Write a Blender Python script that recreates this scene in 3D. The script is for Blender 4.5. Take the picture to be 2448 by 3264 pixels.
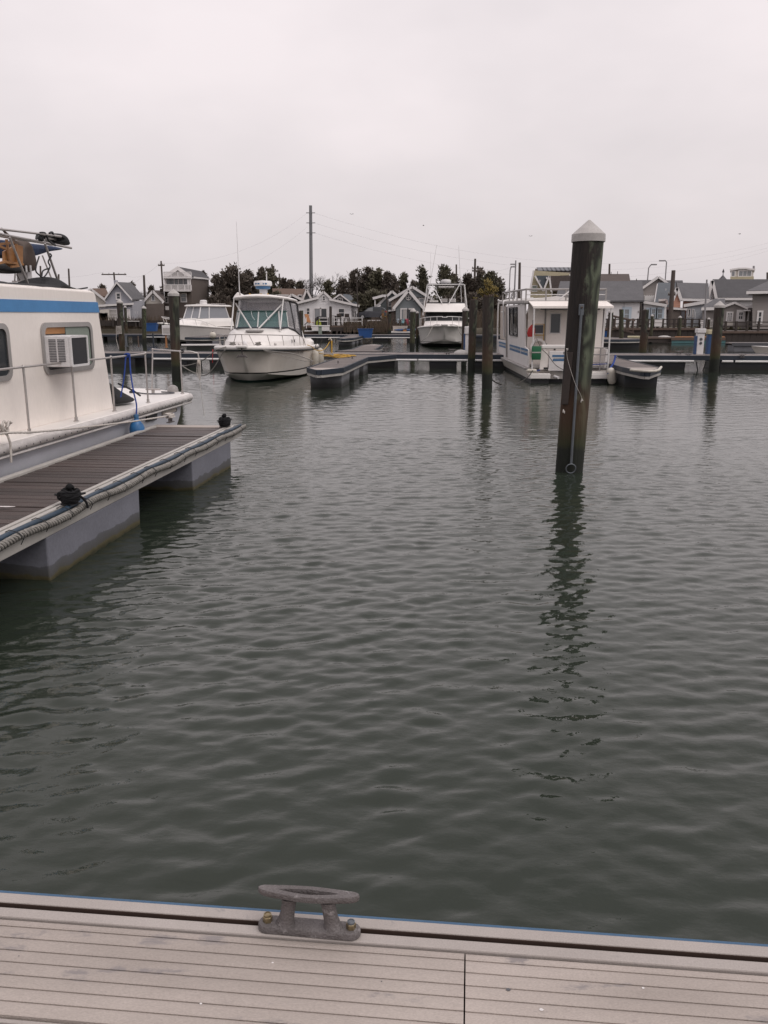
import bpy, math, random
import numpy as np
from mathutils import Vector, Matrix
R = math.radians
rnd = random.Random(7)
sc = bpy.context.scene
for o in list(bpy.data.objects): bpy.data.objects.remove(o)
col = sc.collection

# ---------------------------------------------------------------- camera, sky, sun, exposure
F, CX, CY, HCAM, VH = 2700.0, 1224.0, 1632.0, 2.0, 1005.0      # focal length in photo pixels, eye 2 m above the water
TH = math.atan((CY - VH) / F)
cam = bpy.data.cameras.new('camera')
cam.sensor_fit = 'VERTICAL'; cam.sensor_height = 24; cam.sensor_width = 18
cam.lens = 24 * F / 3264; cam.clip_start = 0.05; cam.clip_end = 3000
camo = bpy.data.objects.new('camera', cam); col.objects.link(camo)
camo.location = (0, 0, HCAM); camo.rotation_euler = (R(90) - TH, 0, 0)
sc.camera = camo

SUN_EL, SUN_AZ = R(50), R(125)          # behind the camera to the right, veiled by cloud
w = bpy.data.worlds.new('World'); sc.world = w; w.use_nodes = True
nt = w.node_tree; N = nt.nodes; L = nt.links
for n in list(N): N.remove(n)
out = N.new('ShaderNodeOutputWorld')
sky = N.new('ShaderNodeTexSky'); sky.sky_type = 'NISHITA'; sky.sun_disc = False
sky.sun_elevation = SUN_EL; sky.sun_rotation = SUN_AZ; sky.dust_density = 4; sky.air_density = 1.5
b1 = N.new('ShaderNodeBackground'); b1.inputs[1].default_value = 0.1; L.new(sky.outputs[0], b1.inputs[0])
tc = N.new('ShaderNodeTexCoord')
mp = N.new('ShaderNodeMapping'); mp.inputs['Scale'].default_value = (1, 1, 2.2); L.new(tc.outputs['Generated'], mp.inputs[0])
nz = N.new('ShaderNodeTexNoise'); nz.inputs['Scale'].default_value = 1.7; nz.inputs['Detail'].default_value = 5
nz.inputs['Roughness'].default_value = .5; L.new(mp.outputs[0], nz.inputs[0])
cr = N.new('ShaderNodeValToRGB'); cr.color_ramp.elements[0].position = .3; cr.color_ramp.elements[1].position = .72
cr.color_ramp.elements[0].color = (.645, .602, .618, 1); cr.color_ramp.elements[1].color = (.92, .838, .85, 1)
L.new(nz.outputs[0], cr.inputs[0])
sx = N.new('ShaderNodeSeparateXYZ'); L.new(tc.outputs['Generated'], sx.inputs[0])
gr = N.new('ShaderNodeMapRange'); gr.inputs[1].default_value = 0; gr.inputs[2].default_value = .9
gr.inputs[3].default_value = .95; gr.inputs[4].default_value = 1.3; L.new(sx.outputs[2], gr.inputs[0])
b2 = N.new('ShaderNodeBackground'); L.new(cr.outputs[0], b2.inputs[0]); L.new(gr.outputs[0], b2.inputs[1])
mx = N.new('ShaderNodeMixShader'); mx.inputs[0].default_value = .93
L.new(b1.outputs[0], mx.inputs[1]); L.new(b2.outputs[0], mx.inputs[2]); L.new(mx.outputs[0], out.inputs[0])

sl = bpy.data.lights.new('sun', 'SUN'); sl.energy = 1.25; sl.angle = R(40); sl.color = (1, .97, .93)
so = bpy.data.objects.new('sun', sl); col.objects.link(so)
so.rotation_euler = Vector((-math.sin(SUN_AZ) * math.cos(SUN_EL), -math.cos(SUN_AZ) * math.cos(SUN_EL), -math.sin(SUN_EL))).to_track_quat('-Z', 'Y').to_euler()
sc.view_settings.view_transform = 'Standard'; sc.view_settings.look = 'None'
sc.view_settings.exposure = 0; sc.view_settings.gamma = 1; sc.view_settings.use_curve_mapping = False
sc.render.engine = 'CYCLES'
sc.cycles.max_bounces = 7; sc.cycles.transparent_max_bounces = 12; sc.cycles.caustics_reflective = False; sc.cycles.caustics_refractive = False
sc.cycles.use_denoising = True

# ---------------------------------------------------------------- survey helpers: a sighted point of known distance or height -> metres
def ray(u, v):
    a = (u - CX) / F; b = (CY - v) / F
    return Vector((a, math.cos(TH) + b * math.sin(TH), -math.sin(TH) + b * math.cos(TH)))
def at(p, Y):
    d = ray(*p); t = Y / d.y; return Vector((d.x * t, Y, HCAM + d.z * t))
def gz(p, z=0.0):
    d = ray(*p); t = (z - HCAM) / d.z; return Vector((d.x * t, d.y * t, z))
def onpl(p, P, dv):
    d = ray(*p); t = (P[0] * dv[1] - P[1] * dv[0]) / (d.x * dv[1] - d.y * dv[0])
    return Vector((d.x * t, d.y * t, HCAM + d.z * t))
def zoom(ox, oy, s): return lambda x, y: (ox + x * s, oy + y * s)
z1 = zoom(0, 700, .422); z2 = zoom(0, 1250, .4822); z3 = zoom(300, 780, .3014); z4 = zoom(640, 850, .2773)
z5 = zoom(950, 850, .2411); z6 = zoom(1250, 750, .2411); z7 = zoom(1550, 850, .3315); z8 = zoom(2000, 780, .27)
zF = zoom(0, 700, .1808); zL = zoom(300, 1020, .2532); zM = zoom(940, 1020, .1808); zG = zoom(1160, 880, .1567)
zA = zoom(2200, 840, .1495); zB = zoom(1900, 840, .2049); zH = zoom(1600, 930, .1808); zP = zoom(1700, 680, .398)

# ---------------------------------------------------------------- object helpers
FRAME = {}
def props(o, label=None, cat=None, group=None, kind=None):
    if label: o['label'] = label
    if cat: o['category'] = cat
    if group: o['group'] = group
    if kind: o['kind'] = kind
    return o
def thing(name, label, cat, loc=(0, 0, 0), rz=0.0, group=None, local=False):
    o = bpy.data.objects.new(name, None); col.objects.link(o)
    o.location = loc; o.rotation_euler = (0, 0, rz); o.empty_display_size = .2
    props(o, label, cat, group)
    FRAME[o.name] = None if local else (Matrix.Translation(Vector(loc)) @ Matrix.Rotation(rz, 4, 'Z')).inverted()
    return o
def copy_tree(o, parent=None):
    c = o.copy(); col.objects.link(c); c.parent = parent
    for ch in list(o.children): copy_tree(ch, c)
    return c
class MB:
    def __init__(s): s.v = []; s.f = []
    def add(s, vs, fs):
        k = len(s.v); s.v += [Vector(v) for v in vs]; s.f += [tuple(i + k for i in f) for f in fs]; return s
    def box(s, x0, x1, y0, y1, z0, z1):
        return s.add([(x0, y0, z0), (x1, y0, z0), (x1, y1, z0), (x0, y1, z0), (x0, y0, z1), (x1, y0, z1), (x1, y1, z1), (x0, y1, z1)],
                     [(3, 2, 1, 0), (4, 5, 6, 7), (0, 1, 5, 4), (1, 2, 6, 5), (2, 3, 7, 6), (3, 0, 4, 7)])
    def cbox(s, c, sz, M=None):
        k = len(s.v); s.box(-sz[0] / 2, sz[0] / 2, -sz[1] / 2, sz[1] / 2, -sz[2] / 2, sz[2] / 2)
        for i in range(k, len(s.v)): s.v[i] = (M @ s.v[i] if M else s.v[i]) + Vector(c)
        return s
    def prism(s, poly, off):
        off = Vector(off); n = len(poly); P = [Vector(p) for p in poly]
        return s.add(P + [p + off for p in P], [tuple(range(n))[::-1], tuple(range(n, 2 * n))] + [(i, (i + 1) % n, n + (i + 1) % n, n + i) for i in range(n)])
    def loft(s, rings, cap=True, closed=True):
        n = len(rings[0]); vs = [p for r in rings for p in r]; fs = []
        for j in range(len(rings) - 1):
            for i in range(n if closed else n - 1):
                a = j * n + i; b = j * n + (i + 1) % n; fs.append((a, b, b + n, a + n))
        if cap: fs += [tuple(range(n))[::-1], tuple(range((len(rings) - 1) * n, len(rings) * n))]
        return s.add(vs, fs)
    def tube(s, pts, r, n=8, cap=True):
        P = [Vector(p) for p in pts]; rings = []; up = None
        for i, p in enumerate(P):
            t = (P[min(i + 1, len(P) - 1)] - P[max(i - 1, 0)])
            t = t.normalized() if t.length > 1e-9 else Vector((0, 0, 1))
            if up is None: up = t.orthogonal().normalized()
            up = (up - t * up.dot(t)); up = up.normalized() if up.length > 1e-6 else t.orthogonal().normalized()
            q = t.cross(up); rr = r[i] if isinstance(r, (list, tuple)) else r
            rings.append([p + (up * math.cos(2 * math.pi * k / n) + q * math.sin(2 * math.pi * k / n)) * rr for k in range(n)])
        return s.loft(rings, cap)
    def lathe(s, prof, c=(0, 0, 0), n=16, M=None):
        c = Vector(c); rings = [[(M @ Vector((r * math.cos(2 * math.pi * k / n), r * math.sin(2 * math.pi * k / n), z)) if M else Vector((r * math.cos(2 * math.pi * k / n), r * math.sin(2 * math.pi * k / n), z))) + c for k in range(n)] for r, z in prof]
        return s.loft(rings)
    def ball(s, c, r, n=10, m=7, sc_=(1, 1, 1)):
        c = Vector(c); rings = []
        for j in range(m + 1):
            a = -math.pi / 2 + math.pi * j / m; rr = max(math.cos(a), .02)
            rings.append([c + Vector((r * sc_[0] * rr * math.cos(2 * math.pi * k / n), r * sc_[1] * rr * math.sin(2 * math.pi * k / n), r * sc_[2] * math.sin(a))) for k in range(n)])
        return s.loft(rings)
    def mesh(s, name, inv=None):
        me = bpy.data.meshes.new(name); me.from_pydata([tuple(inv @ v) if inv else tuple(v) for v in s.v], [], s.f)
        me.validate(); return me
    def build(s, name, mat, parent=None, smooth=False, bevel=0, local=None, kind=None, label=None, solid=0):
        inv = None
        if parent is not None:
            r = parent
            while r.parent: r = r.parent
            inv = FRAME.get(r.name)
            if local: inv = None
        me = s.mesh(name, inv); me.materials.append(mat)
        o = bpy.data.objects.new(name, me); col.objects.link(o); o.parent = parent
        fix_normals(me)
        if smooth: smooth_mesh(me, R(smooth if smooth is not True else 50))
        if solid:
            m = o.modifiers.new('s', 'SOLIDIFY'); m.thickness = solid; m.offset = 0
        if bevel:
            m = o.modifiers.new('b', 'BEVEL'); m.width = bevel; m.segments = 2; m.limit_method = 'ANGLE'
        if kind: o['kind'] = kind
        if label: o['label'] = label
        return o
def fix_normals(me):
    import bmesh
    bm = bmesh.new(); bm.from_mesh(me); bmesh.ops.recalc_face_normals(bm, faces=bm.faces); bm.to_mesh(me); bm.free()
def smooth_mesh(me, ang):
    me.polygons.foreach_set('use_smooth', [True] * len(me.polygons))
    import bmesh
    bm = bmesh.new(); bm.from_mesh(me)
    for e in bm.edges:
        if len(e.link_faces) == 2: e.smooth = e.calc_face_angle(0) < ang
    bm.to_mesh(me); bm.free()
def piece(name, mesh, parent, loc=(0, 0, 0), rz=0.0):
    o = bpy.data.objects.new(name, mesh); col.objects.link(o); o.parent = parent; o.location = loc; o.rotation_euler = (0, 0, rz); return o
def lerp(a, b, t): return a + (b - a) * t
def sag(a, b, d, n=14):
    a = Vector(a); b = Vector(b); return [a.lerp(b, i / n) - Vector((0, 0, d * 4 * (i / n) * (1 - i / n))) for i in range(n + 1)]
def spline(pts, n=6):
    P = [Vector(p) for p in pts]; o = []
    for i in range(len(P) - 1):
        p0 = P[max(i - 1, 0)]; p1 = P[i]; p2 = P[i + 1]; p3 = P[min(i + 2, len(P) - 1)]
        for k in range(n):
            t = k / n
            o.append(.5 * ((2 * p1) + (p2 - p0) * t + (2 * p0 - 5 * p1 + 4 * p2 - p3) * t * t + (3 * p1 - p0 - 3 * p2 + p3) * t ** 3))
    return o + [P[-1]]

# ---------------------------------------------------------------- materials
def nodes_of(m): return m.node_tree.nodes, m.node_tree.links
def mat(name, c, c2=None, scale=4.0, rough=.6, metal=0.0, bump=0.0, bscale=60.0, stretch=(1, 1, 1), spots=None, spec=.5, vary=.12, contrast=.25, coat=0, objrand=0):
    m = bpy.data.materials.new(name); m.use_nodes = True; N, L = nodes_of(m); b = N['Principled BSDF']
    b.inputs['Roughness'].default_value = rough; b.inputs['Metallic'].default_value = metal; b.inputs['Specular IOR Level'].default_value = spec
    if coat: b.inputs['Coat Weight'].default_value = coat
    g = N.new('ShaderNodeNewGeometry'); mp = N.new('ShaderNodeMapping'); mp.inputs['Scale'].default_value = stretch; L.new(g.outputs['Position'], mp.inputs[0])
    n1 = N.new('ShaderNodeTexNoise'); n1.inputs['Scale'].default_value = scale; n1.inputs['Detail'].default_value = 6; n1.inputs['Roughness'].default_value = .62; L.new(mp.outputs[0], n1.inputs[0])
    r1 = N.new('ShaderNodeValToRGB'); r1.color_ramp.elements[0].position = .5 - contrast; r1.color_ramp.elements[1].position = .5 + contrast
    c2 = c2 or tuple(x * (1 - vary * 1.6) for x in c)
    r1.color_ramp.elements[0].color = (*c2, 1); r1.color_ramp.elements[1].color = (*c, 1); L.new(n1.outputs[0], r1.inputs[0])
    colr = r1.outputs[0]
    n2 = N.new('ShaderNodeTexNoise'); n2.inputs['Scale'].default_value = bscale; n2.inputs['Detail'].default_value = 3; L.new(mp.outputs[0], n2.inputs[0])
    mr = N.new('ShaderNodeMapRange'); mr.inputs[1].default_value = .25; mr.inputs[2].default_value = .75; mr.inputs[3].default_value = 1 - vary; mr.inputs[4].default_value = 1 + vary * .6; L.new(n2.outputs[0], mr.inputs[0])
    mu = N.new('ShaderNodeMix'); mu.data_type = 'RGBA'; mu.blend_type = 'MULTIPLY'; mu.inputs[0].default_value = 1; L.new(colr, mu.inputs[6]); L.new(mr.outputs[0], mu.inputs[7]); colr = mu.outputs[2]
    if objrand:
        oi = N.new('ShaderNodeObjectInfo'); m4 = N.new('ShaderNodeMapRange'); m4.inputs[3].default_value = 1 - objrand; m4.inputs[4].default_value = 1 + objrand * 1.2; L.new(oi.outputs['Random'], m4.inputs[0])
        m5 = N.new('ShaderNodeMix'); m5.data_type = 'RGBA'; m5.blend_type = 'MULTIPLY'; m5.inputs[0].default_value = 1; L.new(colr, m5.inputs[6]); L.new(m4.outputs[0], m5.inputs[7]); colr = m5.outputs[2]
    for spots in ([] if not spots else spots if isinstance(spots, list) else [spots]):                       # (colour, scale, threshold)
        n3 = N.new('ShaderNodeTexNoise'); n3.inputs['Scale'].default_value = spots[1]; n3.inputs['Detail'].default_value = 7; n3.inputs['Roughness'].default_value = .7; L.new(mp.outputs[0], n3.inputs[0])
        r3 = N.new('ShaderNodeValToRGB'); r3.color_ramp.elements[0].position = spots[2]; r3.color_ramp.elements[1].position = spots[2] + .07; L.new(n3.outputs[0], r3.inputs[0])
        m3 = N.new('ShaderNodeMix'); m3.data_type = 'RGBA'; L.new(r3.outputs[0], m3.inputs[0]); L.new(colr, m3.inputs[6]); m3.inputs[7].default_value = (*spots[0], 1); colr = m3.outputs[2]
    L.new(colr, b.inputs['Base Color'])
    if bump:
        bp = N.new('ShaderNodeBump'); bp.inputs['Strength'].default_value = bump; bp.inputs['Distance'].default_value = .01; L.new(n2.outputs[0], bp.inputs['Height']); L.new(bp.outputs[0], b.inputs['Normal'])
    return m
def base_link(m):
    N, L = nodes_of(m); return N, L, N['Principled BSDF'], N['Principled BSDF'].inputs['Base Color'].links[0].from_socket
def zband(m, bands, noise=.08, nscale=3.0):
    """stains by height: [(z, colour, amount)], interpolated, edge broken by noise"""
    N, L, b, src = base_link(m)
    g = N.new('ShaderNodeNewGeometry'); s = N.new('ShaderNodeSeparateXYZ'); L.new(g.outputs['Position'], s.inputs[0])
    n = N.new('ShaderNodeTexNoise'); n.inputs['Scale'].default_value = nscale; n.inputs['Detail'].default_value = 5; L.new(g.outputs['Position'], n.inputs[0])
    ma = N.new('ShaderNodeMath'); ma.operation = 'MULTIPLY_ADD'; L.new(n.outputs[0], ma.inputs[0]); ma.inputs[1].default_value = noise * 2; ma.inputs[2].default_value = -noise
    ad = N.new('ShaderNodeMath'); L.new(ma.outputs[0], ad.inputs[0]); L.new(s.outputs[2], ad.inputs[1])
    z0, z1_ = bands[0][0], bands[-1][0]
    mr = N.new('ShaderNodeMapRange'); mr.inputs[1].default_value = z0; mr.inputs[2].default_value = z1_; L.new(ad.outputs[0], mr.inputs[0])
    rc = N.new('ShaderNodeValToRGB'); ra = N.new('ShaderNodeValToRGB')
    for r_, k in ((rc, 1), (ra, 2)):
        e = r_.color_ramp.elements
        while len(e) < len(bands): e.new(.5)
        for i, bd in enumerate(bands):
            e[i].position = (bd[0] - z0) / (z1_ - z0); e[i].color = (*bd[1], 1) if k == 1 else (bd[2],) * 3 + (1,)
        L.new(mr.outputs[0], r_.inputs[0])
    mix = N.new('ShaderNodeMix'); mix.data_type = 'RGBA'; L.new(ra.outputs[0], mix.inputs[0]); L.new(src, mix.inputs[6]); L.new(rc.outputs[0], mix.inputs[7])
    L.new(mix.outputs[2], b.inputs['Base Color']); return m
def siding(m, step=.16, depth=.35, vertical=False):
    N, L, b, src = base_link(m)
    g = N.new('ShaderNodeNewGeometry'); s = N.new('ShaderNodeSeparateXYZ'); L.new(g.outputs['Position'], s.inputs[0])
    d = N.new('ShaderNodeMath'); d.operation = 'DIVIDE'; L.new(s.outputs[0 if vertical else 2], d.inputs[0]); d.inputs[1].default_value = step
    fr = N.new('ShaderNodeMath'); fr.operation = 'FRACT'; L.new(d.outputs[0], fr.inputs[0])
    bp = N.new('ShaderNodeBump'); bp.inputs['Strength'].default_value = depth; bp.inputs['Distance'].default_value = step * .3; bp.invert = True; L.new(fr.outputs[0], bp.inputs['Height']); L.new(bp.outputs[0], b.inputs['Normal'])
    return m
W = {}
W['alu'] = mat('weathered_aluminium', (.41, .37, .345), (.32, .285, .265), 3, .55, 0, .15, 240, spots=[((.21, .195, .195), 7, .62)], vary=.12)
W['alu_deck'] = mat('ribbed_deck_aluminium', (.43, .375, .34), (.29, .25, .225), 2.4, .6, 0, .25, 300, stretch=(.55, 1.7, 1), spots=[((.23, .205, .20), 7, .585), ((.36, .27, .15), 5, .70), ((.52, .49, .47), 13, .685)], vary=.18, objrand=.07)
W['blue_strip'] = mat('blue_vinyl', (.045, .11, .20), rough=.5)
W['dark_brown'] = mat('brown_shadow_gap', (.05, .028, .02), rough=.9)
W['galv'] = mat('galvanised_cast_iron', (.175, .158, .158), (.10, .088, .086), 14, .6, .3, .45, 180, spots=((.27, .25, .25), 22, .60), vary=.22)
W['bolt'] = mat('yellow_passivated_steel', (.34, .28, .17), (.2, .15, .09), 60, .35, .8, .1, 200)
W['plank'] = mat('wet_ipe_decking', (.070, .048, .042), (.038, .028, .026), 2.5, .45, 0, .5, 60, stretch=(2, 14, 14), vary=.35, objrand=.3)
W['plank2'] = mat('grey_decking', (.17, .142, .13), (.115, .095, .09), 2.5, .6, 0, .3, 50, stretch=(2, 10, 10), vary=.25, objrand=.22)
W['fascia'] = mat('fascia_aluminium', (.46, .44, .41), (.33, .31, .29), 4, .5, 0, .1, 150, spots=((.2, .18, .16), 9, .7))
W['concrete'] = mat('float_concrete', (.195, .198, .232), (.14, .142, .168), 2.0, .7, 0, .2, 40, vary=.12, spots=((.16, .14, .13), 5, .74))
zband(W['concrete'], [(-.1, (.012, .013, .008), 1), (.0, (.03, .028, .010), 1), (.035, (.075, .062, .022), .95), (.05, (.06, .058, .05), .9), (.12, (.075, .075, .078), .78), (.128, (.08, .08, .085), 0)], .055, 5)
W['blacktub'] = mat('black_polyethylene_float', (.035, .037, .045), (.022, .023, .028), 3, .5, 0, .1, 40)
zband(W['blacktub'], [(-.1, (.01, .01, .008), 1), (.08, (.014, .014, .012), .9), (.2, (.02, .02, .02), 0)], .06, 4)
W['greyfloat'] = mat('grey_float', (.20, .20, .215), (.14, .14, .155), 2.5, .65, 0, .1, 40)
zband(W['greyfloat'], [(-.1, (.01, .011, .009), 1), (.1, (.035, .035, .033), .9), (.22, (.06, .06, .06), 0)], .06, 4)
W['navy'] = mat('navy_bumper_vinyl', (.022, .032, .05), (.014, .02, .03), 3, .5)
W['pvc'] = mat('white_pvc_pipe', (.72, .70, .69), rough=.4)
W['rope'] = mat('grey_mooring_rope', (.36, .34, .315), (.15, .14, .125), 30, .9, 0, .5, 200, vary=.3)
W['ropedark'] = mat('tarred_rope', (.07, .065, .06), rough=.95, vary=.3)
W['ropewhite'] = mat('white_mooring_rope', (.6, .56, .52), (.42, .38, .35), 40, .9, 0, .4, 250)
W['ropeyellow'] = mat('yellow_rope', (.55, .33, .06), rough=.8)
W['ropeblue'] = mat('blue_rope', (.012, .045, .24), rough=.8)
W['blackrope'] = mat('black_rope', (.008, .008, .01), rough=.95, vary=.3, bump=.4, bscale=150)
W['bluehose'] = mat('blue_edge_hose', (.032, .060, .095), (.018, .034, .055), 7, .5, 0, .3, 60)
W['gel'] = mat('white_gelcoat', (.78, .745, .72), (.70, .665, .635), 1.2, .3, 0, 0, 8, vary=.03)
W['cream'] = mat('cream_gelcoat', (.85, .79, .745), (.78, .715, .665), 1.0, .4, 0, .03, 30, vary=.04, stretch=(1, 1, .4), spots=((.70, .645, .59), 4, .66))
W['hullwhite'] = mat('hull_gelcoat', (.70, .655, .615), (.58, .525, .475), 1.2, .3, 0, 0, 8, stretch=(1, 1, .35), vary=.04)
W['hullgrey'] = mat('lavender_grey_hull', (.60, .60, .65), (.50, .50, .54), 1.5, .4, vary=.05)
W['stripe'] = mat('blue_stripe', (.07, .24, .50), (.055, .20, .43), 6, .45, vary=.06)
W['stripe2'] = mat('navy_blue_stripe', (.05, .15, .30), rough=.45)
W['rubrail'] = mat('worn_vinyl_rub_rail', (.62, .59, .57), (.42, .39, .38), 6, .5, 0, .1, 50)
W['black'] = mat('black_rubber', (.012, .012, .014), rough=.55)
W['blackcloth'] = mat('black_canvas', (.014, .014, .016), (.03, .03, .032), 5, .85, 0, .4, 30)
W['bluecloth'] = mat('navy_canvas', (.025, .045, .10), (.012, .02, .05), 4, .85, 0, .5, 25)
W['steel'] = mat('stainless_tube', (.50, .47, .45), (.40, .37, .36), 12, .34, .7, 0, 50)
W['whitepaint'] = mat('white_paint', (.74, .71, .70), (.62, .59, .58), 3, .5)
W['white_tube'] = mat('white_enamelled_tube', (.72, .70, .69), rough=.35)
W['wood_chair'] = mat('varnished_wood', (.36, .17, .06), (.25, .11, .035), 4, .5, stretch=(1, 1, 6))
W['darkwood'] = mat('dark_brown_vinyl', (.045, .03, .024), (.09, .062, .048), 5, .6)
W['frame'] = mat('grey_window_gasket', (.33, .31, .30), rough=.45)
W['plastic'] = mat('white_plastic', (.74, .72, .72), rough=.45)
W['grille'] = mat('condenser_fins', (.045, .045, .05), rough=.6, metal=.3)
W['fender'] = mat('blue_fender_vinyl', (.035, .17, .40), (.03, .13, .30), 6, .42)
W['fenderwhite'] = mat('dirty_white_fender', (.62, .58, .52), (.42, .38, .32), 6, .5)
W['bluetub'] = mat('blue_plastic_tub', (.03, .10, .30), rough=.45)
W['green'] = mat('green_bag', (.01, .12, .05), rough=.7)
W['red'] = mat('red_fabric', (.45, .03, .03), rough=.7)
W['teal_bottom'] = mat('green_antifouling', (.02, .07, .06), rough=.6)
W['black_bottom'] = mat('black_antifouling', (.015, .015, .017), rough=.6)
W['sage'] = mat('sage_pedestal', (.24, .28, .24), rough=.6)
W['capwhite'] = mat('pile_cap_plastic', (.46, .435, .42), (.33, .31, .295), 8, .5, spots=((.24, .22, .2), 14, .70))
W['galvpole'] = mat('galvanised_pole', (.155, .17, .19), (.10, .108, .12), 8, .5, .4)
W['roof_grey'] = mat('grey_shingles', (.115, .112, .118), (.085, .083, .088), 1.5, .85, 0, .3, 9, vary=.2)
W['roof_dark'] = mat('charcoal_shingles', (.07, .068, .072), (.05, .048, .052), 1.5, .85, 0, .3, 9, vary=.2)
W['roof_brown'] = mat('brown_shingles', (.13, .08, .055), (.09, .055, .04), 1.5, .85, 0, .3, 9, vary=.2)
W['roof_umber'] = mat('umber_shingles', (.095, .075, .068), (.07, .055, .05), 1.5, .85, 0, .3, 9, vary=.2)
W['roof_blue'] = mat('blue_grey_metal_roof', (.068, .08, .092), (.055, .066, .077), 1.5, .5, vary=.1)
siding(W['roof_blue'], .5, .4, True)
W['s_white'] = siding(mat('white_clapboard', (.70, .685, .69), (.62, .605, .61), 1.5, .6), .17)
W['s_grey'] = siding(mat('grey_clapboard', (.185, .205, .215), (.16, .178, .187), 1.5, .65), .16)
W['s_lav'] = siding(mat('lavender_grey_siding', (.40, .40, .44), (.35, .35, .385), 1.5, .65), .18)
W['s_brown'] = siding(mat('brown_shingle_siding', (.125, .10, .088), (.10, .08, .07), 1.5, .75), .2)
W['s_cream'] = siding(mat('cream_siding', (.56, .52, .47), (.49, .455, .41), 1.5, .65), .18)
W['s_tan'] = siding(mat('tan_siding', (.30, .235, .20), (.26, .20, .17), 1.5, .7), .16)
W['s_salmon'] = siding(mat('salmon_siding', (.52, .27, .19), (.46, .235, .165), 1.5, .65), .18)
W['s_taupe'] = siding(mat('taupe_siding', (.27, .245, .235), (.235, .212, .20), 1.5, .7), .2)
W['s_lblue'] = siding(mat('pale_blue_grey_siding', (.42, .44, .47), (.37, .385, .415), 1.5, .65), .18)
W['s_yellow'] = siding(mat('pale_yellow_siding', (.42, .37, .25), (.37, .325, .22), 1.5, .65), .18)
W['s_dark'] = siding(mat('slate_siding', (.085, .09, .10), (.07, .075, .085), 1.5, .7), .18)
W['glass'] = mat('dark_window_glass', (.035, .04, .045), rough=.08, spec=.6, vary=.05)
W['glassgrey'] = mat('curtained_window_glass', (.26, .27, .28), (.19, .20, .21), 1.5, .1, spec=.6, vary=.05)
W['trim'] = mat('white_trim', (.72, .69, .68), rough=.55, vary=.05)
W['trimblue'] = mat('pale_blue_trim', (.46, .53, .60), rough=.55, vary=.05)
W['timber'] = mat('dark_treated_timber', (.055, .042, .036), (.035, .027, .024), 3, .8, 0, .3, 30)
W['timberbrown'] = mat('brown_timber', (.13, .09, .07), (.09, .062, .05), 3, .8)
W['bark'] = mat('bark', (.06, .047, .04), rough=.9, vary=.25)
W['earth'] = mat('winter_ground', (.09, .07, .05), (.06, .055, .032), .6, .95, 0, .3, 6, vary=.25)
W['polewood'] = mat('utility_pole_wood', (.10, .08, .07), rough=.85, vary=.2)
W['polesteel'] = mat('utility_pole_steel', (.20, .20, .21), rough=.6)
W['lampsteel'] = mat('lamp_post_steel', (.28, .27, .28), rough=.5)
W['wire'] = mat('power_line', (.26, .25, .26), rough=.7)
W['playwood'] = mat('play_frame_wood', (.22, .13, .045), rough=.7)
W['paleyellow'] = mat('pale_yellow_hull', (.55, .50, .34), (.42, .37, .24), 3, .6)
W['teal'] = mat('teal_paint', (.07, .17, .18), rough=.5)
W['lbluep'] = mat('light_blue_paint', (.22, .42, .46), rough=.5)
W['bluepaint'] = mat('blue_paint', (.025, .07, .18), rough=.5)
W['orange'] = mat('orange_brown_plastic', (.36, .16, .06), rough=.6)
W['lime'] = mat('lime_plastic', (.35, .42, .04), rough=.6)
W['pink'] = mat('pink_plastic', (.60, .06, .14), rough=.6)
W['carpaint'] = mat('dark_grey_car_paint', (.03, .032, .042), rough=.25, coat=.5, vary=.04)
W['tyre'] = mat('tyre_rubber', (.02, .02, .02), rough=.8)
W['rim'] = mat('alloy_rim', (.4, .4, .4), rough=.4, metal=.6)
W['taillight'] = mat('red_lamp_lens', (.4, .02, .02), rough=.3)
W['beige'] = mat('beige_box', (.50, .44, .39), rough=.6)
W['pingrey'] = mat('weathered_grey_canvas', (.10, .10, .11), rough=.8)
W['panel'] = mat('solar_panel', (.10, .105, .12), rough=.3)
W['bird'] = mat('gull_feathers', (.12, .12, .12), rough=.8)
def leafmat(name, c, c2):
    m = mat(name, c, c2, .9, .75, vary=.3, bscale=6); return m
W['cedar'] = leafmat('cedar_foliage', (.12, .098, .078), (.082, .066, .054))
W['cedar2'] = leafmat('olive_cedar_foliage', (.115, .108, .066), (.082, .071, .050))
W['brush'] = leafmat('brown_brush', (.11, .075, .05), (.06, .045, .03))
W['yellowleaf'] = leafmat('yellow_groundsel', (.22, .15, .025), (.10, .08, .02))
W['grass'] = leafmat('winter_grass', (.10, .085, .05), (.07, .07, .03))

# clear pane material: real glass sheets
def clear(name, c, t=.75, rough=.03):
    m = bpy.data.materials.new(name); m.use_nodes = True; N, L = nodes_of(m); b = N['Principled BSDF']
    b.inputs['Base Color'].default_value = (*c, 1); b.inputs['Roughness'].default_value = rough
    b.inputs['Alpha'].default_value = 1 - t
    return m
W['tint'] = clear('teal_tinted_windscreen', (.11, .20, .20), .45)
W['vinyl'] = clear('clear_vinyl_curtain', (.30, .29, .31), .55, .12)
W['pane'] = clear('boat_side_glass', (.32, .33, .36), .35, .05)

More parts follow.
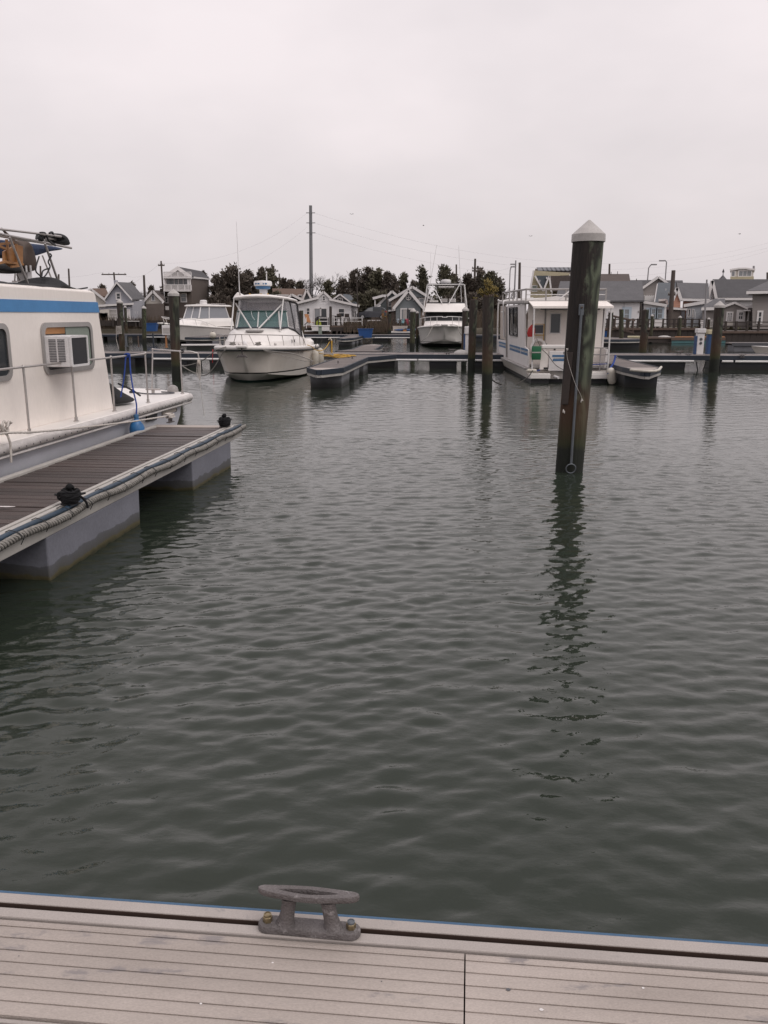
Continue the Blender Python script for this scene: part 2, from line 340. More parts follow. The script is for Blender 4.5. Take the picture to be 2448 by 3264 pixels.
# piles: brown timber, green algae, knots, wet foot
def pilemat(name, green, brown, dark):
    m = mat(name, brown, dark, 2.6, .85, 0, 1.0, 9, stretch=(6, 6, .5), vary=.5)
    N, L, b, src = base_link(m)
    g = N.new('ShaderNodeNewGeometry')
    n = N.new('ShaderNodeTexNoise'); n.inputs['Scale'].default_value = 3.4; n.inputs['Detail'].default_value = 9; n.inputs['Roughness'].default_value = .72
    mp = N.new('ShaderNodeMapping'); mp.inputs['Scale'].default_value = (2.2, 2.2, .9); L.new(g.outputs['Position'], mp.inputs[0]); L.new(mp.outputs[0], n.inputs[0])
    wv = N.new('ShaderNodeTexNoise'); wv.inputs['Scale'].default_value = 1.7; wv.inputs['Detail'].default_value = 1; L.new(mp.outputs[0], wv.inputs[0])
    ml = N.new('ShaderNodeMath'); ml.operation = 'MULTIPLY'; ml.inputs[1].default_value = 34; L.new(wv.outputs[0], ml.inputs[0])
    sn = N.new('ShaderNodeMath'); sn.operation = 'SINE'; L.new(ml.outputs[0], sn.inputs[0])
    r0 = N.new('ShaderNodeMapRange'); r0.inputs[1].default_value = -1; r0.inputs[2].default_value = 1; r0.inputs[3].default_value = .25; r0.inputs[4].default_value = 1.2; L.new(sn.outputs[0], r0.inputs[0])
    gc = N.new('ShaderNodeMix'); gc.data_type = 'RGBA'; gc.blend_type = 'MULTIPLY'; gc.inputs[0].default_value = 1; gc.inputs[6].default_value = (*green, 1); L.new(r0.outputs[0], gc.inputs[7])
    # algae grows on one side
    s = N.new('ShaderNodeSeparateXYZ'); L.new(g.outputs['Normal'], s.inputs[0])
    ad = N.new('ShaderNodeMath'); ad.operation = 'MULTIPLY_ADD'; L.new(s.outputs[0], ad.inputs[0]); ad.inputs[1].default_value = .22; L.new(n.outputs[0], ad.inputs[2])
    rr = N.new('ShaderNodeValToRGB'); rr.color_ramp.elements[0].position = .48; rr.color_ramp.elements[1].position = .58; L.new(ad.outputs[0], rr.inputs[0])
    mx = N.new('ShaderNodeMix'); mx.data_type = 'RGBA'; L.new(rr.outputs[0], mx.inputs[0]); L.new(src, mx.inputs[6]); L.new(gc.outputs[2], mx.inputs[7]); L.new(mx.outputs[2], b.inputs['Base Color'])
    return m
W['pilebig'] = zband(pilemat('near_pile_timber', (.085, .098, .066), (.030, .022, .018), (.010, .008, .008)),
    [(-.2, (.006, .008, .005), 1), (.28, (.009, .011, .007), 1), (.36, (.028, .030, .010), .9), (.55, (.050, .034, .014), .8), (.95, (.085, .036, .016), .5), (1.25, (.07, .035, .02), 0)], .12, 3.5)
W['pile'] = zband(pilemat('pile_timber', (.050, .055, .036), (.055, .040, .031), (.026, .020, .018)),
    [(-.2, (.006, .008, .005), 1), (.42, (.009, .011, .007), 1), (.50, (.035, .036, .012), .9), (.75, (.060, .036, .016), .7), (1.15, (.075, .035, .018), .3), (1.4, (.06, .035, .02), 0)], .1, 3)
W['pilegreen'] = zband(pilemat('green_pile_timber', (.060, .070, .036), (.05, .048, .030), (.035, .032, .022)),
    [(-.2, (.006, .008, .005), 1), (.4, (.010, .011, .007), 1), (.6, (.05, .045, .02), .5), (1.0, (.06, .045, .02), 0)], .1, 3)
# ================================================================ WATER
def water_heights(X, Y, lam_min):
    rs = np.random.RandomState(11); Z = np.zeros_like(X)
    n = 130
    lam = np.exp(rs.uniform(np.log(.05), np.log(1.9), n))
    ang = np.radians(-82 + rs.normal(0, 36, n)); ph = rs.uniform(0, 2 * np.pi, n)
    wgt = np.exp(-((np.log(lam / .14)) / 1.0) ** 2)
    sl = wgt / np.sqrt((wgt ** 2).sum() / 2) * .102
    # slow gusts: patches of calmer and rougher water
    gust = .78 + .34 * np.sin(.23 * X + .11 * Y + 1.0) * np.sin(.17 * Y - .21 * X + .4) + .14 * np.sin(.9 * X + .5 * Y)
    for i in range(n):
        if lam[i] < lam_min: continue
        k = 2 * np.pi / lam[i]; a = sl[i] / k
        p = k * (np.cos(ang[i]) * X + np.sin(ang[i]) * Y) + ph[i]
        Z += a * (np.sin(p) + .22 * np.sin(2 * p + 1.57))
    return Z * gust
def make_water():
    V = []; Fc = []; base = 0
    def grid(x0, x1, y0, y1, dx, dy, waves=True):
        nonlocal base
        xs = np.linspace(x0, x1, max(2, int(round((x1 - x0) / dx)) + 1)); ys = np.linspace(y0, y1, max(2, int(round((y1 - y0) / dy)) + 1))
        X, Y = np.meshgrid(xs, ys); Z = water_heights(X, Y, 3.0 * max(dx * .8, dy)) if waves else np.zeros_like(X)
        V.append(np.stack([X.ravel(), Y.ravel(), Z.ravel()], 1))
        nx = len(xs); ny = len(ys); i = np.arange((ny - 1) * (nx - 1)); r = i // (nx - 1); c = i % (nx - 1); a = base + r * nx + c
        Fc.append(np.stack([a, a + 1, a + nx + 1, a + nx], 1)); base += nx * ny
    grid(-6, 6, 0.6, 6, .026, .017); grid(-10, 10, 6, 14, .036, .022); grid(-19, 19, 14, 30, .075, .042)
    grid(-36, 36, 30, 60, .2, .11); grid(-75, 75, 60, 125, .6, .3)
    for a in ((-300, -6, .6, 6), (6, 300, .6, 6), (-300, -10, 6, 14), (10, 300, 6, 14), (-300, -19, 14, 30), (19, 300, 14, 30), (-300, -36, 30, 60), (36, 300, 30, 60),
              (-300, -75, 60, 125), (75, 300, 60, 125), (-300, 300, -40, .6), (-300, 300, 125, 160)):
        grid(*a, 25, 5, False)
    V = np.concatenate(V); Fc = np.concatenate(Fc)
    me = bpy.data.meshes.new('water'); me.vertices.add(len(V)); me.vertices.foreach_set('co', V.astype(np.float32).ravel())
    me.loops.add(Fc.size); me.loops.foreach_set('vertex_index', Fc.ravel().astype(np.int32)); me.polygons.add(len(Fc))
    me.polygons.foreach_set('loop_start', np.arange(0, Fc.size, 4, dtype=np.int32)); me.polygons.foreach_set('loop_total', np.full(len(Fc), 4, np.int32))
    me.polygons.foreach_set('use_smooth', np.ones(len(Fc), bool)); me.update()
    m = bpy.data.materials.new('harbour_water'); m.use_nodes = True; N, L = nodes_of(m); b = N['Principled BSDF']
    b.inputs['Base Color'].default_value = (.0215, .0280, .0205, 1); b.inputs['Roughness'].default_value = .02; b.inputs['IOR'].default_value = 1.36
    b.inputs['Specular IOR Level'].default_value = .5
    g = N.new('ShaderNodeNewGeometry'); mp = N.new('ShaderNodeMapping'); mp.inputs['Scale'].default_value = (.75, 1.25, 1); mp.inputs['Rotation'].default_value = (0, 0, R(8)); L.new(g.outputs['Position'], mp.inputs[0])
    n1 = N.new('ShaderNodeTexNoise'); n1.inputs['Scale'].default_value = 16; n1.inputs['Detail'].default_value = 3; n1.inputs['Roughness'].default_value = .55; L.new(mp.outputs[0], n1.inputs[0])
    bp = N.new('ShaderNodeBump'); bp.inputs['Strength'].default_value = .14; bp.inputs['Distance'].default_value = .02; L.new(n1.outputs[0], bp.inputs['Height']); L.new(bp.outputs[0], b.inputs['Normal'])
    me.materials.append(m)
    o = bpy.data.objects.new('water', me); col.objects.link(o); o['kind'] = 'structure'
make_water()
o = MB().add([(-300, -40, -.6), (300, -40, -.6), (300, 160, -.6), (-300, 160, -.6)], [(0, 1, 2, 3)]).build('seabed', W['dark_brown']); o['kind'] = 'structure'

# ================================================================ LAND beyond the water
def make_land():
    shore = [(-300, 99), (-60, 100), (-40, 98), (-20, 97.5), (-8, 97.5), (4, 97), (9, 96), (13, 80), (17, 71), (24, 69.5), (34, 68), (60, 66), (300, 60)]
    V = []; Fc = []
    prof = [(0, -.6), (.6, -.1), (1.6, .35), (3.5, .75), (6, 1.0), (16, 1.15), (60, 1.4), (400, 2.2), (900, 2.2)]
    for (x, y) in shore:
        for d, z in prof:
            dd = d if x < 10 else (d - (0 if d > 5 else 0))
            V.append((x * (1 + dd / 300), y + dd, z if x < 10 else max(z, min(.75, z + .5)) if d > 1 else z))
    n = len(prof)
    for i in range(len(shore) - 1):
        for j in range(n - 1):
            a = i * n + j; Fc.append((a, a + n, a + n + 1, a + 1))
    o = MB().add(V, Fc).build('ground', W['earth'], smooth=True); o['kind'] = 'structure'
make_land()

# ================================================================ NEAR DOCK
DROT = R(-5.8)
A_ = Vector((math.cos(DROT), math.sin(DROT), 0)); B_ = Vector((-math.sin(DROT), math.cos(DROT), 0))
def near_dock():
    P = gz((0, 2842), .5); O = P + A_ * ((0 - P.x) / A_.x)
    t = thing('aluminium_dock', 'pale ribbed aluminium dock edge in the foreground with blue edge strip', 'dock', (O.x, O.y, 0), DROT, local=True)
    def dist(v, u=0): return (gz((u, v), .5) - O).dot(B_)
    e = [dist(v) for v in (2842, 2873, 2888, 2917.5, 2921)]
    x0, x1, zt = -3.2, 3.4, .5
    rib = [dist(v) for v in (2921, 2942, 2978, 3017, 3055, 3096, 3137, 3180, 3227)]
    back = rib[-1]; be2 = dist(3246)
    MB().box(x0, x1, 0, .012, zt - .11, zt - .004).build('edge_strip', W['blue_strip'], t, bevel=.003, label='blue vinyl strip along the water side')
    MB().box(x0, x1, e[1], -.001, zt - .075, zt).build('edge_beam', W['alu'], t, bevel=.004)
    MB().box(x0, x1, e[2] + .0002, e[1] - .0002, zt - .09, zt - .05).box(x0, x1, e[1] - .0025, e[1] - .0003, zt - .0499, zt - .003).box(x0, x1, e[2] + .0003, e[2] + .0015, zt - .0499, zt - .004).build('slot_shade_liner', W['dark_brown'], t, label='dark lining painting the shade of the slot between the two edge rails')  # dark floor and wall liners put the slot's shade into the colour
    MB().box(x0, x1, e[3], e[2], zt - .075, zt - .001).build('inner_beam', W['alu'], t, bevel=.004)
    # ribbed panels: real grooves
    def panel(xa, xb, ys, zt):
        m = MB(); prof = []
        gw, gd = .0018, .0045
        for i in range(len(ys) - 1):
            a, b = ys[i], ys[i + 1]                      # going towards the viewer (decreasing)
            prof += [(a - gw, zt - gd), (a - gw, zt - .0012), (a - gw - .0025, zt), (lerp(a, b, .25), zt + .0011), (lerp(a, b, .5), zt + .0015), (lerp(a, b, .75), zt + .0011), (b + gw + .0025, zt), (b + gw, zt - .0012), (b + gw, zt - gd)]
        prof += [(ys[-1], zt - .03), (ys[0], zt - .03)]
        r0 = [(xa, y, z) for y, z in prof]; r1 = [(xb, y, z) for y, z in prof]
        m.loft([r0, r1]); return m
    jx = (gz((1482, 3074), .5) - O).dot(A_)
    zz = zt - .006
    panel(x0, jx - .0018, rib, zz).build('deck_panel', W['alu_deck'], t)
    panel(jx + .0018, x1, rib, zz - .001).build('deck_panel', W['alu_deck'], t)
    # the following rows, towards and behind the viewer
    p = back - .004
    MB().box(x0, jx - .0018, be2, p, zz - .03, zz - .004).build('joint_strip', W['alu'], t, bevel=.003)
    w_ = rib[0] - rib[-1]
    y = be2 - .016
    for k in range(5):
        ys = [y + (r - rib[0]) for r in rib]
        panel(x0, .8 if k % 2 else -.4, ys, zz).build('deck_panel', W['alu_deck'], t)
        panel((.8 if k % 2 else -.4) + .0036, x1, ys, zz).build('deck_panel', W['alu_deck'], t)
        y -= w_ + .008
    MB().box(x0, x1, y, e[2] - .004, zt - .2, zt - .038).build('under_frame', W['dark_brown'], t)
    for k in range(3):
        MB().box(x0 + .3 + k * 2.2, x0 + 2.2 + k * 2.2, y, -.12, -.3, zt - .2).build('float', W['concrete'], t)
    rs_ = random.Random(9)
    for (u_, v_, r_) in ((869, 3069, .0022), (1726, 3219, .004), (1216, 3129, .0016), (60, 3048, .0016), (640, 3200, .0025), (2050, 3150, .003), (1620, 3155, .0045)):
        p_ = gz((u_, v_), .4945); q_ = Matrix.Rotation(-DROT, 4, 'Z') @ (p_ - Vector((O.x, O.y, 0)))
        m_ = MB().add([(q_.x + r_ * (1 + .5 * rs_.random()) * math.cos(a), q_.y + r_ * math.sin(a), zt - .0045) for a in [2 * math.pi * k / 9 for k in range(9)]], [tuple(range(9))]); m_.build('speck', W['whitepaint'] if r_ not in (.0016, .0045) else W['pingrey'], t)
    # cleat
    cl = gz(z_cleat := (986, 2966), .5)
    c = thing('dock_cleat', 'galvanised horn cleat bolted to the near dock edge', 'cleat', (cl.x, cl.y, .5), DROT + R(-1.2), local=True)
    hw = .130
    m = MB(); n = 24; ring = []
    for sgn in (1, -1):
        for k in range(9):
            a = -math.pi / 2 + math.pi * k / 8
            ring.append((sgn * (hw - .024) + sgn * .024 * math.cos(a), sgn * .025 * math.sin(a)))
    rs = lambda s, z: [(x * (1 - (1 - s) * .2), y * s, z) for x, y in ring]
    m.loft([rs(1, .001), rs(1, .012), rs(.9, .017), rs(.72, .0185)])
    m.build('base_plate', W['galv'], c, smooth=35)
    for sx in (-1, 1):
        m = MB(); rings = []
        for z, r, off in ((.012, .030, .062), (.022, .022, .060), (.045, .0185, .055), (.075, .018, .050), (.092, .021, .048)):
            rings.append([(sx * off + r * math.cos(2 * math.pi * k / 14), r * .9 * math.sin(2 * math.pi * k / 14), z) for k in range(14)])
        m.loft(rings).build('leg', W['galv'], c, smooth=True)
        M_ = Matrix.Rotation(rnd.random(), 3, 'Z')
        nb = MB(); nb.lathe([(.0125, .016), (.0125, .031), (.011, .033)], (sx * (hw - .024), 0, 0), 6, M_)
        nb = nb.build('nut', W['bolt'], c, bevel=.001)
        MB().lathe([(.0098, .032), (.0098, .0375), (.0072, .0385), (.0072, .037), (.001, .037)], (sx * (hw - .024), 0, 0), 14).build('bolt_end', W['galvpole'] if sx > 0 else W['bolt'], nb, smooth=35)
    # horn: spindle-shaped ring with a lens-shaped opening along the top
    hl = .128; T = 28
    up, dn, inn, infl = [], [], [], []
    outl = []; inl = []
    for k in range(T):
        a = 2 * math.pi * k / T; cx_, sy = math.cos(a), math.sin(a)
        xo = hl * cx_; wd = .0160 * (1 - abs(cx_) ** 1.5) ** .9 + .0075
        outl.append((xo, wd * (1 if sy >= 0 else -1) * min(1, abs(sy) * 3.0)))
        wi = .0085 * (1 - abs(cx_) ** 1.6) + .0004
        inl.append((hl * .60 * cx_, wi * (1 if sy >= 0 else -1) * min(1, abs(sy) * 2.5)))
    m = MB()
    lift = lambda x: .004 * (abs(x) / hl) ** 2
    rg = lambda pl, s, z: [(x * (1 - (1 - s) * .15), y * s, z + lift(x)) for x, y in pl]
    m.loft([rg(outl, .62, .090), rg(outl, .96, .096), rg(outl, 1, .106), rg(outl, .93, .1105), rg(inl, 1.1, .1105), rg(inl, .95, .108), rg(inl, .85, .097)], cap=True)
    m.build('horn', W['galv'], c, smooth=40)
near_dock()

# ================================================================ CHAFING ROPE / CLEAT helpers
def twisted(pts, r, pitch=.06, lobes=2, n=10, depth=.32):
    """a laid rope: lobed cross-section turning along the line"""
    P = [Vector(p) for p in pts]; m = MB(); rings = []; up = None; s = 0
    for i, p in enumerate(P):
        t = (P[min(i + 1, len(P) - 1)] - P[max(i - 1, 0)]).normalized()
        if up is None: up = t.orthogonal().normalized()
        up = (up - t * up.dot(t)).normalized(); q = t.cross(up)
        if i: s += (P[i] - P[i - 1]).length
        ph = 2 * math.pi * s / pitch
        rings.append([p + (up * math.cos(a) + q * math.sin(a)) * r * (1 - depth * .5 + depth * .5 * math.cos(lobes * (a - ph))) for a in [2 * math.pi * k / n for k in range(n)]])
    return m.loft(rings)
def resample(pts, d):
    P = [Vector(p) for p in pts]; o = [P[0]]
    for i in range(len(P) - 1):
        k = max(1, int((P[i + 1] - P[i]).length / d))
        o += [P[i].lerp(P[i + 1], (j + 1) / k) for j in range(k)]
    return o
def small_cleat(name, label, loc, rz, mat_, s=1.0, group=None, wrap=None):
    c = thing(name, label, 'cleat', loc, rz, group, local=True)
    MB().box(-.09 * s, .09 * s, -.03 * s, .03 * s, .001, .015 * s).build('base_plate', mat_, c, bevel=.004)
    for sx in (-1, 1): MB().tube([(sx * .045 * s, 0, .01 * s), (sx * .04 * s, 0, .085 * s)], .016 * s, 8).build('leg', mat_, c, smooth=True)
    MB().tube([(-.14 * s, 0, .105 * s), (-.08 * s, 0, .095 * s), (0, 0, .093 * s), (.08 * s, 0, .095 * s), (.14 * s, 0, .105 * s)], [.010 * s, .016 * s, .019 * s, .016 * s, .010 * s], 8).build('horn', mat_, c, smooth=True)
    return c

# ================================================================ LEFT FINGER DOCK
FO = Vector((-2.0, 11.85, 0))
def F2W(x, y, z): return FO + A_ * x + B_ * y + Vector((0, 0, z))
def left_finger():
    t = thing('finger_dock', 'dark brown planked finger dock with grey floats beside the cream houseboat', 'dock', FO, DROT, local=True)
    Ln, wd, zt = 11.6, 1.22, .5
    rs = random.Random(3)
    me = []
    for k in range(3):
        m = MB(); a = .004
        m.loft([[(-wd + .09, -.0610, -.03), (-.17, -.0610, -.03), (-.17, .0610, -.03), (-wd + .09, .0610, -.03)],
                [(-wd + .09, -.0610, -a), (-.17, -.0610, -a), (-.17, .0610, -a), (-wd + .09, .0610, -a)],
                [(-wd + .09, -.0610 + a, 0), (-.17, -.0610 + a, 0), (-.17, .0610 - a, 0), (-wd + .09, .0610 - a, 0)]])
        q = m.mesh('plank'); q.materials.append(W['plank']); me.append(q)
    y = -.32
    while y > -Ln:
        o = piece('plank', me[rs.randrange(3)], t, (rs.uniform(-.003, .003), y, zt - .012 + rs.uniform(-.005, .004))); o.rotation_euler = (rs.uniform(-.008, .008), rs.uniform(-.002, .002), rs.uniform(-.004, .004))
        y -= .142
    MB().box(-wd + .02, -.10, -.24, -.02, zt - .05, zt - .006).build('end_plate', W['alu_deck'], t, bevel=.004, label='pale non-slip plate at the outer end')
    for (x0, x1, nm) in ((-.165, -.125, 'edge_rail'), (-.10, -.055, 'edge_rail'), (-wd + .012, -wd + .05, 'edge_rail'), (-wd + .055, -wd + .085, 'edge_rail')):
        MB().box(x0, x1, -Ln, -.25 if x0 < -1 else -.02, zt - .05, zt + .008).build(nm, W['fascia'], t, bevel=.004)
    MB().box(-.05, -.002, -Ln, 0, zt - .15, zt - .03).build('side_beam', W['fascia'], t, bevel=.005)
    MB().box(-wd, -wd + .01, -Ln, 0, zt - .15, zt).build('side_beam', W['fascia'], t, bevel=.004)
    MB().box(-wd + .012, -.052, -.018, 0, zt - .15, zt - .015).build('end_beam', W['fascia'], t, bevel=.004)
    MB().box(-wd + .03, -.06, -Ln, -.25, zt - .12, zt - .048).build('under_frame', W['timber'], t)
    for (y0, y1) in ((-2.15, -.55), (-5.62, -3.78), (-11.4, -9.6)):
        # tub float, slightly tapered below, rounded lip
        def rr(s, z): return [(-wd + .06 - s, y0 - s, z), (-.014 + s, y0 - s, z), (-.014 + s, y1 + s, z), (-wd + .06 - s, y1 + s, z)]
        MB().loft([rr(-.03, -.35), rr(0, 0.0), rr(0.006, zt - .151)]).build('float', W['concrete'], t, bevel=.012)
    for yy in (-5.3, -5.85, -8.2):
        for q in range(1):
            m = MB(); n = 9; ring = [(-wd * .5 + .25 * ((yy * 7) % 1 - .5) + (.09 + .02 * math.sin(3 * a)) * math.cos(a), yy + .018 * math.sin(a), zt + .0065) for a in [2 * math.pi * k / n for k in range(n)]]
            m.add(ring, [tuple(range(n))]).build('paint_mark', W['whitepaint'], t)
    # blue edge hose and thick chafing rope laced along the outer edge
    rs = random.Random(5)
    hp = []; rp = []; yy = .05
    while yy > -Ln:
        hp.append((-.028 + .006 * math.sin(yy * 2.1), yy, zt - .008 + .004 * math.sin(yy * 5)))
        rp.append((.034 + .006 * math.sin(yy * 4.3) + rs.uniform(-.002, .002), yy, zt - .036 + .012 * math.sin(yy * 5.1 + 1)))
        yy -= .06
    MB().tube([(p[0], p[1], p[2]) for p in hp], .021, 8).build('edge_hose', W['bluehose'], t, smooth=True)
    MB().tube(rp, .024, 8).build('chafing_rope', W['ropedark'], t, smooth=True)
    Q = resample(rp, .0085); st = [[], []]; s_ = 0
    for i_, q_ in enumerate(Q):
        s_ += .0085; a_ = s_ / .075 * 2 * math.pi
        for j_ in (0, 1): st[j_].append(q_ + Vector((math.cos(a_ + j_ * math.pi), 0, math.sin(a_ + j_ * math.pi))) * .0205)
    for j_ in (0, 1): MB().tube(st[j_], .0115, 6).build('rope_strand', W['rope'], t, smooth=True)
    k = 0; yy = -.2
    while yy > -Ln:
        MB().tube([(-.06, yy, zt + .009), (-.028, yy + .004, zt + .024), (.01, yy + .004, zt + .015), (.045, yy, zt + .004), (.078, yy, zt - .03), (.05, yy, zt - .08)], .0035, 5).build('lashing', W['black'], t)
        yy -= rs.uniform(.34, .5)
left_finger()
def black_wrapped_cleat(loc, rz, label, seed, s=1.0):
    c = small_cleat('dock_cleat', label, loc, rz, W['black'], 1.15 * s, 'black cleats on the left finger dock')
    rs = random.Random(seed); P = []
    for k in range(120):
        a = k * .5; q = k / 120; f_ = 1 + .25 * math.sin(q * 3.0)
        P.append((.070 * s * f_ * math.cos(a) * (1 + .22 * rs.random()), .060 * s * f_ * math.sin(a) * (1 + .22 * rs.random()), .02 + .125 * s * q + .014 * rs.random()))
    P += [(.03 * s, .02, .17 * s), (.015, .0, .205 * s), (-.02, .01, .20 * s), (-.02 * s, .02, .16 * s), (.03 * s, .0, .15 * s)]
    twisted(resample(spline(P, 3), .012), .0175 * s, .05, 3, 8, .3).build('rope_coil', W['blackrope'], c, smooth=60)
    MB().ball((0, .0, .20 * s), .035 * s, 8, 6).build('knot', W['blackrope'], c, smooth=True)
    P = [(-.07 * s, -.02, .13 * s), (-.115 * s, -.03, .14 * s), (-.12 * s, -.02, .06), (-.08 * s, 0, .03)]
    MB().tube(spline(P), .013 * s, 7).build('rope_loop', W['blackrope'], c, smooth=True)
    P = [(.08 * s, 0, .06), (.11 * s, .03, .05), (.15 * s, .06, .0), (.165 * s, .07, -.05)]
    MB().tube(spline(P), .014 * s, 7).build('rope_tail', W['blackrope'], c, smooth=True)
p = gz(z2(470, 750), .5); black_wrapped_cleat((p.x, p.y, .51), DROT + R(20), 'cleat buried in coiled black rope midway along the brown finger dock', 1, .74)
p = gz(z2(1515, 232), .5); black_wrapped_cleat((p.x - .05, p.y - .05, .51), DROT + R(60), 'cleat wrapped in black rope at the outer corner of the brown finger dock', 2, .8)
p = gz(z2(1125, 200), .5)
CLE = Vector((p.x + .03, p.y - .1, .51))
c = small_cleat('dock_cleat', 'grey cleat with white rope on the houseboat side of the brown finger dock', CLE, DROT + R(90), W['galv'], 1.0)
rs = random.Random(4); P = []
for k in range(46):
    a = k * .5; P.append((.07 * math.cos(a) * (1 + .3 * rs.random()), .045 * math.sin(a) * (1 + .3 * rs.random()), .07 + .06 * k / 46))
twisted(resample(spline(P, 3), .01), .013, .04, 3, 8, .3).build('rope_hitch', W['ropewhite'], c, smooth=60)
# ================================================================ PILES
def pile_shape(m, bx, by, tx, ty, z0, z1_, r0, r1, seed=1, n=20, rings=14, rough=.03):
    rs = random.Random(seed); ph = [rs.uniform(0, 6.28) for _ in range(6)]
    R_ = []; jit = .018 if rings > 30 else 0
    gr_ = [1 + jit * rs.uniform(-1, 1) for _ in range(n)]          # checks and ridges running up the grain
    for j in range(rings + 1):
        gr_ = [g_ * .9 + .1 + jit * .35 * rs.uniform(-1, 1) if jit else 1 for g_ in gr_]
        t = j / rings; z = lerp(z0, z1_, t); tt = max(0, (z - 0) / max(.1, z1_))
        cx_, cy_ = lerp(bx, tx, tt), lerp(by, ty, tt); r = lerp(r0, r1, t)
        R_.append([(cx_ + r * (1 + rough * (math.sin(3 * a + ph[0] + z * .8) * .6 + math.sin(7 * a + ph[1] - z * .5) * .4)) * gr_[k] * math.cos(a),
                    cy_ + r * (1 + rough * (math.sin(2 * a + ph[2] + z) * .6 + math.sin(5 * a + ph[3]) * .4)) * gr_[k] * math.sin(a), z) for k, a in enumerate([2 * math.pi * k / n for k in range(n)])])
    return m.loft(R_)
def mooring_pile(label, ub, vb, ut, vt, wb, wt, cap=True, Y=None, mt='pile', seed=1, sink=1.0, group='mooring piles', hat=1.12, n=16, rings=14, rough=.03):
    """base sighting (waterline), top sighting (below the cap), widths in sight pixels"""
    base = gz((ub, vb), 0) if Y is None else at((ub, vb), Y)
    Yb = base.y
    top = at((ut, vt), Yb)
    d = (Vector((base.x, Yb, 0)) - Vector((0, 0, HCAM))).length
    if Y is not None:                      # the foot is hidden: carry the line down to the water
        k = top.z / max(.1, top.z - base.z); base = Vector((top.x + (base.x - top.x) * k, Yb, 0))
    db = Yb * math.cos(TH) + 2 * math.sin(TH); dt = Yb * math.cos(TH) + (HCAM - top.z) * math.sin(TH)
    r0 = wb * db / F / 2; r1 = wt * dt / F / 2
    t = thing('mooring_pile', label, 'pile', (base.x, base.y, 0), 0, group)
    pile_shape(MB(), base.x, base.y, top.x, top.y, -sink, top.z, r0, r1, seed, n, rings, rough).build('post', W[mt], t, smooth=60)
    if cap:
        rc = r1 * hat; hh = r1 * .95
        MB().lathe([(rc * .97, top.z - hh * .42), (rc, top.z - hh * .40), (rc * .99, top.z + hh * .1), (rc * .9, top.z + hh * .2), (.012, top.z + hh * 1.05)], (top.x, top.y, 0), 24).build('cap', W['capwhite'], t, smooth=25)
    return t, base, top, r0, r1

# the big near pile
t, PB, PT, pr0, pr1 = mooring_pile('tall thick near pile with pale cone cap and galvanised tide rod', 1812, 1500, 1876, 752, 83, 97, True, mt='pilebig', seed=3, n=48, hat=1.10, group=None, rings=60, rough=.05)
def on_pile(zp, dy):                        # point just in front of the near pile
    p = at(zp, PB.y - pr0 - dy); return p
a = on_pile(zP(385, 790), .03); b = on_pile(zP(302, 2010), .03)
MB().tube([a + Vector((0, 0, .02)), a, b], .0165, 12).build('tide_rod', W['galvpole'], t, smooth=True)
c0 = on_pile(zP(384, 772), .02)
MB().cbox(c0, (.062, .03, .135)).build('rod_bracket', W['galvpole'], t, bevel=.006)
MB().lathe([(.014, -.02), (.014, .012), (.006, .016)], c0 + Vector((0, -.02, .028)), 10, Matrix.Rotation(R(90), 3, 'X')).build('bracket_bolt', W['darkwood'], t, smooth=30)
rc = on_pile(zP(300, 2045), .045)
MB().tube([rc + Vector((.062 * math.cos(k * math.pi / 10), -.012 * math.sin(k * math.pi / 10), .062 * math.sin(k * math.pi / 10))) for k in range(21)], .0085, 8, False).build('mooring_ring', W['galvpole'], t, smooth=True)
ln = [on_pile(zP(268, 1085), .03), on_pile(zP(275, 1170), .01), on_pile(zP(330, 1350), .06), on_pile(zP(372, 1440), .05), on_pile(zP(392, 1488), .02)]
MB().tube(spline(ln), .0026, 5).build('cord', W['ropewhite'], t, smooth=True)
for zp in ((268, 1085), (388, 1485), (240, 1572)):
    q = on_pile(zP(*zp), .015); m = MB(); rs = random.Random(zp[0])
    for k in range(5): m.tube([q, q + Vector((rs.uniform(-.02, .02), -.015, rs.uniform(-.05, .01)))], .006, 5)
    m.build('frayed_knot', W['ropewhite'], t)
# split slab of dark timber standing in for the shaded gap on its left flank
p0 = at(zP(258, 1110), PB.y - .02); p1 = at(zP(217, 1525), PB.y - .02)
MB().prism([(p0.x - .005, PB.y - .09, p0.z), (p0.x + .07, PB.y - .16, p0.z), (p0.x + .07, PB.y + .06, p0.z)], Vector((p1.x - p0.x, 0, p1.z - p0.z))).build('split_shade_slab', W['timber'], t, bevel=.006)

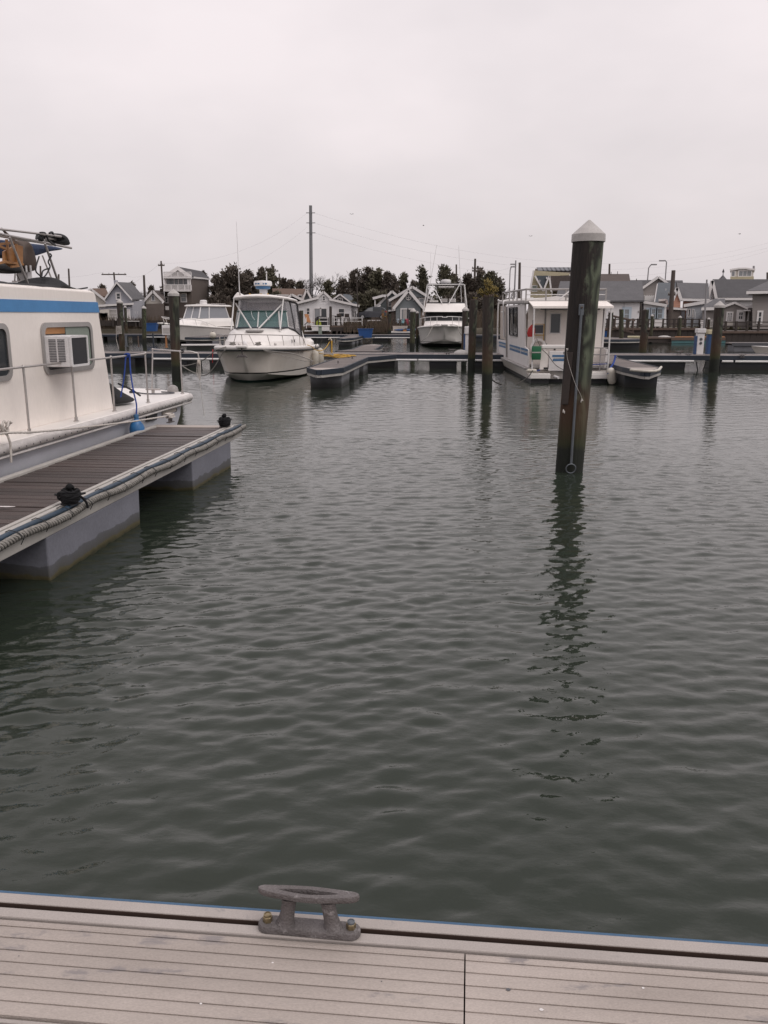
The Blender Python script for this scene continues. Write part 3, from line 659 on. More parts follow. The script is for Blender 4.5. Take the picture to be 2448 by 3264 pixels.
PILES = [
 # label, base, top, widths, cap, Y, material
 ('capped brown pile standing in open water beyond the cream houseboat bow', z3(872, 1440), z3(840, 522), 28, 33, True, None, 'pile'),
 ('capped pile with rope on its side behind the walkway, left of the blue tub', z3(295, 1075), z3(270, 607), 18, 19, True, 37.2, 'pile'),
 ('thin capped pile far left beside the lavender house front', z3(343, 915), z3(328, 660), 8, 9, True, 76, 'pile'),
 ('capped greenish pile between the blue tub and the lavender house', z3(532, 1060), z3(526, 668), 13, 14, True, None, 'pilegreen'),
 ('uncapped brown pile just right of the hardtop cruiser', z5(45, 985), z5(42, 580), 14, 13, False, None, 'pile'),
 ('capped green pile left of the sportfishing boat bow', z5(1507, 1113), z5(1522, 585), 15, 18, True, None, 'pilegreen'),
 ('thin capped brown pile close behind the green pile by the sportfishing boat', z5(1575, 945), z5(1578, 608), 9.5, 10, True, 62, 'pile'),
 ('capped dark pile hard against the right side of the sportfishing boat', z6(952, 1545), z6(970, 985), 16, 20, True, 36.5, 'pile'),
 ('capped dark pile rising behind the right end of the planked walkway', z8(1018, 1500), z8(1087, 722), 31, 31, True, None, 'pile'),
 ('leaning capped grey pile in front of the white house windows', zB(205, 1135), zB(232, 752), 14, 16, True, 57, 'pile'),
 ('straight uncapped pile right of the leaning pile before the white house', zB(393, 1190), zB(395, 712), 13, 14, False, 54, 'pilegreen'),
 ('capped olive pile below the white house annex windows', z8(278, 1075), z8(293, 838), 10, 9.5, True, 65.5, 'pilegreen'),
 ('capped green pile beside the fenced boardwalk in front of the salmon house', z8(607, 1090), z8(622, 857), 11, 10.5, True, 65, 'pilegreen'),
 ('small capped pile between the white pedestal and the capped dark pile', z8(950, 1090), z8(961, 876), 9, 9, True, 65.5, 'pile'),
]
PO = {}
for i, (lb, b_, t_, wb, wt, cap, Y, mt) in enumerate(PILES):
    PO[i] = mooring_pile(lb, *b_, *t_, wb, wt, cap, Y, mt, seed=20 + i, n=14)
q = PO[1]; m = MB(); rs = random.Random(2)
for k in range(7):
    zz = 1.55 - k * .05; m.tube([(q[1].x - .15, q[1].y - .12, zz), (q[1].x - .05, q[1].y - .2, zz - .02), (q[1].x + .1, q[1].y - .17, zz)], .014, 5)
m.tube([(q[1].x - .14, q[1].y - .13, 1.5), (q[1].x - .17, q[1].y - .14, 1.0), (q[1].x - .1, q[1].y - .15, .6)], .012, 5)
m.build('rope_coil', W['ropewhite'], q[0])
# two rotten, uncapped piles with plants growing in their tops
def tuft(m, c, rx, rz, n, s, rs):
    for k in range(n):
        while True:
            d = Vector((rs.uniform(-1, 1), rs.uniform(-1, 1), rs.uniform(-1, 1)))
            if d.length < 1: break
        p = Vector(c) + Vector((d.x * rx, d.y * rx, d.z * rz)); u = Vector((rs.gauss(0, 1), rs.gauss(0, 1), rs.gauss(0, 1))).normalized() * s * rs.uniform(.5, 1.2); w_ = u.orthogonal().normalized() * s * .45
        m.add([p, p + u * .5 + w_, p + u, p + u * .5 - w_], [(0, 1, 2, 3)])
def rotten(label, zb, zt_, wb, wt, plant, seed):
    t, B, T, r0, r1 = mooring_pile(label, *zb, *zt_, wb, wt, False, None, 'pile', seed=seed, n=18)
    rs = random.Random(seed); m = MB()
    for k in range(9):          # splintered rim
        a = rs.uniform(0, 6.28); rr = r1 * rs.uniform(.55, .95); x, y = T.x + rr * math.cos(a), T.y + rr * math.sin(a)
        m.cbox((x, y, T.z + .01), (.05, .05, rs.uniform(.03, .1)), Matrix.Rotation(a, 3, 'Z'))
    m.build('rotten_rim', W['darkwood'], t)
    if plant:
        m = MB(); st = MB()
        for (dx, dz, rx, rz, n) in plant:
            c = Vector((T.x + dx, T.y, T.z + dz)); tuft(m, c, rx, rz, n, .055, rs); st.tube([(T.x + dx * .3, T.y, T.z - .02), c], .008, 4)
        m.build('leaves', W['yellowleaf'], t); st.build('stems', W['bark'], t)
    return t, B, T
rotten('thick rotten pile topped by a yellow shrub near the striped houseboat', z6(1252, 2030), z6(1272, 810), 32.5, 36, [(0.02, .18, .14, .14, 150), (-.02, .36, .11, .12, 110), (.16, .2, .12, .09, 80), (-.2, .12, .12, .08, 70), (-.1, .03, .1, .04, 50), (.2, .02, .06, .03, 20)], 41)
rotten('rotten mossy pile beside the thicker shrub-topped pile', z6(1045, 1800), z6(1078, 858), 22, 26, [(.03, .05, .08, .05, 40)], 42)
# pile in two lengths behind the walkway on the right
t, B2, T2, r0, r1 = mooring_pile('rounded uncapped pile with a thicker sleeve behind the planked walkway', *z8(168, 1300), *z8(212, 775), 17, 22, False, 35.4, 'pile', seed=51)
MB().ball((T2.x, T2.y, T2.z - .02), r1 * .98, 14, 7, (1, 1, .45)).build('rounded_top', W['pile'], t, smooth=True)
pile_shape(MB(), B2.x, B2.y - .02, B2.x + .09, B2.y - .02, -.8, 1.32, .135, .135, 9, 14, 6).build('sleeve', W['pile'], t, smooth=60)
# ================================================================ FAR WALKWAYS AND FINGERS
def walkway(name, label, P, ang, x0, x1, wd, zt, floats, planks=True, fm='blacktub', pw=.2, pipe=None, plm='plank2', cat='dock', bump='navy'):
    """P: point on the front edge; x along the edge, front edge at y=0, deck runs to y=wd (away)"""
    t = thing(name, label, cat, (P[0], P[1], 0), ang, local=True)
    if planks:
        m = MB().box(-pw / 2 + .004, pw / 2 - .004, .03, wd - .03, -.03, 0).mesh('plank'); m.materials.append(W[plm])
        k = int((x1 - x0) / pw); rs = random.Random(int(abs(P[0] * 10)))
        for i in range(k): piece('plank', m, t, (x0 + (i + .5) * (x1 - x0) / k, rs.uniform(-.012, .012), zt + rs.uniform(-.003, .003)))
        MB().box(x0, x1, .05, wd - .05, zt - .12, zt - .035).build('joists', W['timber'], t)
    else:
        MB().box(x0, x1, .0, wd, zt - .06, zt).build('deck', W[plm], t)
    MB().box(x0, x1, -.03, .028 if planks else -.001, zt - .16, zt + .012).build('edge_bumper', W[bump], t, bevel=.01)
    MB().box(x0, x1, wd - .028 if planks else wd + .001, wd + .03, zt - .16, zt + .012).build('edge_bumper', W[bump], t, bevel=.01)
    for (a, b) in floats:
        MB().loft([[(a + .04, .06, -.3), (b - .04, .06, -.3), (b - .04, wd - .06, -.3), (a + .04, wd - .06, -.3)], [(a, .04, zt - .13), (b, .04, zt - .13), (b, wd - .04, zt - .13), (a, wd - .04, zt - .13)]]).build('float', W[fm], t, bevel=.02)
    for (a, b) in (pipe or []):
        MB().tube([(a, -.06, zt - .20), (b, -.06, zt - .20)], .045, 8).build('white_pipe', W['pvc'], t, smooth=True, label='white water pipe slung below the edge')
    return t
def finger(label, P, ang, Ln, wd, zt, floats, flare=0.0, fm='greyfloat', endm='blacktub', pw=.16, plm='plank2', nose=1.0, ax=0.0):
    """P: middle of the outer end; y runs along the finger away from the end"""
    t = thing('finger_dock', label, 'dock', (P[0], P[1], 0), ang, local=True)
    h = wd / 2
    def hw(y): return h + flare * max(0, (y - (Ln - 1.9)) / 1.9) ** 1.0
    n = int((Ln - .12) / pw)
    for i in range(n):
        y = .12 + (i + .5) * (Ln - .12) / n; q = hw(y) - .04
        m = MB().box(-q, q, y - pw / 2 + .004, y + pw / 2 - .004, zt - .03, zt + (.002 if i % 3 else -.002)); m.build('plank', W[plm], t)
    # pointed nose plate with rounded tip
    tipx = ax * h; pl = [(-hw(Ln), Ln), (-hw(Ln - 1.9), Ln - 1.9), (-h, .12), (tipx - h * .20, -nose * .84), (tipx - h * .10, -nose * .93), (tipx + h * .10, -nose * .93), (tipx + h * .20, -nose * .84), (h, .12), (hw(Ln - 1.9), Ln - 1.9), (hw(Ln), Ln)]
    MB().prism([((x - tipx * .1) * .94, y + .03 if y < .1 else y - .005, zt - .03) for x, y in pl[2:8]], (0, 0, .032)).build('nose_plate', W['alu_deck'], t)
    def wall(a, b, z0, z1_, th): 
        d = Vector((b[0] - a[0], b[1] - a[1], 0)).normalized(); q = Vector((-d.y, d.x, 0)) * th
        a3 = Vector((a[0], a[1], z0)) - d * .005; b3 = Vector((b[0], b[1], z0)) + d * .005
        return [a3, b3, b3 + q, a3 + q], Vector((0, 0, z1_ - z0))
    for i in range(len(pl) - 1):
        MB().prism(*wall(pl[i], pl[i + 1], zt - .13, zt + .012, -.04)).build('edge_bumper', W['navy'], t, bevel=.008)
        MB().prism(*wall(pl[i], pl[i + 1], zt - .20, zt - .131, -.025)).build('edge_beam', W['fascia'], t)
    for i, (a, b) in enumerate(floats):
        q = hw((a + b) / 2) - .03
        MB().loft([[(-q + .03, a + .02, -.3), (q - .03, a + .02, -.3), (q - .03, b - .02, -.3), (-q + .03, b - .02, -.3)], [(-q, a, zt - .2), (q, a, zt - .2), (q, b, zt - .2), (-q, b, zt - .2)]]).build('float', W[fm], t, bevel=.015)
    return t
def dock_pt(t, x, y, z):
    return Matrix.Translation(t.location) @ Matrix.Rotation(t.rotation_euler.z, 4, 'Z') @ Vector((x, y, z))

# main planked walkway across the basin
MW_ANG = math.atan2(31.9 - 34.2, 26.0)
MW_P = Vector((2.2, lerp(34.2, 31.9, 14.2 / 26) + .1, 0))
def mwx(u):                       # walkway x of a sight line u on its front edge
    d = Vector((math.cos(MW_ANG), math.sin(MW_ANG))); r = ray(u, 1150)
    s = (MW_P.y * r.x / r.y - MW_P.x) / (d.x - d.y * r.x / r.y); return s
fl = [(mwx(a), mwx(b)) for a, b in ((200, 430), (467, 596), (665, 790), (1104, 1258), (1367, 1457), (1590, 1605), (2040, 2188), (2295, 2600), (2750, 3000))]
fl = [f if f[1] - f[0] > .5 else (f[0] - 1.0, f[0] + .6) for f in fl]
walk = walkway('walkway_dock', 'long planked floating walkway crossing the basin behind the hardtop cruiser', MW_P, MW_ANG, -17, 26, 2.1, .52, fl, True, 'blacktub', .21,
               [(mwx(490), mwx(700)), (mwx(1208), mwx(1330)), (mwx(1334), mwx(1490)), (mwx(1500), mwx(1605)), (mwx(1990), mwx(2210)), (mwx(2300), mwx(2335)), (mwx(2342), mwx(2700))])
# finger beside the hardtop cruiser, flaring into the walkway
c0 = gz(z5(352, 1608), 0)
fang = R(-5.4)
mid = finger('grey planked finger dock flaring into the walkway right of the hardtop cruiser', (c0.x, c0.y), fang, 8.2, .98, .56, [(.25, 1.9), (3.0, 4.3), (5.5, 6.9)], .85)
# far-side finger continuing beyond the walkway
c1 = gz(z5(1010, 1040), .52)
MB_ = finger('narrow planked finger dock leading away behind the walkway, left of the sportfishing boat', (c1.x - .1, c1.y + .3), R(180 - 3.5), 7.4, 1.0, .52, [(.3, 2.0), (4, 5.4)], .5)
# finger end under the striped houseboat's right side
hbf = finger('short finger dock end with a white fender rail right of the striped houseboat', (7.28, 24.1), R(-3), 7.6, 1.0, .56, [(.15, 2.6), (4.2, 6.6)], .3, 'blacktub', nose=1.7, ax=-.55)
a = [dock_pt(hbf, x, y, .575) for x, y in ((-.62, -1.2), (-.46, -1.62), (-.28, -1.72), (-.08, -1.60), (.12, -1.2), (.53, .12))]
o = MB().tube([Matrix.Rotation(R(3), 4, 'Z') @ (p - hbf.location) for p in a], .036, 8).build('end_fender', W['fenderwhite'], hbf, smooth=True, label='worn white fender rail round the end')
# far dock
FD_ANG = R(-5.5)
p = gz((1200, 1090), 0); FD_P = Vector((p.x, p.y, 0))
def fdx(u):
    d = Vector((math.cos(FD_ANG), math.sin(FD_ANG))); r = ray(u, 1080); return (FD_P.y * r.x / r.y - FD_P.x) / (d.x - d.y * r.x / r.y)
fl = [(fdx(a), fdx(b)) for a, b in ((240, 330), (341, 372), (420, 500), (510, 700), (977, 1048), (1187, 1238), (1296, 1400), (1500, 1640))]
far = walkway('walkway_dock', 'distant grey floating walkway with white pipe, blue tubs standing on it', FD_P, FD_ANG, -26, 12, 2.2, .52, fl, False, 'blacktub', .3,
              [(fdx(467), fdx(690)), (fdx(975), fdx(1085)), (fdx(1180), fdx(1330))])
c3 = gz(z5(620, 1062), 0)
farf = finger('distant short finger dock with dark end float, right of the yellow rope post', (c3.x, c3.y + .1), R(-5), 8.2, 1.0, .56, [(.25, 1.7), (2.6, 3.6), (5, 6.2)], .6, pw=.3)
# right: dock end before the white house, dock at the right edge
c4 = gz(zB(360, 1340), 0)
d2 = finger('dark finger dock end carrying a blue tub before the white house', (c4.x + .1, c4.y), R(12), 9, 3.4, .60, [(.2, 5)], 0, 'blacktub', pw=.4, plm='plank2', nose=.3)
p = gz(z8(1230, 1300), 0)
d3 = walkway('walkway_dock', 'grey dock running out of the picture on the right behind the walkway', (p.x, p.y + .1), R(-8), 0, 12, 1.3, .60, [(.1, 1.5), (2.6, 5.5), (7, 10)], False, 'greyfloat', .3, bump='pingrey')
# leaning white/grey gangplanks and floats on the walkway at left
p = gz(zL(1180, 330), .55)
g = thing('gangway_plank', 'pale and dark boards laid along the walkway left of the cruiser bow', 'gangway', (p.x, p.y, .55), R(14), local=True)
MB().box(-.3, 1.6, 0, .35, .02, .09).build('board', W['whitepaint'], g, bevel=.01)
MB().box(1.2, 3.4, .3, .8, .04, .2).build('board', W['pingrey'], g, bevel=.01)
MB().box(3.1, 4.6, .5, .9, .06, .16).build('board', W['beige'], g, bevel=.01)
fl2 = finger('distant finger dock end with a dark float behind the cruiser bow rail', (-11.75, 55.2), R(-5), 9.5, 2.0, .62, [(.1, 2.2), (4, 6)], 0, 'blacktub', pw=.4, nose=.3)
g = thing('fender', 'small white ball fender at the distant finger dock end by the cruiser bow', 'fender', (-10.9, 55.1, .62), local=True)
MB().ball((0, 0, .14), .22, 12, 8).build('ball', W['fenderwhite'], g, smooth=True); MB().lathe([(.04, .33), (.05, .38), (.02, .39)], n=8).build('eye', W['black'], g)

# posts and cleats standing on the walkways
def post(label, zp, Y, h, w_, m, name='dock_post', cat='post', lean=0):
    p = at(zp, Y); g = thing(name, label, cat, (p.x, p.y, p.z), lean, local=True)
    MB().box(-w_ / 2, w_ / 2, -w_ / 2, w_ / 2, 0, h).build('shaft', W[m], g, bevel=.006)
    MB().box(-w_ * .6, w_ * .6, -w_ * .6, w_ * .6, h, h + .025).build('top', W[m], g); 
    MB().box(-w_ * .9, w_ * .9, -w_ * .9, w_ * .9, -.01, .02).build('foot', W[m], g)
    return g
post('short grey steel post behind the roped pile', zL(408, 332), 37, .44, .075, 'galvpole')
post('thin rusty post on the walkway between the roped pile and the green pile', zL(562, 335), 36.5, .42, .04, 'timberbrown')
post('navy blue post at the walkway edge', zL(752, 375), 34.6, .62, .055, 'navy')
post('orange-brown square post supporting the white pedestal box', zL(912, 345), 36, .62, .065, 'orange')
p = at(zL(925, 190), 36)
g = thing('power_pedestal', 'small white power box half hidden by the capped brown pile', 'pedestal', (p.x, p.y, p.z), local=True)
MB().box(-.2, .2, -.1, .1, 0, .40).build('cabinet', W['plastic'], g, bevel=.02)
MB().tube([(-.14, -.06, .40), (-.12, -.06, .52), (.08, -.06, .52), (.1, -.06, .40)], .018, 6).build('handle', W['black'], g, smooth=True)
MB().box(-.15, .15, -.115, -.101, .08, .3).build('door', W['capwhite'], g)
def tub(label, zp, Y, s=1.0):
    p = at(zp, Y); g = thing('plastic_tub', label, 'tub', (p.x, p.y, p.z), local=True, group='blue tubs on the docks')
    def rr(a, b, z): return [(-a, -b, z), (a, -b, z), (a, b, z), (-a, b, z)]
    MB().loft([rr(.44 * s, .3 * s, .005), rr(.54 * s, .38 * s, .60 * s), rr(.54 * s, .38 * s, .601 * s), rr(.50 * s, .34 * s, .6 * s), rr(.42 * s, .28 * s, .06)]).build('bucket', W['bluetub'], g, bevel=.03)
    MB().loft([rr(.57 * s, .41 * s, .60 * s), rr(.58 * s, .42 * s, .66 * s), rr(.50 * s, .34 * s, .66 * s), rr(.50 * s, .34 * s, .62 * s)], cap=False).build('rim', W['bluetub'], g)
    return g
tub('blue plastic tub on the far walkway left of the white express boat', zL(718, 142), 67, .95)
tub('blue plastic tub on the far walkway right of the white cottage', zM(1245, 315), 62, .98)
tub('blue plastic tub with a red bag on the dock before the white house', zB(80, 1165), 58, .72)
p = at(zB(100, 1075), 58)
g = thing('red_bag', 'small red bag resting in the blue tub before the white house', 'bag', (p.x, p.y, p.z - .03), local=True); MB().ball((0, 0, .08), .17, 10, 6, (1, .8, .8)).build('bundle', W['red'], g, smooth=True)
MB().tube([(-.1, 0, .16), (0, 0, .3), (.1, 0, .16)], .012, 5).build('handle', W['black'], g)
def dcleat(label, zp, Y, s=1.0, rz=0): p = at(zp, Y); small_cleat('dock_cleat', label, (p.x, p.y, p.z), rz, W['galv'], s, 'cleats on the far docks')
dcleat('cleat on the walkway edge below the sportfishing boat, left of the white dome', z6(735, 1592), 33.4, 1.15)
dcleat('cleat on the far side of the walkway below the sportfishing boat', z6(792, 1545), 35.2, 1.1)
dcleat('cleat where the flared finger dock meets the walkway', zM(1595, 550), 33.4, 1.2)
dcleat('dark cleat on the right edge of the flared finger dock', zM(1012, 685), 27.6, .8, R(80))
dcleat('dark cleat near the outer end of the flared finger dock', zM(762, 765), 25.7, .7, R(80))
dcleat('cleat on the walkway left of the white fuel pedestal', z8(610, 1295), 33, 1.2)
dcleat('cleat at the walkway front edge left of the capped dark pile', z8(720, 1325), 32.4, 1.0)
dcleat('cleat at the walkway front edge right of the capped dark pile', z8(1355, 1330), 32, 1.0)
# white dome (drowned fender) on the walkway
p = at(z6(912, 1583), 33.6)
g = thing('fender', 'whitish slumped fender lying on the walkway at the shrub-topped piles', 'fender', (p.x, p.y, p.z), local=True)
MB().lathe([(.30, 0), (.30, .05), (.26, .12), (.14, .19), (.02, .21)], n=14).build('body', W['capwhite'], g, smooth=True); MB().tube([(0, 0, .2), (.06, 0, .26), (.1, 0, .2)], .015, 5).build('eye', W['black'], g)
# utility pedestals
def pedestal(label, zb, zt_, w_, Y, m, hm='plastic', side=None, hd=.28, round_=True):
    p = at(zb, Y); q = at(zt_, Y); h = q.z - p.z
    g = thing('power_pedestal', label, 'pedestal', (p.x, p.y, p.z), local=True)
    MB().box(-w_ / 2, w_ / 2, -.12, .12, 0, h * (1 - hd * .6)).build('column', W[m], g, bevel=.02)
    MB().box(-w_ * .62, w_ * .62, -.16, .16, h * (1 - hd * .6) + .002, h).build('head', W[hm], g, bevel=.02)
    if round_:
        for k in (.45, .6):
            MB().lathe([(.055, 0), (.055, .02), (.02, .03)], (0, -.12, h * k), 12, Matrix.Rotation(R(90), 3, 'X')).build('socket', W['pingrey'], g, smooth=30)
    if side: MB().box(-w_ / 2 - .05, -w_ / 2 - .001, -.1, .12, .0, h * .72).build('side_panel', W[side], g, bevel=.01)
    return g
pedestal('tall white service pedestal with two round sockets on the right walkway', z8(840, 1300), z8(850, 990), .27, 33.6, 'plastic', 'plastic', 'bluepaint')
g = pedestal('service pedestal with blue body partly behind the capped dark pile', z8(962, 1320), z8(985, 1003), .26, 33.8, 'bluepaint', 'paleyellow', None, round_=False)
pedestal('sage green service pedestal on the far walkway before the white cottage', z5(293, 895), z5(292, 783), .24, 63, 'sage', 'sage', None, .2, False)
pedestal('narrow white service pedestal between the sportfishing boat and the rotten pile', z6(985, 1545), z6(1000, 1205), .16, 35.5, 'plastic', 'plastic', 'bluepaint', .5, False)
# yellow shore-power hose on the flared finger dock
p = at(zM(650, 640), 30.3); q = at(zM(640, 360), 30.3)
g = thing('hose_stand', 'thin yellow-wrapped stand pipe beside coiled yellow hose on the flared finger dock', 'stand pipe', (p.x, p.y, p.z), local=True)
h = q.z - p.z
MB().tube([(0, 0, 0), (0, 0, h)], .028, 8).build('pipe', W['ropeyellow'], g, smooth=True); MB().tube([(0, 0, h), (-.05, 0, h + .09), (-.1, 0, h + .02)], .03, 8).build('spout', W['fenderwhite'], g, smooth=True)
MB().box(-.06, .06, -.06, .06, -.01, .12).build('foot', W['fascia'], g)
S0 = at(zM(610, 385), 30.2)
pts = [S0] + [at(zM(x, y), Y) for x, y, Y in ((560, 470, 30), (500, 525, 29.8), (430, 545, 29.6), (350, 520, 29.3), (290, 465, 29.1), (215, 440, 29))]
o = MB().tube(spline(pts), .014, 6).build('hose', W['ropeyellow'], None, smooth=True); props(o, 'yellow hose drooping from the stand pipe to the hardtop cruiser', 'hose')
rs = random.Random(8); P = []
cc = gz(zM(790, 640), .58)
for k in range(70):
    a = k * .55; P.append((cc.x + (.2 + .42 * rs.random()) * math.cos(a), cc.y + (.3 + 1.0 * rs.random()) * math.sin(a) + .1 * math.sin(k * .1), .575 + .0005 * k + .01 * rs.random()))
o = MB().tube(spline(P, 3), .012, 6).build('hose', W['ropeyellow'], None, smooth=True); props(o, 'yellow hose lying in loose coils on the flared finger dock', 'hose')
pts = [at(zM(x, y), Y) for x, y, Y in ((690, 640, 29.5), (600, 612, 29.7), (500, 600, 30.2), (410, 588, 30.6))]
o = MB().tube(spline(pts), .013, 6).build('hose', W['ropeyellow'], None, smooth=True); props(o, 'straight run of yellow hose along the gap behind the cruiser fenders', 'hose')
# looped black cables under the far dock
for i, (za, zb, s, Y, lb) in enumerate(((z5(868, 958), z5(975, 960), .28, 61, 'black cable drooping under the far walkway below the right blue tub'), (z8(815, 1385), z8(925, 1385), .45, 31.9, 'black cable loop drooping under the walkway below the white pedestal'),
        (zM(1200, 345), zM(1345, 345), .22, 60.5, 'short black cable loop beneath the right blue tub'))):
    o = MB().tube(sag(at(za, Y), at(zb, Y), s), .022, 6).build('cable', W['black'], None, smooth=True); props(o, lb, 'cable')
# ================================================================ CREAM HOUSEBOAT (left)
HA = R(6.5); HP = Vector((-3.1, 14, 0)); HD = Vector((math.sin(HA), math.cos(HA), 0)); HN = Vector((math.cos(HA), -math.sin(HA), 0))
def hb(zp, xo):
    p = onpl(zp, HP + HN * xo, HD); q = p - HP; return Vector((xo, q.dot(HD), p.z))
def hbw(v): return HP + HN * v[0] + HD * v[1] + Vector((0, 0, v[2]))
def rrect(cx_, cz, w_, h, r, n=5):
    o = []
    for (sx, sz, a0) in ((1, 1, 0), (-1, 1, 90), (-1, -1, 180), (1, -1, 270)):
        for k in range(n + 1):
            a = R(a0 + 90 * k / n); o.append((cx_ + sx * (w_ / 2 - r) + r * math.cos(a), cz + sz * (h / 2 - r) + r * math.sin(a)))
    return o
def houseboat():
    t = thing('houseboat', 'cream houseboat with blue stripe moored left of the brown finger dock', 'houseboat', HP, -HA, local=True)
    Ls, bw, zd = -8.2, 2.75, .775
    # hull
    m = MB()
    def ring(z, xr, xl, yf): return [(xr, Ls, z), (xr, yf - .28, z), (xr - .16, yf, z), (xl + .16, yf, z), (xl, yf - .28, z), (xl, Ls, z)]
    m.loft([ring(-.3, -.22, -bw + .22, -.9), ring(.05, -.14, -bw + .14, -.55), ring(.45, -.07, -bw + .07, -.30), ring(.66, -.05, -bw + .05, -.26)])
    m.build('hull', W['hullgrey'], t, bevel=.02)
    dk = [(-.0, Ls), (-.0, -.30), (-.05, -.17), (-1.0, .55), (-1.6, .62), (-bw + .5, .3), (-bw, -.3), (-bw, Ls)]
    MB().prism([(x, y, .665) for x, y in dk], (0, 0, zd - .665)).build('deck', W['gel'], t, bevel=.012)
    edge = [(.012, Ls, .715), (.012, -.30, .715), (-.04, -.155, .715), (-1.0, .565, .715), (-1.6, .635, .715), (-bw + .5, .31, .715)]
    MB().tube(edge, .052, 10).build('rub_rail', W['rubrail'], t, smooth=True, label='worn white rub rail studded with screws')
    MB().tube([(p[0] + .014, p[1], p[2] - .075) for p in edge], .016, 6).build('rail_insert', W['rubrail'], t, smooth=True)
    y = Ls + .1; sc_ = MB().ball((0, 0, 0), .008, 6, 4).mesh('rail_screw'); sc_.materials.append(W['pingrey'])
    while y < -.35:
        piece('rail_screw', sc_, t, (.062, y, .70)); y += .14
    # cabin: side outline swept across the beam
    cs = [(-8.0, .77), (-2.52, .77), (-2.60, 1.2), (-2.75, 1.98), (-2.81, 2.25), (-2.84, 2.282), (-2.9, 2.295), (-8.0, 2.32)]
    m = MB()
    def cring(x, dz=0, ins=0): return [(x, y - (ins if y > -4 else 0), z - (dz if z > 2.2 else 0)) for y, z in cs]
    m.loft([cring(-.30), cring(-.29, .0), cring(-.36, -.02, .03), cring(-1.3, -.05, .06), cring(-2.2, -.02, .03), cring(-2.45)][1:])
    m.build('cabin', W['cream'], t, bevel=.015)
    MB().prism([(-.288, -8.0, 2.035), (-.288, -2.755, 2.035), (-.288, -2.788, 2.165), (-.288, -8.0, 2.165)], (.006, 0, 0)).build('stripe', W['stripe'], t, label='broad blue stripe below the roof edge')
    MB().prism([(-.30, -2.752, 2.035), (-2.4, -2.79, 2.035), (-2.4, -2.82, 2.165), (-.30, -2.785, 2.165)], (0, .012, 0)).build('stripe', W['stripe'], t)
    # side windows
    def window(cy_, w_, lbl=None, cur=None):
        o = rrect(cy_, 1.625, w_, .59, .11); i = rrect(cy_, 1.625, w_ - .11, .48, .07); n = len(o)
        g = MB().prism([(-.291, y, z) for y, z in i], (.008, 0, 0)).build('window', W['glass'], t, label=lbl)
        m = MB(); m.loft([[(-.29, y, z) for y, z in o], [(-.268, y, z) for y, z in o], [(-.264, y * .98 + cy_ * .02, z) for y, z in i], [(-.284, y, z) for y, z in i]], cap=False).build('frame', W['frame'], g, smooth=30)
        return g
    w1 = window(-3.665, 1.28, 'rounded window holding an air conditioner')
    window(-5.6, 1.24); window(-7.2, 1.0)
    # wooden filler and grey panel behind the air conditioner
    MB().box(-.287, -.279, -4.22, -3.74, 1.79, 1.865).build('filler_board', W['wood_chair'], w1); MB().box(-.287, -.280, -3.72, -3.1, 1.40, 1.86).build('shade', W['sage'], w1)
    # air conditioner
    a = thing('air_conditioner', 'white window air conditioner sticking out of the cream houseboat window', 'air conditioner', hbw((-.28, -4.05, 1.6)), -HA, local=True)
    x1, y0, y1, zz = .30, -.215, .225, .175
    MB().box(0, x1, y0, y1, -zz, zz).build('casing', W['plastic'], a, bevel=.012)
    MB().box(x1 + .001, x1 + .012, y0 + .03, y1 - .035, -zz + .025, zz - .03).build('rear_grille', W['grille'], a)
    rg = rrect((y0 + y1) / 2, 0, y1 - y0, 2 * zz, .02); ri = rrect((y0 + y1) / 2, 0, y1 - y0 - .06, 2 * zz - .05, .015)
    MB().loft([[(x1, y, z) for y, z in rg], [(x1 + .02, y, z) for y, z in rg], [(x1 + .02, y, z) for y, z in ri], [(x1 + .012, y, z) for y, z in ri]], cap=False).build('rear_frame', W['plastic'], a)
    lv = MB().box(0, .085, -.006, 0, -.0042, .0042).mesh('louvre'); lv.materials.append(W['pingrey'])
    for k in range(14):
        for xx in (.06, .165): piece('louvre', lv, a, (xx, y0 - .0005, zz - .045 - k * .0185))
    # railing
    pl = [-7.2, -6.13, -5.07, -4.0, -2.92, -1.77]
    def stanchion(x, y, z1_, name='stanchion', top=None):
        s = MB().tube([(x, y, zd - .002), (x, y, zd + .05)], .02, 8).tube([(x, y, zd + .04), (top[0] if top else x, top[1] if top else y, z1_)], .0125, 8)
        s = s.build(name, W['steel'], t, smooth=True)
        MB().lathe([(.034, zd), (.034, zd + .006), (.02, zd + .012)], (x, y, 0), 10).build('foot', W['steel'], s, smooth=30)
        MB().ball((top[0] if top else x, top[1] if top else y, z1_), .02, 8, 6).build('fitting', W['steel'], s, smooth=True)
    for y in pl: stanchion(-.10, y, 1.475)
    MB().tube([(-.10, -8, 1.48), (-.10, -1.75, 1.465)], .0125, 8).build('rail', W['steel'], t, smooth=True)
    stanchion(-.10, -.33, 1.44); stanchion(-.9, .42, 1.44, top=(-.88, .5)); stanchion(-bw + .2, -2.4, 1.46); stanchion(-bw + .2, -.6, 1.44)
    MB().tube([(-.1, -.27, 1.44), (-.88, .5, 1.44)], .0125, 8).build('rail', W['steel'], t, smooth=True)
    MB().tube([(-bw + .2, -2.4, 1.46), (-bw + .2, -.6, 1.44), (-1.75, .45, 1.44)], .0125, 8).build('rail', W['steel'], t, smooth=True)
    MB().tube([(-.1, -.33, 1.44), (.05, -.28, 1.44), (.16, -.25, 1.41), (.17, -.24, 1.34)], .012, 8).build('davit', W['steel'], t, smooth=True)
    MB().lathe([(.02, -.02), (.045, -.012), (.045, .012), (.02, .02)], (.17, -.24, 1.27), 12, Matrix.Rotation(R(80), 3, 'Y')).build('pulley', W['beige'], t, smooth=30)
    m = MB(); m.tube([(.17, -.24, 1.33), (.17, -.24, .9), (.20, -.2, .4)], .004, 4)
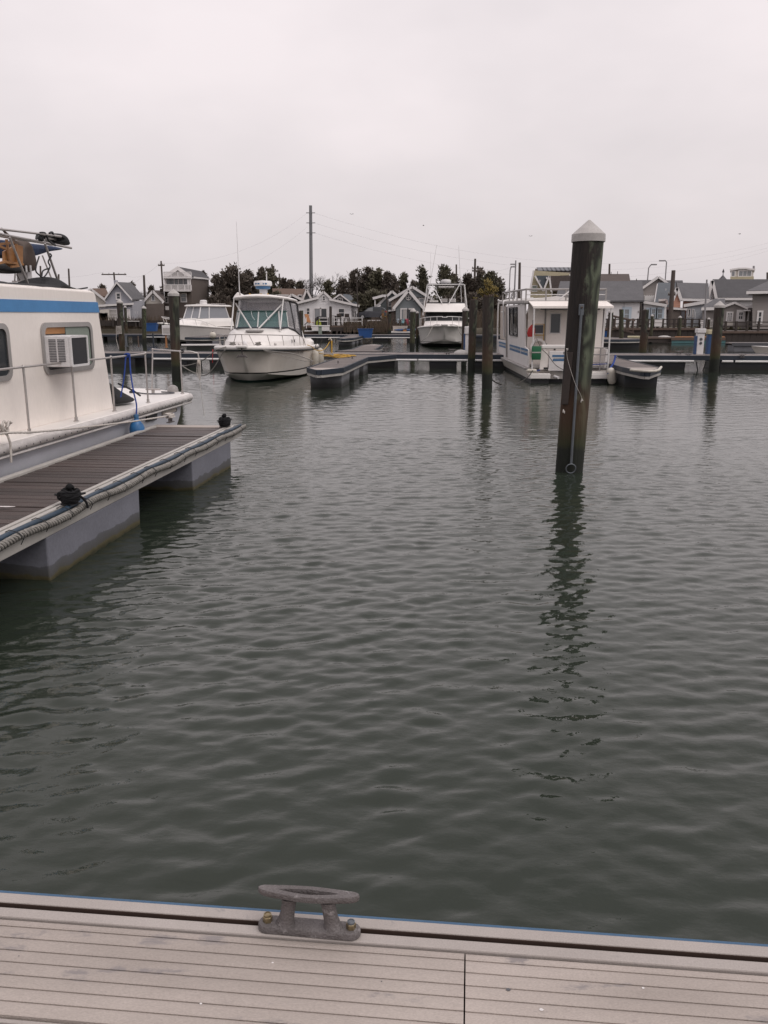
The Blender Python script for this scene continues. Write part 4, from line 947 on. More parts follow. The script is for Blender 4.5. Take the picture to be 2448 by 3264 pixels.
    for k in range(3): m.tube(spline([(.15 + .02 * k, -.24, 1.3), (.13 + .03 * k, -.25, 1.1), (.17, -.24, .98)]), .006, 5)
    m.build('halyard', W['ropewhite'], t)
    MB().tube([(-.1, -.30, 1.44), (-.05, -.30, 1.46)], .035, 8).build('clamp', W['black'], t, smooth=True)
    # deck fittings
    MB().lathe([(.09, 0), (.09, .025), (.078, .07), (.045, .10), (.01, .11)], (-.38, .0, zd), 14).build('deck_cowl', W['frame'], t, smooth=40)
    MB().lathe([(.05, 0), (.05, .03), (.02, .04)], (-.95, -.3, zd), 10).build('fuel_cap', W['black'], t)
    cb = MB().box(-.62, -.58, -.32, -.28, zd, zd + .05).tube([(-.72, -.3, zd + .06), (-.48, -.3, zd + .06)], .016, 6).build('deck_cleat', W['steel'], t)
    P = [(-.85, -.35, zd + .012), (-.6, -.55, zd + .012), (-.3, -.5, zd + .012), (-.25, -.3, zd + .012), (-.5, -.2, zd + .012)]
    MB().tube(spline(P), .010, 6).build('deck_line', W['pingrey'], t, smooth=True)
    # portlights in the topsides
    q = [hb(z1(*p), -.055) for p in ((1097, 1470), (1178, 1452), (1172, 1512), (1100, 1525))]
    MB().prism([(-.075, p.y, p.z) for p in q], (.045, 0, 0)).build('vent_opening', W['black'], t); 
    q = hb(z1(1328, 1436), -.05); MB().lathe([(.03, 0), (.03, .02)], (-.06, q.y, q.z), 12, Matrix.Rotation(R(90), 3, 'Y')).build('drain', W['black'], t)
    q = hb(z1(1275, 1445), -.05); MB().box(-.07, -.03, q.y - .28, q.y + .28, q.z - .035, q.z + .045).build('fender_board', W['beige'], t, bevel=.01)
    return t
houseboat()
# black bag on the foredeck
b0 = hbw((-.42, -1.95, .78))
g = thing('bag', 'black canvas bag slumped on the cream houseboat foredeck', 'bag', b0, -HA, local=True)
m = MB(); rs = random.Random(6)
m.loft([[(-.30, -.55, 0), (.22, -.55, 0), (.26, .25, 0), (-.25, .25, 0)], [(-.32, -.55, .16), (.22, -.56, .14), (.26, .22, .05), (-.26, .25, .07)], [(-.2, -.5, .34), (.05, -.52, .36), (.1, -.1, .12), (-.16, -.1, .14)], [(-.12, -.42, .37), (0, -.44, .38), (.03, -.3, .28), (-.1, -.28, .28)]])
o = m.build('sack', W['blackcloth'], g, smooth=True); s_ = o.modifiers.new('s', 'SUBSURF'); s_.levels = 2; s_.render_levels = 2
MB().tube(spline([(.1, -.3, .3), (.2, -.1, .2), (.24, .1, .1)]), .014, 6).build('strap', W['black'], g, smooth=True)
# blue fender on its doubled rope
f0 = hbw(hb(z1(1035, 1575), .10))
g = thing('fender', 'blue ball fender hanging by blue rope against the cream houseboat', 'fender', f0, -HA, local=True)
MB().lathe([(.01, -.14), (.06, -.125), (.098, -.06), (.10, 0), (.085, .05), (.045, .10), (.026, .13), (.026, .16), (.015, .17)], n=20).build('ball', W['fender'], g, smooth=True)
MB().lathe([(.030, .12), (.034, .16), (.028, .185)], n=10).build('eye', W['stripe2'], g, smooth=True)
rt = hb(z1(962, 1025), -.10)
def inf(v): return Vector((v[0], v[1], v[2])) - hb(z1(1035, 1575), .10)
kn = hb(z1(1008, 1295), .05); en = hb(z1(1032, 1500), .09)
P1 = [inf(rt + Vector((.02, .03, .01))), inf(rt.lerp(kn, .5)) + Vector((0, .01, 0)), inf(kn), inf(kn.lerp(en, .5)) + Vector((.02, 0, 0)), Vector((0, 0, .17))]
MB().tube(spline(P1), .011, 6).build('rope', W['ropeblue'], g, smooth=True)
lo = hb(z1(912, 1340), -.12)
MB().tube(spline([inf(rt + Vector((0, -.05, .0))), inf(rt.lerp(lo, .5)) + Vector((.01, -.02, 0)), inf(lo)]), .010, 6).build('rope', W['ropeblue'], g, smooth=True)
m = MB()
for k in range(4): c_ = inf(rt) + Vector((0, -.04 + k * .022, 0)); m.tube([c_ + Vector((.024 * math.cos(a), 0, .024 * math.sin(a))) for a in [2 * math.pi * j / 10 for j in range(11)]], .010, 6, False)
m.ball(inf(kn), .02, 8, 6); m.build('rope_hitch', W['ropeblue'], g, smooth=True)
# white mooring rope from the finger cleat along the hull
e = hb(z1(0, 1612), .09)
P = [CLE + Vector((0, 0, .10)), hbw(hb(z1(1000, 1525), .2)), hbw(hb(z1(600, 1572), .15)), hbw(hb(z1(250, 1605), .12)), hbw(hb(z1(0, 1618), .11)), hbw((.1, -7, .93))]
o = twisted(resample(spline(P, 8), .02), .0125, .05, 3, 8, .25).build('mooring_rope', W['ropewhite'], None, smooth=60); props(o, 'white mooring rope stretched along the cream houseboat hull', 'rope')
P = [hb(z1(30, 1600), .05), hb(z1(60, 1640), .10), hb(z1(78, 1700), .10), hb(z1(82, 1760), .10), hb(z1(85, 1835), .10)]
g = thing('mooring_rope', 'knotted white rope end hanging down the cream houseboat hull', 'rope', hbw(P[0]), -HA, local=True)
twisted(resample(spline([p - P[0] for p in P], 6), .015), .013, .045, 3, 8, .25).build('tail', W['ropewhite'], g, smooth=60)
rs = random.Random(3); Q = [Vector((.04 * math.cos(k * .9), .09 * math.sin(k * .7), .03 + .05 * math.sin(k * 1.3) + .02 * rs.random())) for k in range(22)]
twisted(resample(spline(Q, 4), .012), .013, .045, 3, 8, .25).build('knot', W['ropewhite'], g, smooth=60)

# ---- flybridge gear on the roof
def fb(x, y, xo=-.55): return hb(zF(x, y), xo)
RO = Vector((-.55, -3.8, 2.30)); 
g = thing('bimini_frame', 'folded sun awning on stainless tubes above the cream houseboat roof', 'awning', hbw(RO), -HA, local=True)
def T_(pts, r, name, m='steel'): return MB().tube([Vector(p) - RO for p in pts], r, 8).build(name, W[m], g, smooth=True)
yA = lambda x, y, xo: fb(x, y, xo)
T_([yA(-500, 130, -.5), yA(0, 168, -.5), yA(740, 255, -.5), yA(1075, 300, -.5)], .013, 'hoop')
T_([yA(-500, 175, -.55), yA(0, 255, -.55), yA(800, 410, -.55), yA(1255, 500, -.55)], .015, 'hoop')
T_([yA(-500, 200, -.62), yA(0, 292, -.62), yA(770, 418, -.62)], .012, 'hoop')
T_([yA(820, 330, -.66), yA(1085, 358, -.66)], .012, 'hoop'); T_([yA(780, 358, -.72), yA(1075, 408, -.72)], .012, 'hoop'); T_([yA(840, 260, -.58), yA(1080, 300, -.58)], .012, 'hoop')
for (a, b, xo) in (((165, 310), (520, 1205), -.52), ((790, 420), (1078, 1245), -.52), ((745, 630), (910, 1045), -1.5), ((275, 860), (258, 1090), -1.3), ((300, 970), (360, 1090), -1.0)):
    T_([yA(*a, xo), yA(*b, xo)], .0145 if xo > -.6 else .011, 'leg')
    MB().cbox(yA(*b, xo) - RO, (.05, .05, .02)).build('foot', W['steel'], g, bevel=.004)
# folded canvas: a lumpy roll
def lump(profile, xo, depth, m_, name, seed, parent=None, org=None):
    rs = random.Random(seed); n = len(profile); c = sum(profile, Vector()) / n
    rings = []
    for k in range(5):
        q = k / 4; s = .98 + .16 * math.sin(math.pi * q)
        rings.append([Vector((lerp(xo, xo - depth, q) + rs.uniform(-.01, .01), c.y + (p.y - c.y) * s + rs.uniform(-.008, .008), c.z + (p.z - c.z) * s + rs.uniform(-.008, .008))) - (org or RO) for p in profile])
    o = MB().loft(rings).build(name, W[m_], parent or g, smooth=True); s_ = o.modifiers.new('s', 'SUBSURF'); s_.levels = 1; s_.render_levels = 2; return o
pf = lambda pts, xo=-.6: [fb(x, y, xo) for x, y in pts]
lump(pf([(-400, 300), (0, 350), (300, 375), (560, 405), (800, 440), (1000, 470), (1240, 510), (1090, 540), (950, 548), (890, 585), (740, 625), (600, 652), (300, 660), (0, 660), (-400, 640)], -1.05), -1.05, .5, 'bluecloth', 'canvas', 1)
lump(pf([(975, 265), (1030, 248), (1100, 265), (1165, 310), (1195, 370), (1210, 435), (1195, 455), (1090, 440), (1065, 400), (1085, 350), (1060, 300)]), -.55, .3, 'blackcloth', 'boot', 2)
for i, pts in enumerate((((705, 235), (780, 235), (820, 290), (860, 370), (975, 455)), ((640, 345), (660, 265), (740, 240)), ((870, 245), (920, 225), (945, 300)), ((880, 600), (905, 640), (850, 740), (880, 840), (780, 1010), (690, 975), (630, 880), (690, 650)), ((860, 860), (760, 900), (740, 990)))):
    MB().tube(spline([fb(*p, -.5) - RO for p in pts]), .014 if i < 3 else .009, 5).build('strap', W['black'], g, smooth=True)
m = MB()
for (x, y) in ((720, 300), (740, 340), (700, 330)): m.ball(fb(x, y, -.53) - RO, .028, 7, 5)
m.build('buckle', W['blackcloth'], g, smooth=True)
# wooden folding chair lashed under the awning
co = fb(240, 830, -.62)
g2 = thing('wooden_chair', 'orange wooden folding chair lashed on the cream houseboat roof', 'chair', hbw(co), -HA, local=True)
pf2 = lambda pts, xo=-.62: [fb(x, y, xo) - co for x, y in pts]
MB().prism(pf2([(80, 560), (300, 440), (410, 470), (410, 780), (200, 835), (80, 745)]), (-.03, 0, 0)).build('back_panel', W['wood_chair'], g2, bevel=.005)
for pts in ([(115, 345), (165, 715)], [(-60, 440), (235, 405)], [(-60, 450), (110, 520)], [(100, 750), (405, 790)], [(-60, 780), (110, 735)], [(200, 830), (330, 815)], [(285, 430), (300, 800)]):
    a_, b_ = pf2(pts, -.60); MB().tube([a_, b_], .017, 4).build('slat', W['wood_chair'], g2)
lp = [fb(x, y, -.95) for x, y in ((40, 140), (150, 245), (300, 380), (420, 470), (330, 480), (230, 400))]
MB().prism([p - co for p in lp], (-.03, 0, 0)).build('backrest', W['timberbrown'], g2, bevel=.005)
# brown vinyl helm seat, tattered
so_ = fb(520, 1085, -.9)
g3 = thing('helm_seat', 'torn dark brown helm seat on white pedestal on the cream houseboat roof', 'seat', hbw(so_), -HA, local=True)
lump(pf([(400, 400), (500, 385), (545, 430), (580, 560), (610, 700), (640, 850), (630, 895), (560, 905), (430, 905), (400, 700)], -.9), -.85, .35, 'darkwood', 'backrest', 3, g3, so_)
lump(pf([(-60, 800), (60, 760), (150, 800), (260, 830), (400, 800), (400, 900), (350, 945), (200, 940), (60, 900), (-60, 890)], -.9), -.85, .35, 'blackcloth', 'cushion', 4, g3, so_)
MB().prism([fb(x, y, -.95) - so_ for x, y in ((485, 920), (560, 905), (582, 1085), (495, 1090))], (-.15, 0, 0)).build('pedestal', W['plastic'], g3, bevel=.01)
for a_, b_ in (((460, 810), (470, 930)), ((535, 805), (545, 915))): MB().tube([fb(*a_, -.84) - so_, fb(*b_, -.84) - so_], .012, 6).build('arm', W['plastic'], g3, smooth=True)
# black tarpaulin heaped along the roof edge
tp = hbw((-.6, -4.2, 2.29))
g4 = thing('tarpaulin', 'crumpled black tarpaulin heaped along the cream houseboat roof edge', 'tarpaulin', tp, -HA, local=True)
rs = random.Random(12); rings = []
for k in range(34):
    q = k / 33; y = lerp(-2.4, 1.35, q); h = .07 * (1 if q < .9 else max(.12, (1 - q) / .1)) * (.8 + .35 * rs.random()) + (.09 if .80 < q < .86 else 0)
    rings.append([(.26 + rs.uniform(-.03, .03), y, .0), (.25 + rs.uniform(-.04, .03), y, h * .55), (.12 + rs.uniform(-.03, .03), y, h), (-.1, y, h * (.85 + .2 * rs.random())), (-.35, y, h * .7), (-.5, y, 0)])
o = MB().loft(rings).build('heap', W['blackcloth'], g4, smooth=True); s_ = o.modifiers.new('s', 'SUBSURF'); s_.levels = 1; s_.render_levels = 2
a_ = fb(1160, 1160, -.5); b_ = fb(1280, 1245, -.5); c_ = fb(1540, 1200, -.5)
o0 = Vector((-.6, -4.2, 2.29))
MB().tube([a_ - o0, b_ - o0, c_ - o0], .010, 6).build('pole', W['black'], g4, smooth=True)
# ================================================================ PLANING HULLS
class Hull:
    """y = 0 at the stem head, stern at y = -L; x to starboard/port; z = 0 waterline"""
    def __init__(s, L_, B, zb, za, draft, rake=1.3, full=2.6, pw=.6, chine_b=.42, chine_a=.06, flare=.1):
        s.L, s.B, s.zb, s.za, s.draft, s.rake, s.full, s.pw, s.cb, s.ca, s.fl = L_, B, zb, za, draft, rake, full, pw, chine_b, chine_a, flare
    def hb(s, y):                                   # half breadth at the sheer
        t = 1 + y / s.L; q = max(0, (t - .40) / .60); return s.B / 2 * max(0, 1 - q ** s.full) ** s.pw
    def zs(s, y): t = 1 + y / s.L; return lerp(s.za, s.zb, t ** 1.6)
    def keel(s, y):
        if y <= -s.rake: return -s.draft
        q = 1 + y / s.rake; return -s.draft + (s.zs(y) - .02 + s.draft) * q ** 1.5
    def sec(s, y):
        kz = s.keel(y); zs = s.zs(y); b = s.hb(y); t = 1 + y / s.L
        cz = max(kz + .001, lerp(s.ca, s.cb, max(0, (t - .45) / .55) ** 1.7)); cz = min(cz, zs - .01)
        q = (zs - cz) / max(.01, zs - kz)
        cb = b * lerp(.93, .55, max(0, (t - .35) / .65) ** 1.3) * min(1, max(0, (cz - kz) / .12)) ** .5
        pts = [(0, kz), (cb * .55, lerp(kz, cz, .62)), (cb, cz), (cb + .03 * min(1, b), cz + .012)]
        for k in (.25, .5, .75, 1): pts.append((lerp(cb + .03 * min(1, b), b, k ** (1 + s.fl * 6 * max(0, t - .4))), lerp(cz + .012, zs, k)))
        return pts
    def ys(s, n=26): return [-s.L * (1 - (k / n) ** .62) if False else -s.L + s.L * (1 - (1 - k / n) ** 1.5) for k in range(n)] + [-.004]
    def shell(s, n=26, z0=None, z1_=None):
        R_ = []
        for y in s.ys(n):
            h = s.sec(y); R_.append([(x, y, z) for x, z in h[::-1]] + [(-x, y, z) for x, z in h[1:]])
        m = MB().loft(R_, cap=False, closed=False); k = len(R_[0]); m.f.append(tuple(range(k))); return m
    def sheer(s, n=26, out=0, dz=0): 
        Lf = [(s.hb(y) + out, y, s.zs(y) + dz) for y in s.ys(n)]
        return Lf + [(-x, y, z) for x, y, z in Lf[::-1]]
    def deck(s, n=26, dz=0, camber=.04, y0=None):
        R_ = []
        for y in s.ys(n):
            if y0 is not None and y < y0: continue
            b = s.hb(y); z = s.zs(y) + dz; R_.append([(b * k, y, z + camber * (1 - k * k) * min(1, b)) for k in (1, .5, 0, -.5, -1)])
        return MB().loft(R_, cap=False, closed=False)
def hullmat(name, top, bottom, stripe, zw, zs_, ramp):
    """gelcoat with a boot stripe that climbs towards the bow (object space)"""
    m = mat(name, top[0], top[1], 1.2, .3, 0, 0, 8, stretch=(1, 1, .3), vary=.04)
    N, L, b, src = base_link(m); tc = N.new('ShaderNodeTexCoord'); s = N.new('ShaderNodeSeparateXYZ'); L.new(tc.outputs['Object'], s.inputs[0])
    y = N.new('ShaderNodeMapRange'); y.inputs[1].default_value = ramp[0]; y.inputs[2].default_value = 0; y.inputs[3].default_value = 0; y.inputs[4].default_value = ramp[1]; L.new(s.outputs[1], y.inputs[0])
    d = N.new('ShaderNodeMath'); d.operation = 'SUBTRACT'; L.new(s.outputs[2], d.inputs[0]); L.new(y.outputs[0], d.inputs[1])
    def step(z, colr, prev):
        g = N.new('ShaderNodeMath'); g.operation = 'LESS_THAN'; L.new(d.outputs[0], g.inputs[0]); g.inputs[1].default_value = z
        mx = N.new('ShaderNodeMix'); mx.data_type = 'RGBA'; L.new(g.outputs[0], mx.inputs[0]); L.new(prev, mx.inputs[6]); mx.inputs[7].default_value = (*colr, 1); return mx.outputs[2]
    o = step(zs_[1], stripe, src); o = step(zs_[0], top[0], o) if zs_[0] > zw + .001 else o; o = step(zw, bottom, o); L.new(o, b.inputs['Base Color']); return m
def ring_outline(pts, z): return [(x, y, z) for x, y in pts]
def boat(name, label, cat, uv, Y, ang):
    p = at(uv, Y); return thing(name, label, cat, (p.x, p.y, 0), ang, local=True)
def tubes(t, lst, r, name, m, n=7):
    for pts in lst: MB().tube(pts, r, n).build(name, W[m], t, smooth=True)

# ---------------------------------------------------------------- hardtop cruiser (centre)
def cruiser():
    t = boat('cabin_cruiser', 'white hardtop cabin cruiser, bow towards the viewer, left of centre', 'boat', (772, 1112), 25.4, R(177.2))
    H = Hull(6.7, 3.12, 1.03, .86, .32, 1.45, 3.0, .62, .34, .05, .12)
    H.shell().build('hull', hullmat('cruiser_hull', ((.70, .655, .61), (.60, .54, .48)), (.025, .07, .06), (.02, .018, .018), .02, (.23, .27), (-5, .04)), t, smooth=40)
    H.deck(camber=.05, dz=.03).build('deck', W['gel'], t, smooth=True)
    MB().tube([p for p in H.sheer(out=-.03, dz=.035)], .07, 8).build('gunwale', W['gel'], t, smooth=True)
    MB().tube([p for p in H.sheer(out=.022, dz=-.035)], .03, 8).build('rub_rail', W['black'], t, smooth=True)
    # bow pulpit and anchor
    MB().prism([(-.22, -.35, 1.06), (.22, -.35, 1.06), (.17, .16, 1.07), (-.17, .16, 1.07)], (0, 0, .07)).build('pulpit', W['gel'], t, bevel=.02)
    a = MB().tube([(0, .1, 1.05), (0, -.02, .84)], .022, 6).build('anchor', W['galv'], t, smooth=True)
    MB().prism([(-.19, .08, .78), (-.11, .10, .86), (.11, .10, .86), (.19, .08, .78), (.1, .09, .80), (-.1, .09, .80)], (0, -.06, 0)).build('fluke', W['galv'], a, bevel=.008)
    # trunk cabin
    def trunk(f, z, yb, yf, w_): 
        o = []
        for k in range(13):
            q = -1 + 2 * k / 12; o.append((q * w_, lerp(yf, yf - f, abs(q) ** 2.4), z))
        return o + [(-w_ * -1, yb, z), (-w_, yb, z)]
    MB().loft([trunk(1.0, 1.0, -5.8, -1.25, 1.18), trunk(1.0, 1.20, -5.8, -1.33, 1.16), trunk(1.0, 1.24, -5.8, -1.42, 1.13), trunk(.9, 1.46, -5.8, -1.75, 1.06), trunk(.85, 1.55, -5.8, -2.15, 1.02), trunk(.8, 1.60, -5.8, -2.45, .95)]).build('trunk_cabin', W['gel'], t, smooth=38)
    for sx in (-1, 1):
        for yy in (-2.75, -3.3):
            x = 1.152
            g = MB().cbox((sx * x, yy, 1.17), (.05, .17, .085)).build('porthole', W['glass'], t, bevel=.01)
            m = MB(); 
            for (a0, a1, b0, b1) in ((-.11, .11, .045, .07), (-.11, .11, -.07, -.045), (-.11, -.088, -.045, .045), (.088, .11, -.045, .045)): m.box(sx * x - .02, sx * x + .034, yy + a0, yy + a1, 1.17 + b0, 1.17 + b1)
            m.build('rim', W['plastic'], g)
    MB().loft([rrz(0, -1.95, .30, .22, 1.50), rrz(0, -1.95, .30, .22, 1.535), rrz(0, -1.95, .26, .18, 1.55)]).build('hatch', W['frame'], t, smooth=30)
    # windscreen: three tinted panes in a dark frame, curtain above, side curtains aft
    zb, zt = 1.60, 2.12
    fb_, ft = [(-.98, -3.15), (-.78, -2.55), (0, -2.42), (.78, -2.55), (.98, -3.15)], [(-.90, -3.25), (-.70, -2.82), (0, -2.70), (.70, -2.82), (.90, -3.25)]
    for i in range(4):
        g = MB().add([(*fb_[i], zb), (*fb_[i + 1], zb), (*ft[i + 1], zt), (*ft[i], zt)], [(0, 1, 2, 3)]).build('windscreen_pane', W['tint'], t, solid=.008)
    fr = MB()
    for i in range(5): fr.tube([(*fb_[i], zb), (*ft[i], zt)], .030 if i in (1, 3) else .024, 6)
    fr.build('windscreen_mullion', W['white_tube'], t)
    MB().tube([(*p, zb + .01) for p in fb_], .025, 6).build('windscreen_frame', W['navy'], t); MB().tube([(*p, zt) for p in ft], .03, 6).build('windscreen_frame', W['teal_bottom'], t)
    cu = [(-.84, -3.3), (-.66, -2.85), (0, -2.74), (.66, -2.85), (.84, -3.3)]
    for i in range(4): MB().add([(*ft[i], zt), (*ft[i + 1], zt), (*cu[i + 1], 2.54), (*cu[i], 2.54)], [(0, 1, 2, 3)]).build('front_curtain', W['vinyl'], t, solid=.005)
    for sx in (-1, 1):
        sp = [(-3.15, 1.6), (-4.0, 1.48), (-5.0, 1.35), (-5.5, 1.0)]
        a0 = [(sx * 1.0, -3.15, 1.58), (sx * 1.06, -4.1, 1.5), (sx * 1.12, -5.3, 1.25), (sx * .98, -5.05, 2.40), (sx * .88, -4.1, 2.46), (sx * .84, -3.3, 2.52)]
        MB().add(a0[:2] + a0[4:], [(0, 1, 2, 3)]).build('side_curtain', W['vinyl'], t, solid=.005); MB().add(a0[1:5], [(0, 1, 2, 3)]).build('side_curtain', W['vinyl'], t, solid=.005)
        fr = MB(); fr.tube([a0[1], a0[4]], .03, 6); fr.tube([a0[2], a0[3]], .05, 6); fr.tube([a0[0], a0[1], a0[2]], .035, 6); fr.tube([a0[3], a0[4], a0[5]], .03, 6); fr.build('curtain_binding', W['blackcloth'], t, smooth=True)
    # inside: dark helm and seats seen through the glass
    MB().box(-.9, .9, -3.3, -3.05, 1.4, 1.80).build('helm_console', W['gel'], t, bevel=.04)
    for x in (-.5, .45): MB().box(x - .22, x + .22, -3.95, -3.75, 1.5, 2.25).build('helm_seat', W['navy'], t, bevel=.05)
    MB().box(-1.0, 1.0, -5.75, -5.70, 1.0, 1.6).build('aft_bulkhead', W['pingrey'], t)
    MB().tube([(.45 + .18 * math.cos(a), -3.42, 1.9 + .18 * math.sin(a)) for a in [2 * math.pi * k / 14 for k in range(15)]], .012, 6, False).build('steering_wheel', W['black'], t)
    # hardtop
    def ht(s, z, dz): 
        o = []
        for x, y in ((-.98, -5.3), (-1.02, -4.2), (-.98, -3.0), (-.80, -2.62), (-.4, -2.50), (0, -2.47), (.4, -2.50), (.80, -2.62), (.98, -3.0), (1.02, -4.2), (.98, -5.3)):
            o.append((x * s, (y + 3.9) * s - 3.9, z - .07 * (x / 1.0) ** 2 - .05 * max(0, (-y - 3.2) / 2.0) ** 1.2 + dz))
        return o
    MB().loft([ht(.96, 2.56, 0), ht(1, 2.575, 0), ht(1.01, 2.61, 0), ht(.97, 2.65, 0), ht(.8, 2.67, 0), ht(.3, 2.685, 0)]).build('hardtop', W['gel'], t, smooth=40)
    MB().prism([(.62, -3.1, 2.62), (1.0, -3.1, 2.58), (.86, -3.15, 2.74)], (0, -.35, 0)).build('hardtop_fairing', W['gel'], t, bevel=.02)
    st = [[(.90, -2.85, 2.56), (.93, -2.35, 1.56)], [(.86, -2.85, 2.38), (.19, -2.28, 1.58)], [(-.86, -2.85, 2.38), (-.06, -2.28, 1.58)], [(-.88, -2.85, 2.56), (-.83, -2.35, 1.56)]]
    for s_ in st:
        o = MB().tube(s_, .026, 8).build('hardtop_strut', W['white_tube'], t, smooth=True); MB().lathe([(.05, -.03), (.05, .0), (.03, .02)], s_[1], 8).build('strut_foot', W['steel'], o)
    for x in (.25, -.28):
        MB().tube([(x, -2.62, 2.13), (x - .05, -2.5, 1.98), (x - .15, -2.45, 1.86)], .008, 4).build('wiper', W['plastic'], t)
    # roof gear
    g = MB().lathe([(.30, 2.94), (.33, 2.96), (.33, 3.06), (.30, 3.10), (.05, 3.12)], (.0, -3.6, 0), 20).build('radar_dome', W['plastic'], t, smooth=40)
    MB().box(-.12, .12, -3.7, -3.5, 2.66, 2.85).build('radar_bracket', W['plastic'], t, bevel=.01); MB().lathe([(.22, 2.84), (.27, 2.86), (.27, 2.945), (.2, 2.95)], (0, -3.6, 0), 18).build('radar_base', W['stripe2'], t, smooth=40)
    for (x0, x1) in ((.17, .25), (.06, .14), (-.10, -.06), (-.20, -.13)):
        a0, a1 = math.asin(x0 / .335), math.asin(x1 / .335)
        MB().add([(.335 * math.sin(a0), -3.6 + .335 * math.cos(a0), 2.985), (.335 * math.sin(a1), -3.6 + .335 * math.cos(a1), 2.985), (.335 * math.sin(a1), -3.6 + .335 * math.cos(a1), 3.03), (.335 * math.sin(a0), -3.6 + .335 * math.cos(a0), 3.03)], [(0, 1, 2, 3)]).build('radar_lettering', W['stripe2'], g)
    MB().tube([(-.12, -3.7, 2.7), (-.12, -3.7, 3.34)], .022, 6).build('light_mast', W['plastic'], t, smooth=True); MB().ball((-.12, -3.7, 3.38), .035, 8, 6).build('anchor_light', W['plastic'], t, smooth=True)
    MB().tube([(.72, -3.0, 2.63), (.74, -3.0, 2.78)], .03, 8).build('antenna_base', W['steel'], t, smooth=True)
    q = at(z4(460, 0), 28.4); top = at((747, 706), 28.6)
    lo = dock_pt(t, .74, -3.0, 2.7); v = Matrix.Rotation(-R(177.2), 4, 'Z') @ (top - Vector(t.location)); 
    MB().tube([(.74, -3.0, 2.72), (v.x * .35 + .74 * .65, -3.05, 2.72 + (v.z - 2.72) * .35), (v.x, -3.1, v.z)], [.018, .013, .007], 6).build('antenna', W['plastic'], t, smooth=True)
    for x in (-.35, -.1, .3): MB().lathe([(.035, 0), (.03, .02), (.01, .03)], (x, -2.72, 2.655), 8).build('marker_lamp', W['ropeyellow'], t)
    # bow rail
    ys = [-.12, -.6, -1.3, -2.2, -3.1, -3.9, -4.5]
    def rp(y, sx, h): b = max(.10, H.hb(y) - .12); return (sx * b * .97, y, H.zs(y) + h)
    for sx in (-1, 1):
        P = [(0, .02, 1.03 + .42)] + [rp(y, sx, .42 if y > -3.5 else (.32 if y > -4.2 else .04)) for y in ys]
        MB().tube(spline(P, 4), .014, 7).build('bow_rail', W['steel'], t, smooth=True)
        for y in ys[:-1]:
            b = rp(y - .12, sx, .04); MB().tube([b, rp(y, sx, .41 if y > -3.5 else .32)], .012, 6).build('rail_post', W['steel'], t, smooth=True)
    MB().tube([(0, -.1, 1.1), (0, .02, 1.45)], .012, 6).build('rail_post', W['steel'], t, smooth=True)
    for (x, y) in ((.45, -.55), (-.42, -.5)):
        o = MB().box(x - .05, x + .05, y - .03, y + .03, 1.08, 1.13).tube([(x - .11, y, 1.145), (x + .11, y, 1.145)], .018, 6).build('bow_cleat', W['galv'], t)
        m = MB(); rs = random.Random(int(x * 100))
        P = [(x + .1 * math.cos(k * .9) * (.6 + .4 * rs.random()), y + .06 * math.sin(k * .9), 1.14 + .004 * k) for k in range(20)]
        MB().tube(spline(P, 3), .014, 5).build('hitch', W['rope'], o)
    MB().ball((.12, -.9, 1.16), .085, 10, 7, (1, .6, 1)).build('spotlight', W['plastic'], t, smooth=True)
    for (x, y) in ((.28, -.75), (-.85, -1.25)): MB().lathe([(.04, 0), (.045, .05), (.02, .09)], (x, y, 1.09), 8).build('deck_vent', W['steel'], t, smooth=True)
    # registration marks on the bow flare
    m = MB()
    for k in range(6):
        if k == 2: continue
        y = -2.2 - k * .14; h = Hull.sec(H, y); b, z = lerp(h[6][0], h[7][0], .3), lerp(h[6][1], h[7][1], .3); b2, z2_ = lerp(h[6][0], h[7][0], .75), lerp(h[6][1], h[7][1], .75)
        m.add([(-b - .012, y, z), (-b - .012, y - .07, z), (-b2 - .012, y - .08, z2_), (-b2 - .012, y - .05, z2_)], [(0, 1, 2, 3)])
    m.build('registration_marks', W['darkwood'], t)
    # transom bracket and engine cowl, just visible behind the quarter
    MB().loft([rrz(-.9, -7.0, .42, .3, .25), rrz(-.9, -7.0, .45, .33, .7), rrz(-.9, -7.0, .42, .30, 1.05), rrz(-.9, -7.0, .3, .2, 1.16)]).build('engine_cowl', W['gel'], t, smooth=40)
    return t, H
def rrz(cx_, cy_, w_, h, z, r=None):
    return [(x, y, z) for x, y in rrect(cx_, cy_, 2 * w_, 2 * h, r or min(w_, h) * .5, 3)]
CR, CH = cruiser(); CR.scale = (.9, 1, 1)
def crw(x, y, z): return dock_pt(CR, x * .9, y, z)
# fenders and lines of the cruiser
for i, (y, lb, s) in enumerate(((-4.8, 'upright white fender hanging at the cruiser quarter, nearer the bow', 1), (-6.2, 'stained white fender hanging by the finger dock at the cruiser stern', 1.1))):
    b = CH.hb(y); p = crw(-b - .15, y, .18)
    g = thing('fender', lb, 'fender', p, 0, 'fenders of the hardtop cruiser', local=True)
    MB().lathe([(.02, 0), (.10 * s, .05), (.125 * s, .14), (.125 * s, .5), (.10 * s, .60), (.03, .66)], n=14).build('body', W['fenderwhite'], g, smooth=True)
    MB().tube([(0, 0, .64), (.02, .02, .78), (.09, .0, .98)], .014, 5).build('rope', W['ropedark'], g)
def rope(label, P, r=.014, m='rope', n=6, cat='rope'):
    o = MB().tube(spline(P, 6), r, n).build('mooring_rope', W[m], None, smooth=True); return props(o, label, cat)
rope('bow line from the cruiser dropping left in a slack loop to the water', [crw(.45, -.5, 1.12), crw(.9, -.2, 1.0), at(zL(1440, 460), 27.5), at(zL(1300, 540), 29), at(zL(1125, 580), 31), at(zL(1120, 570), 33)], .016)
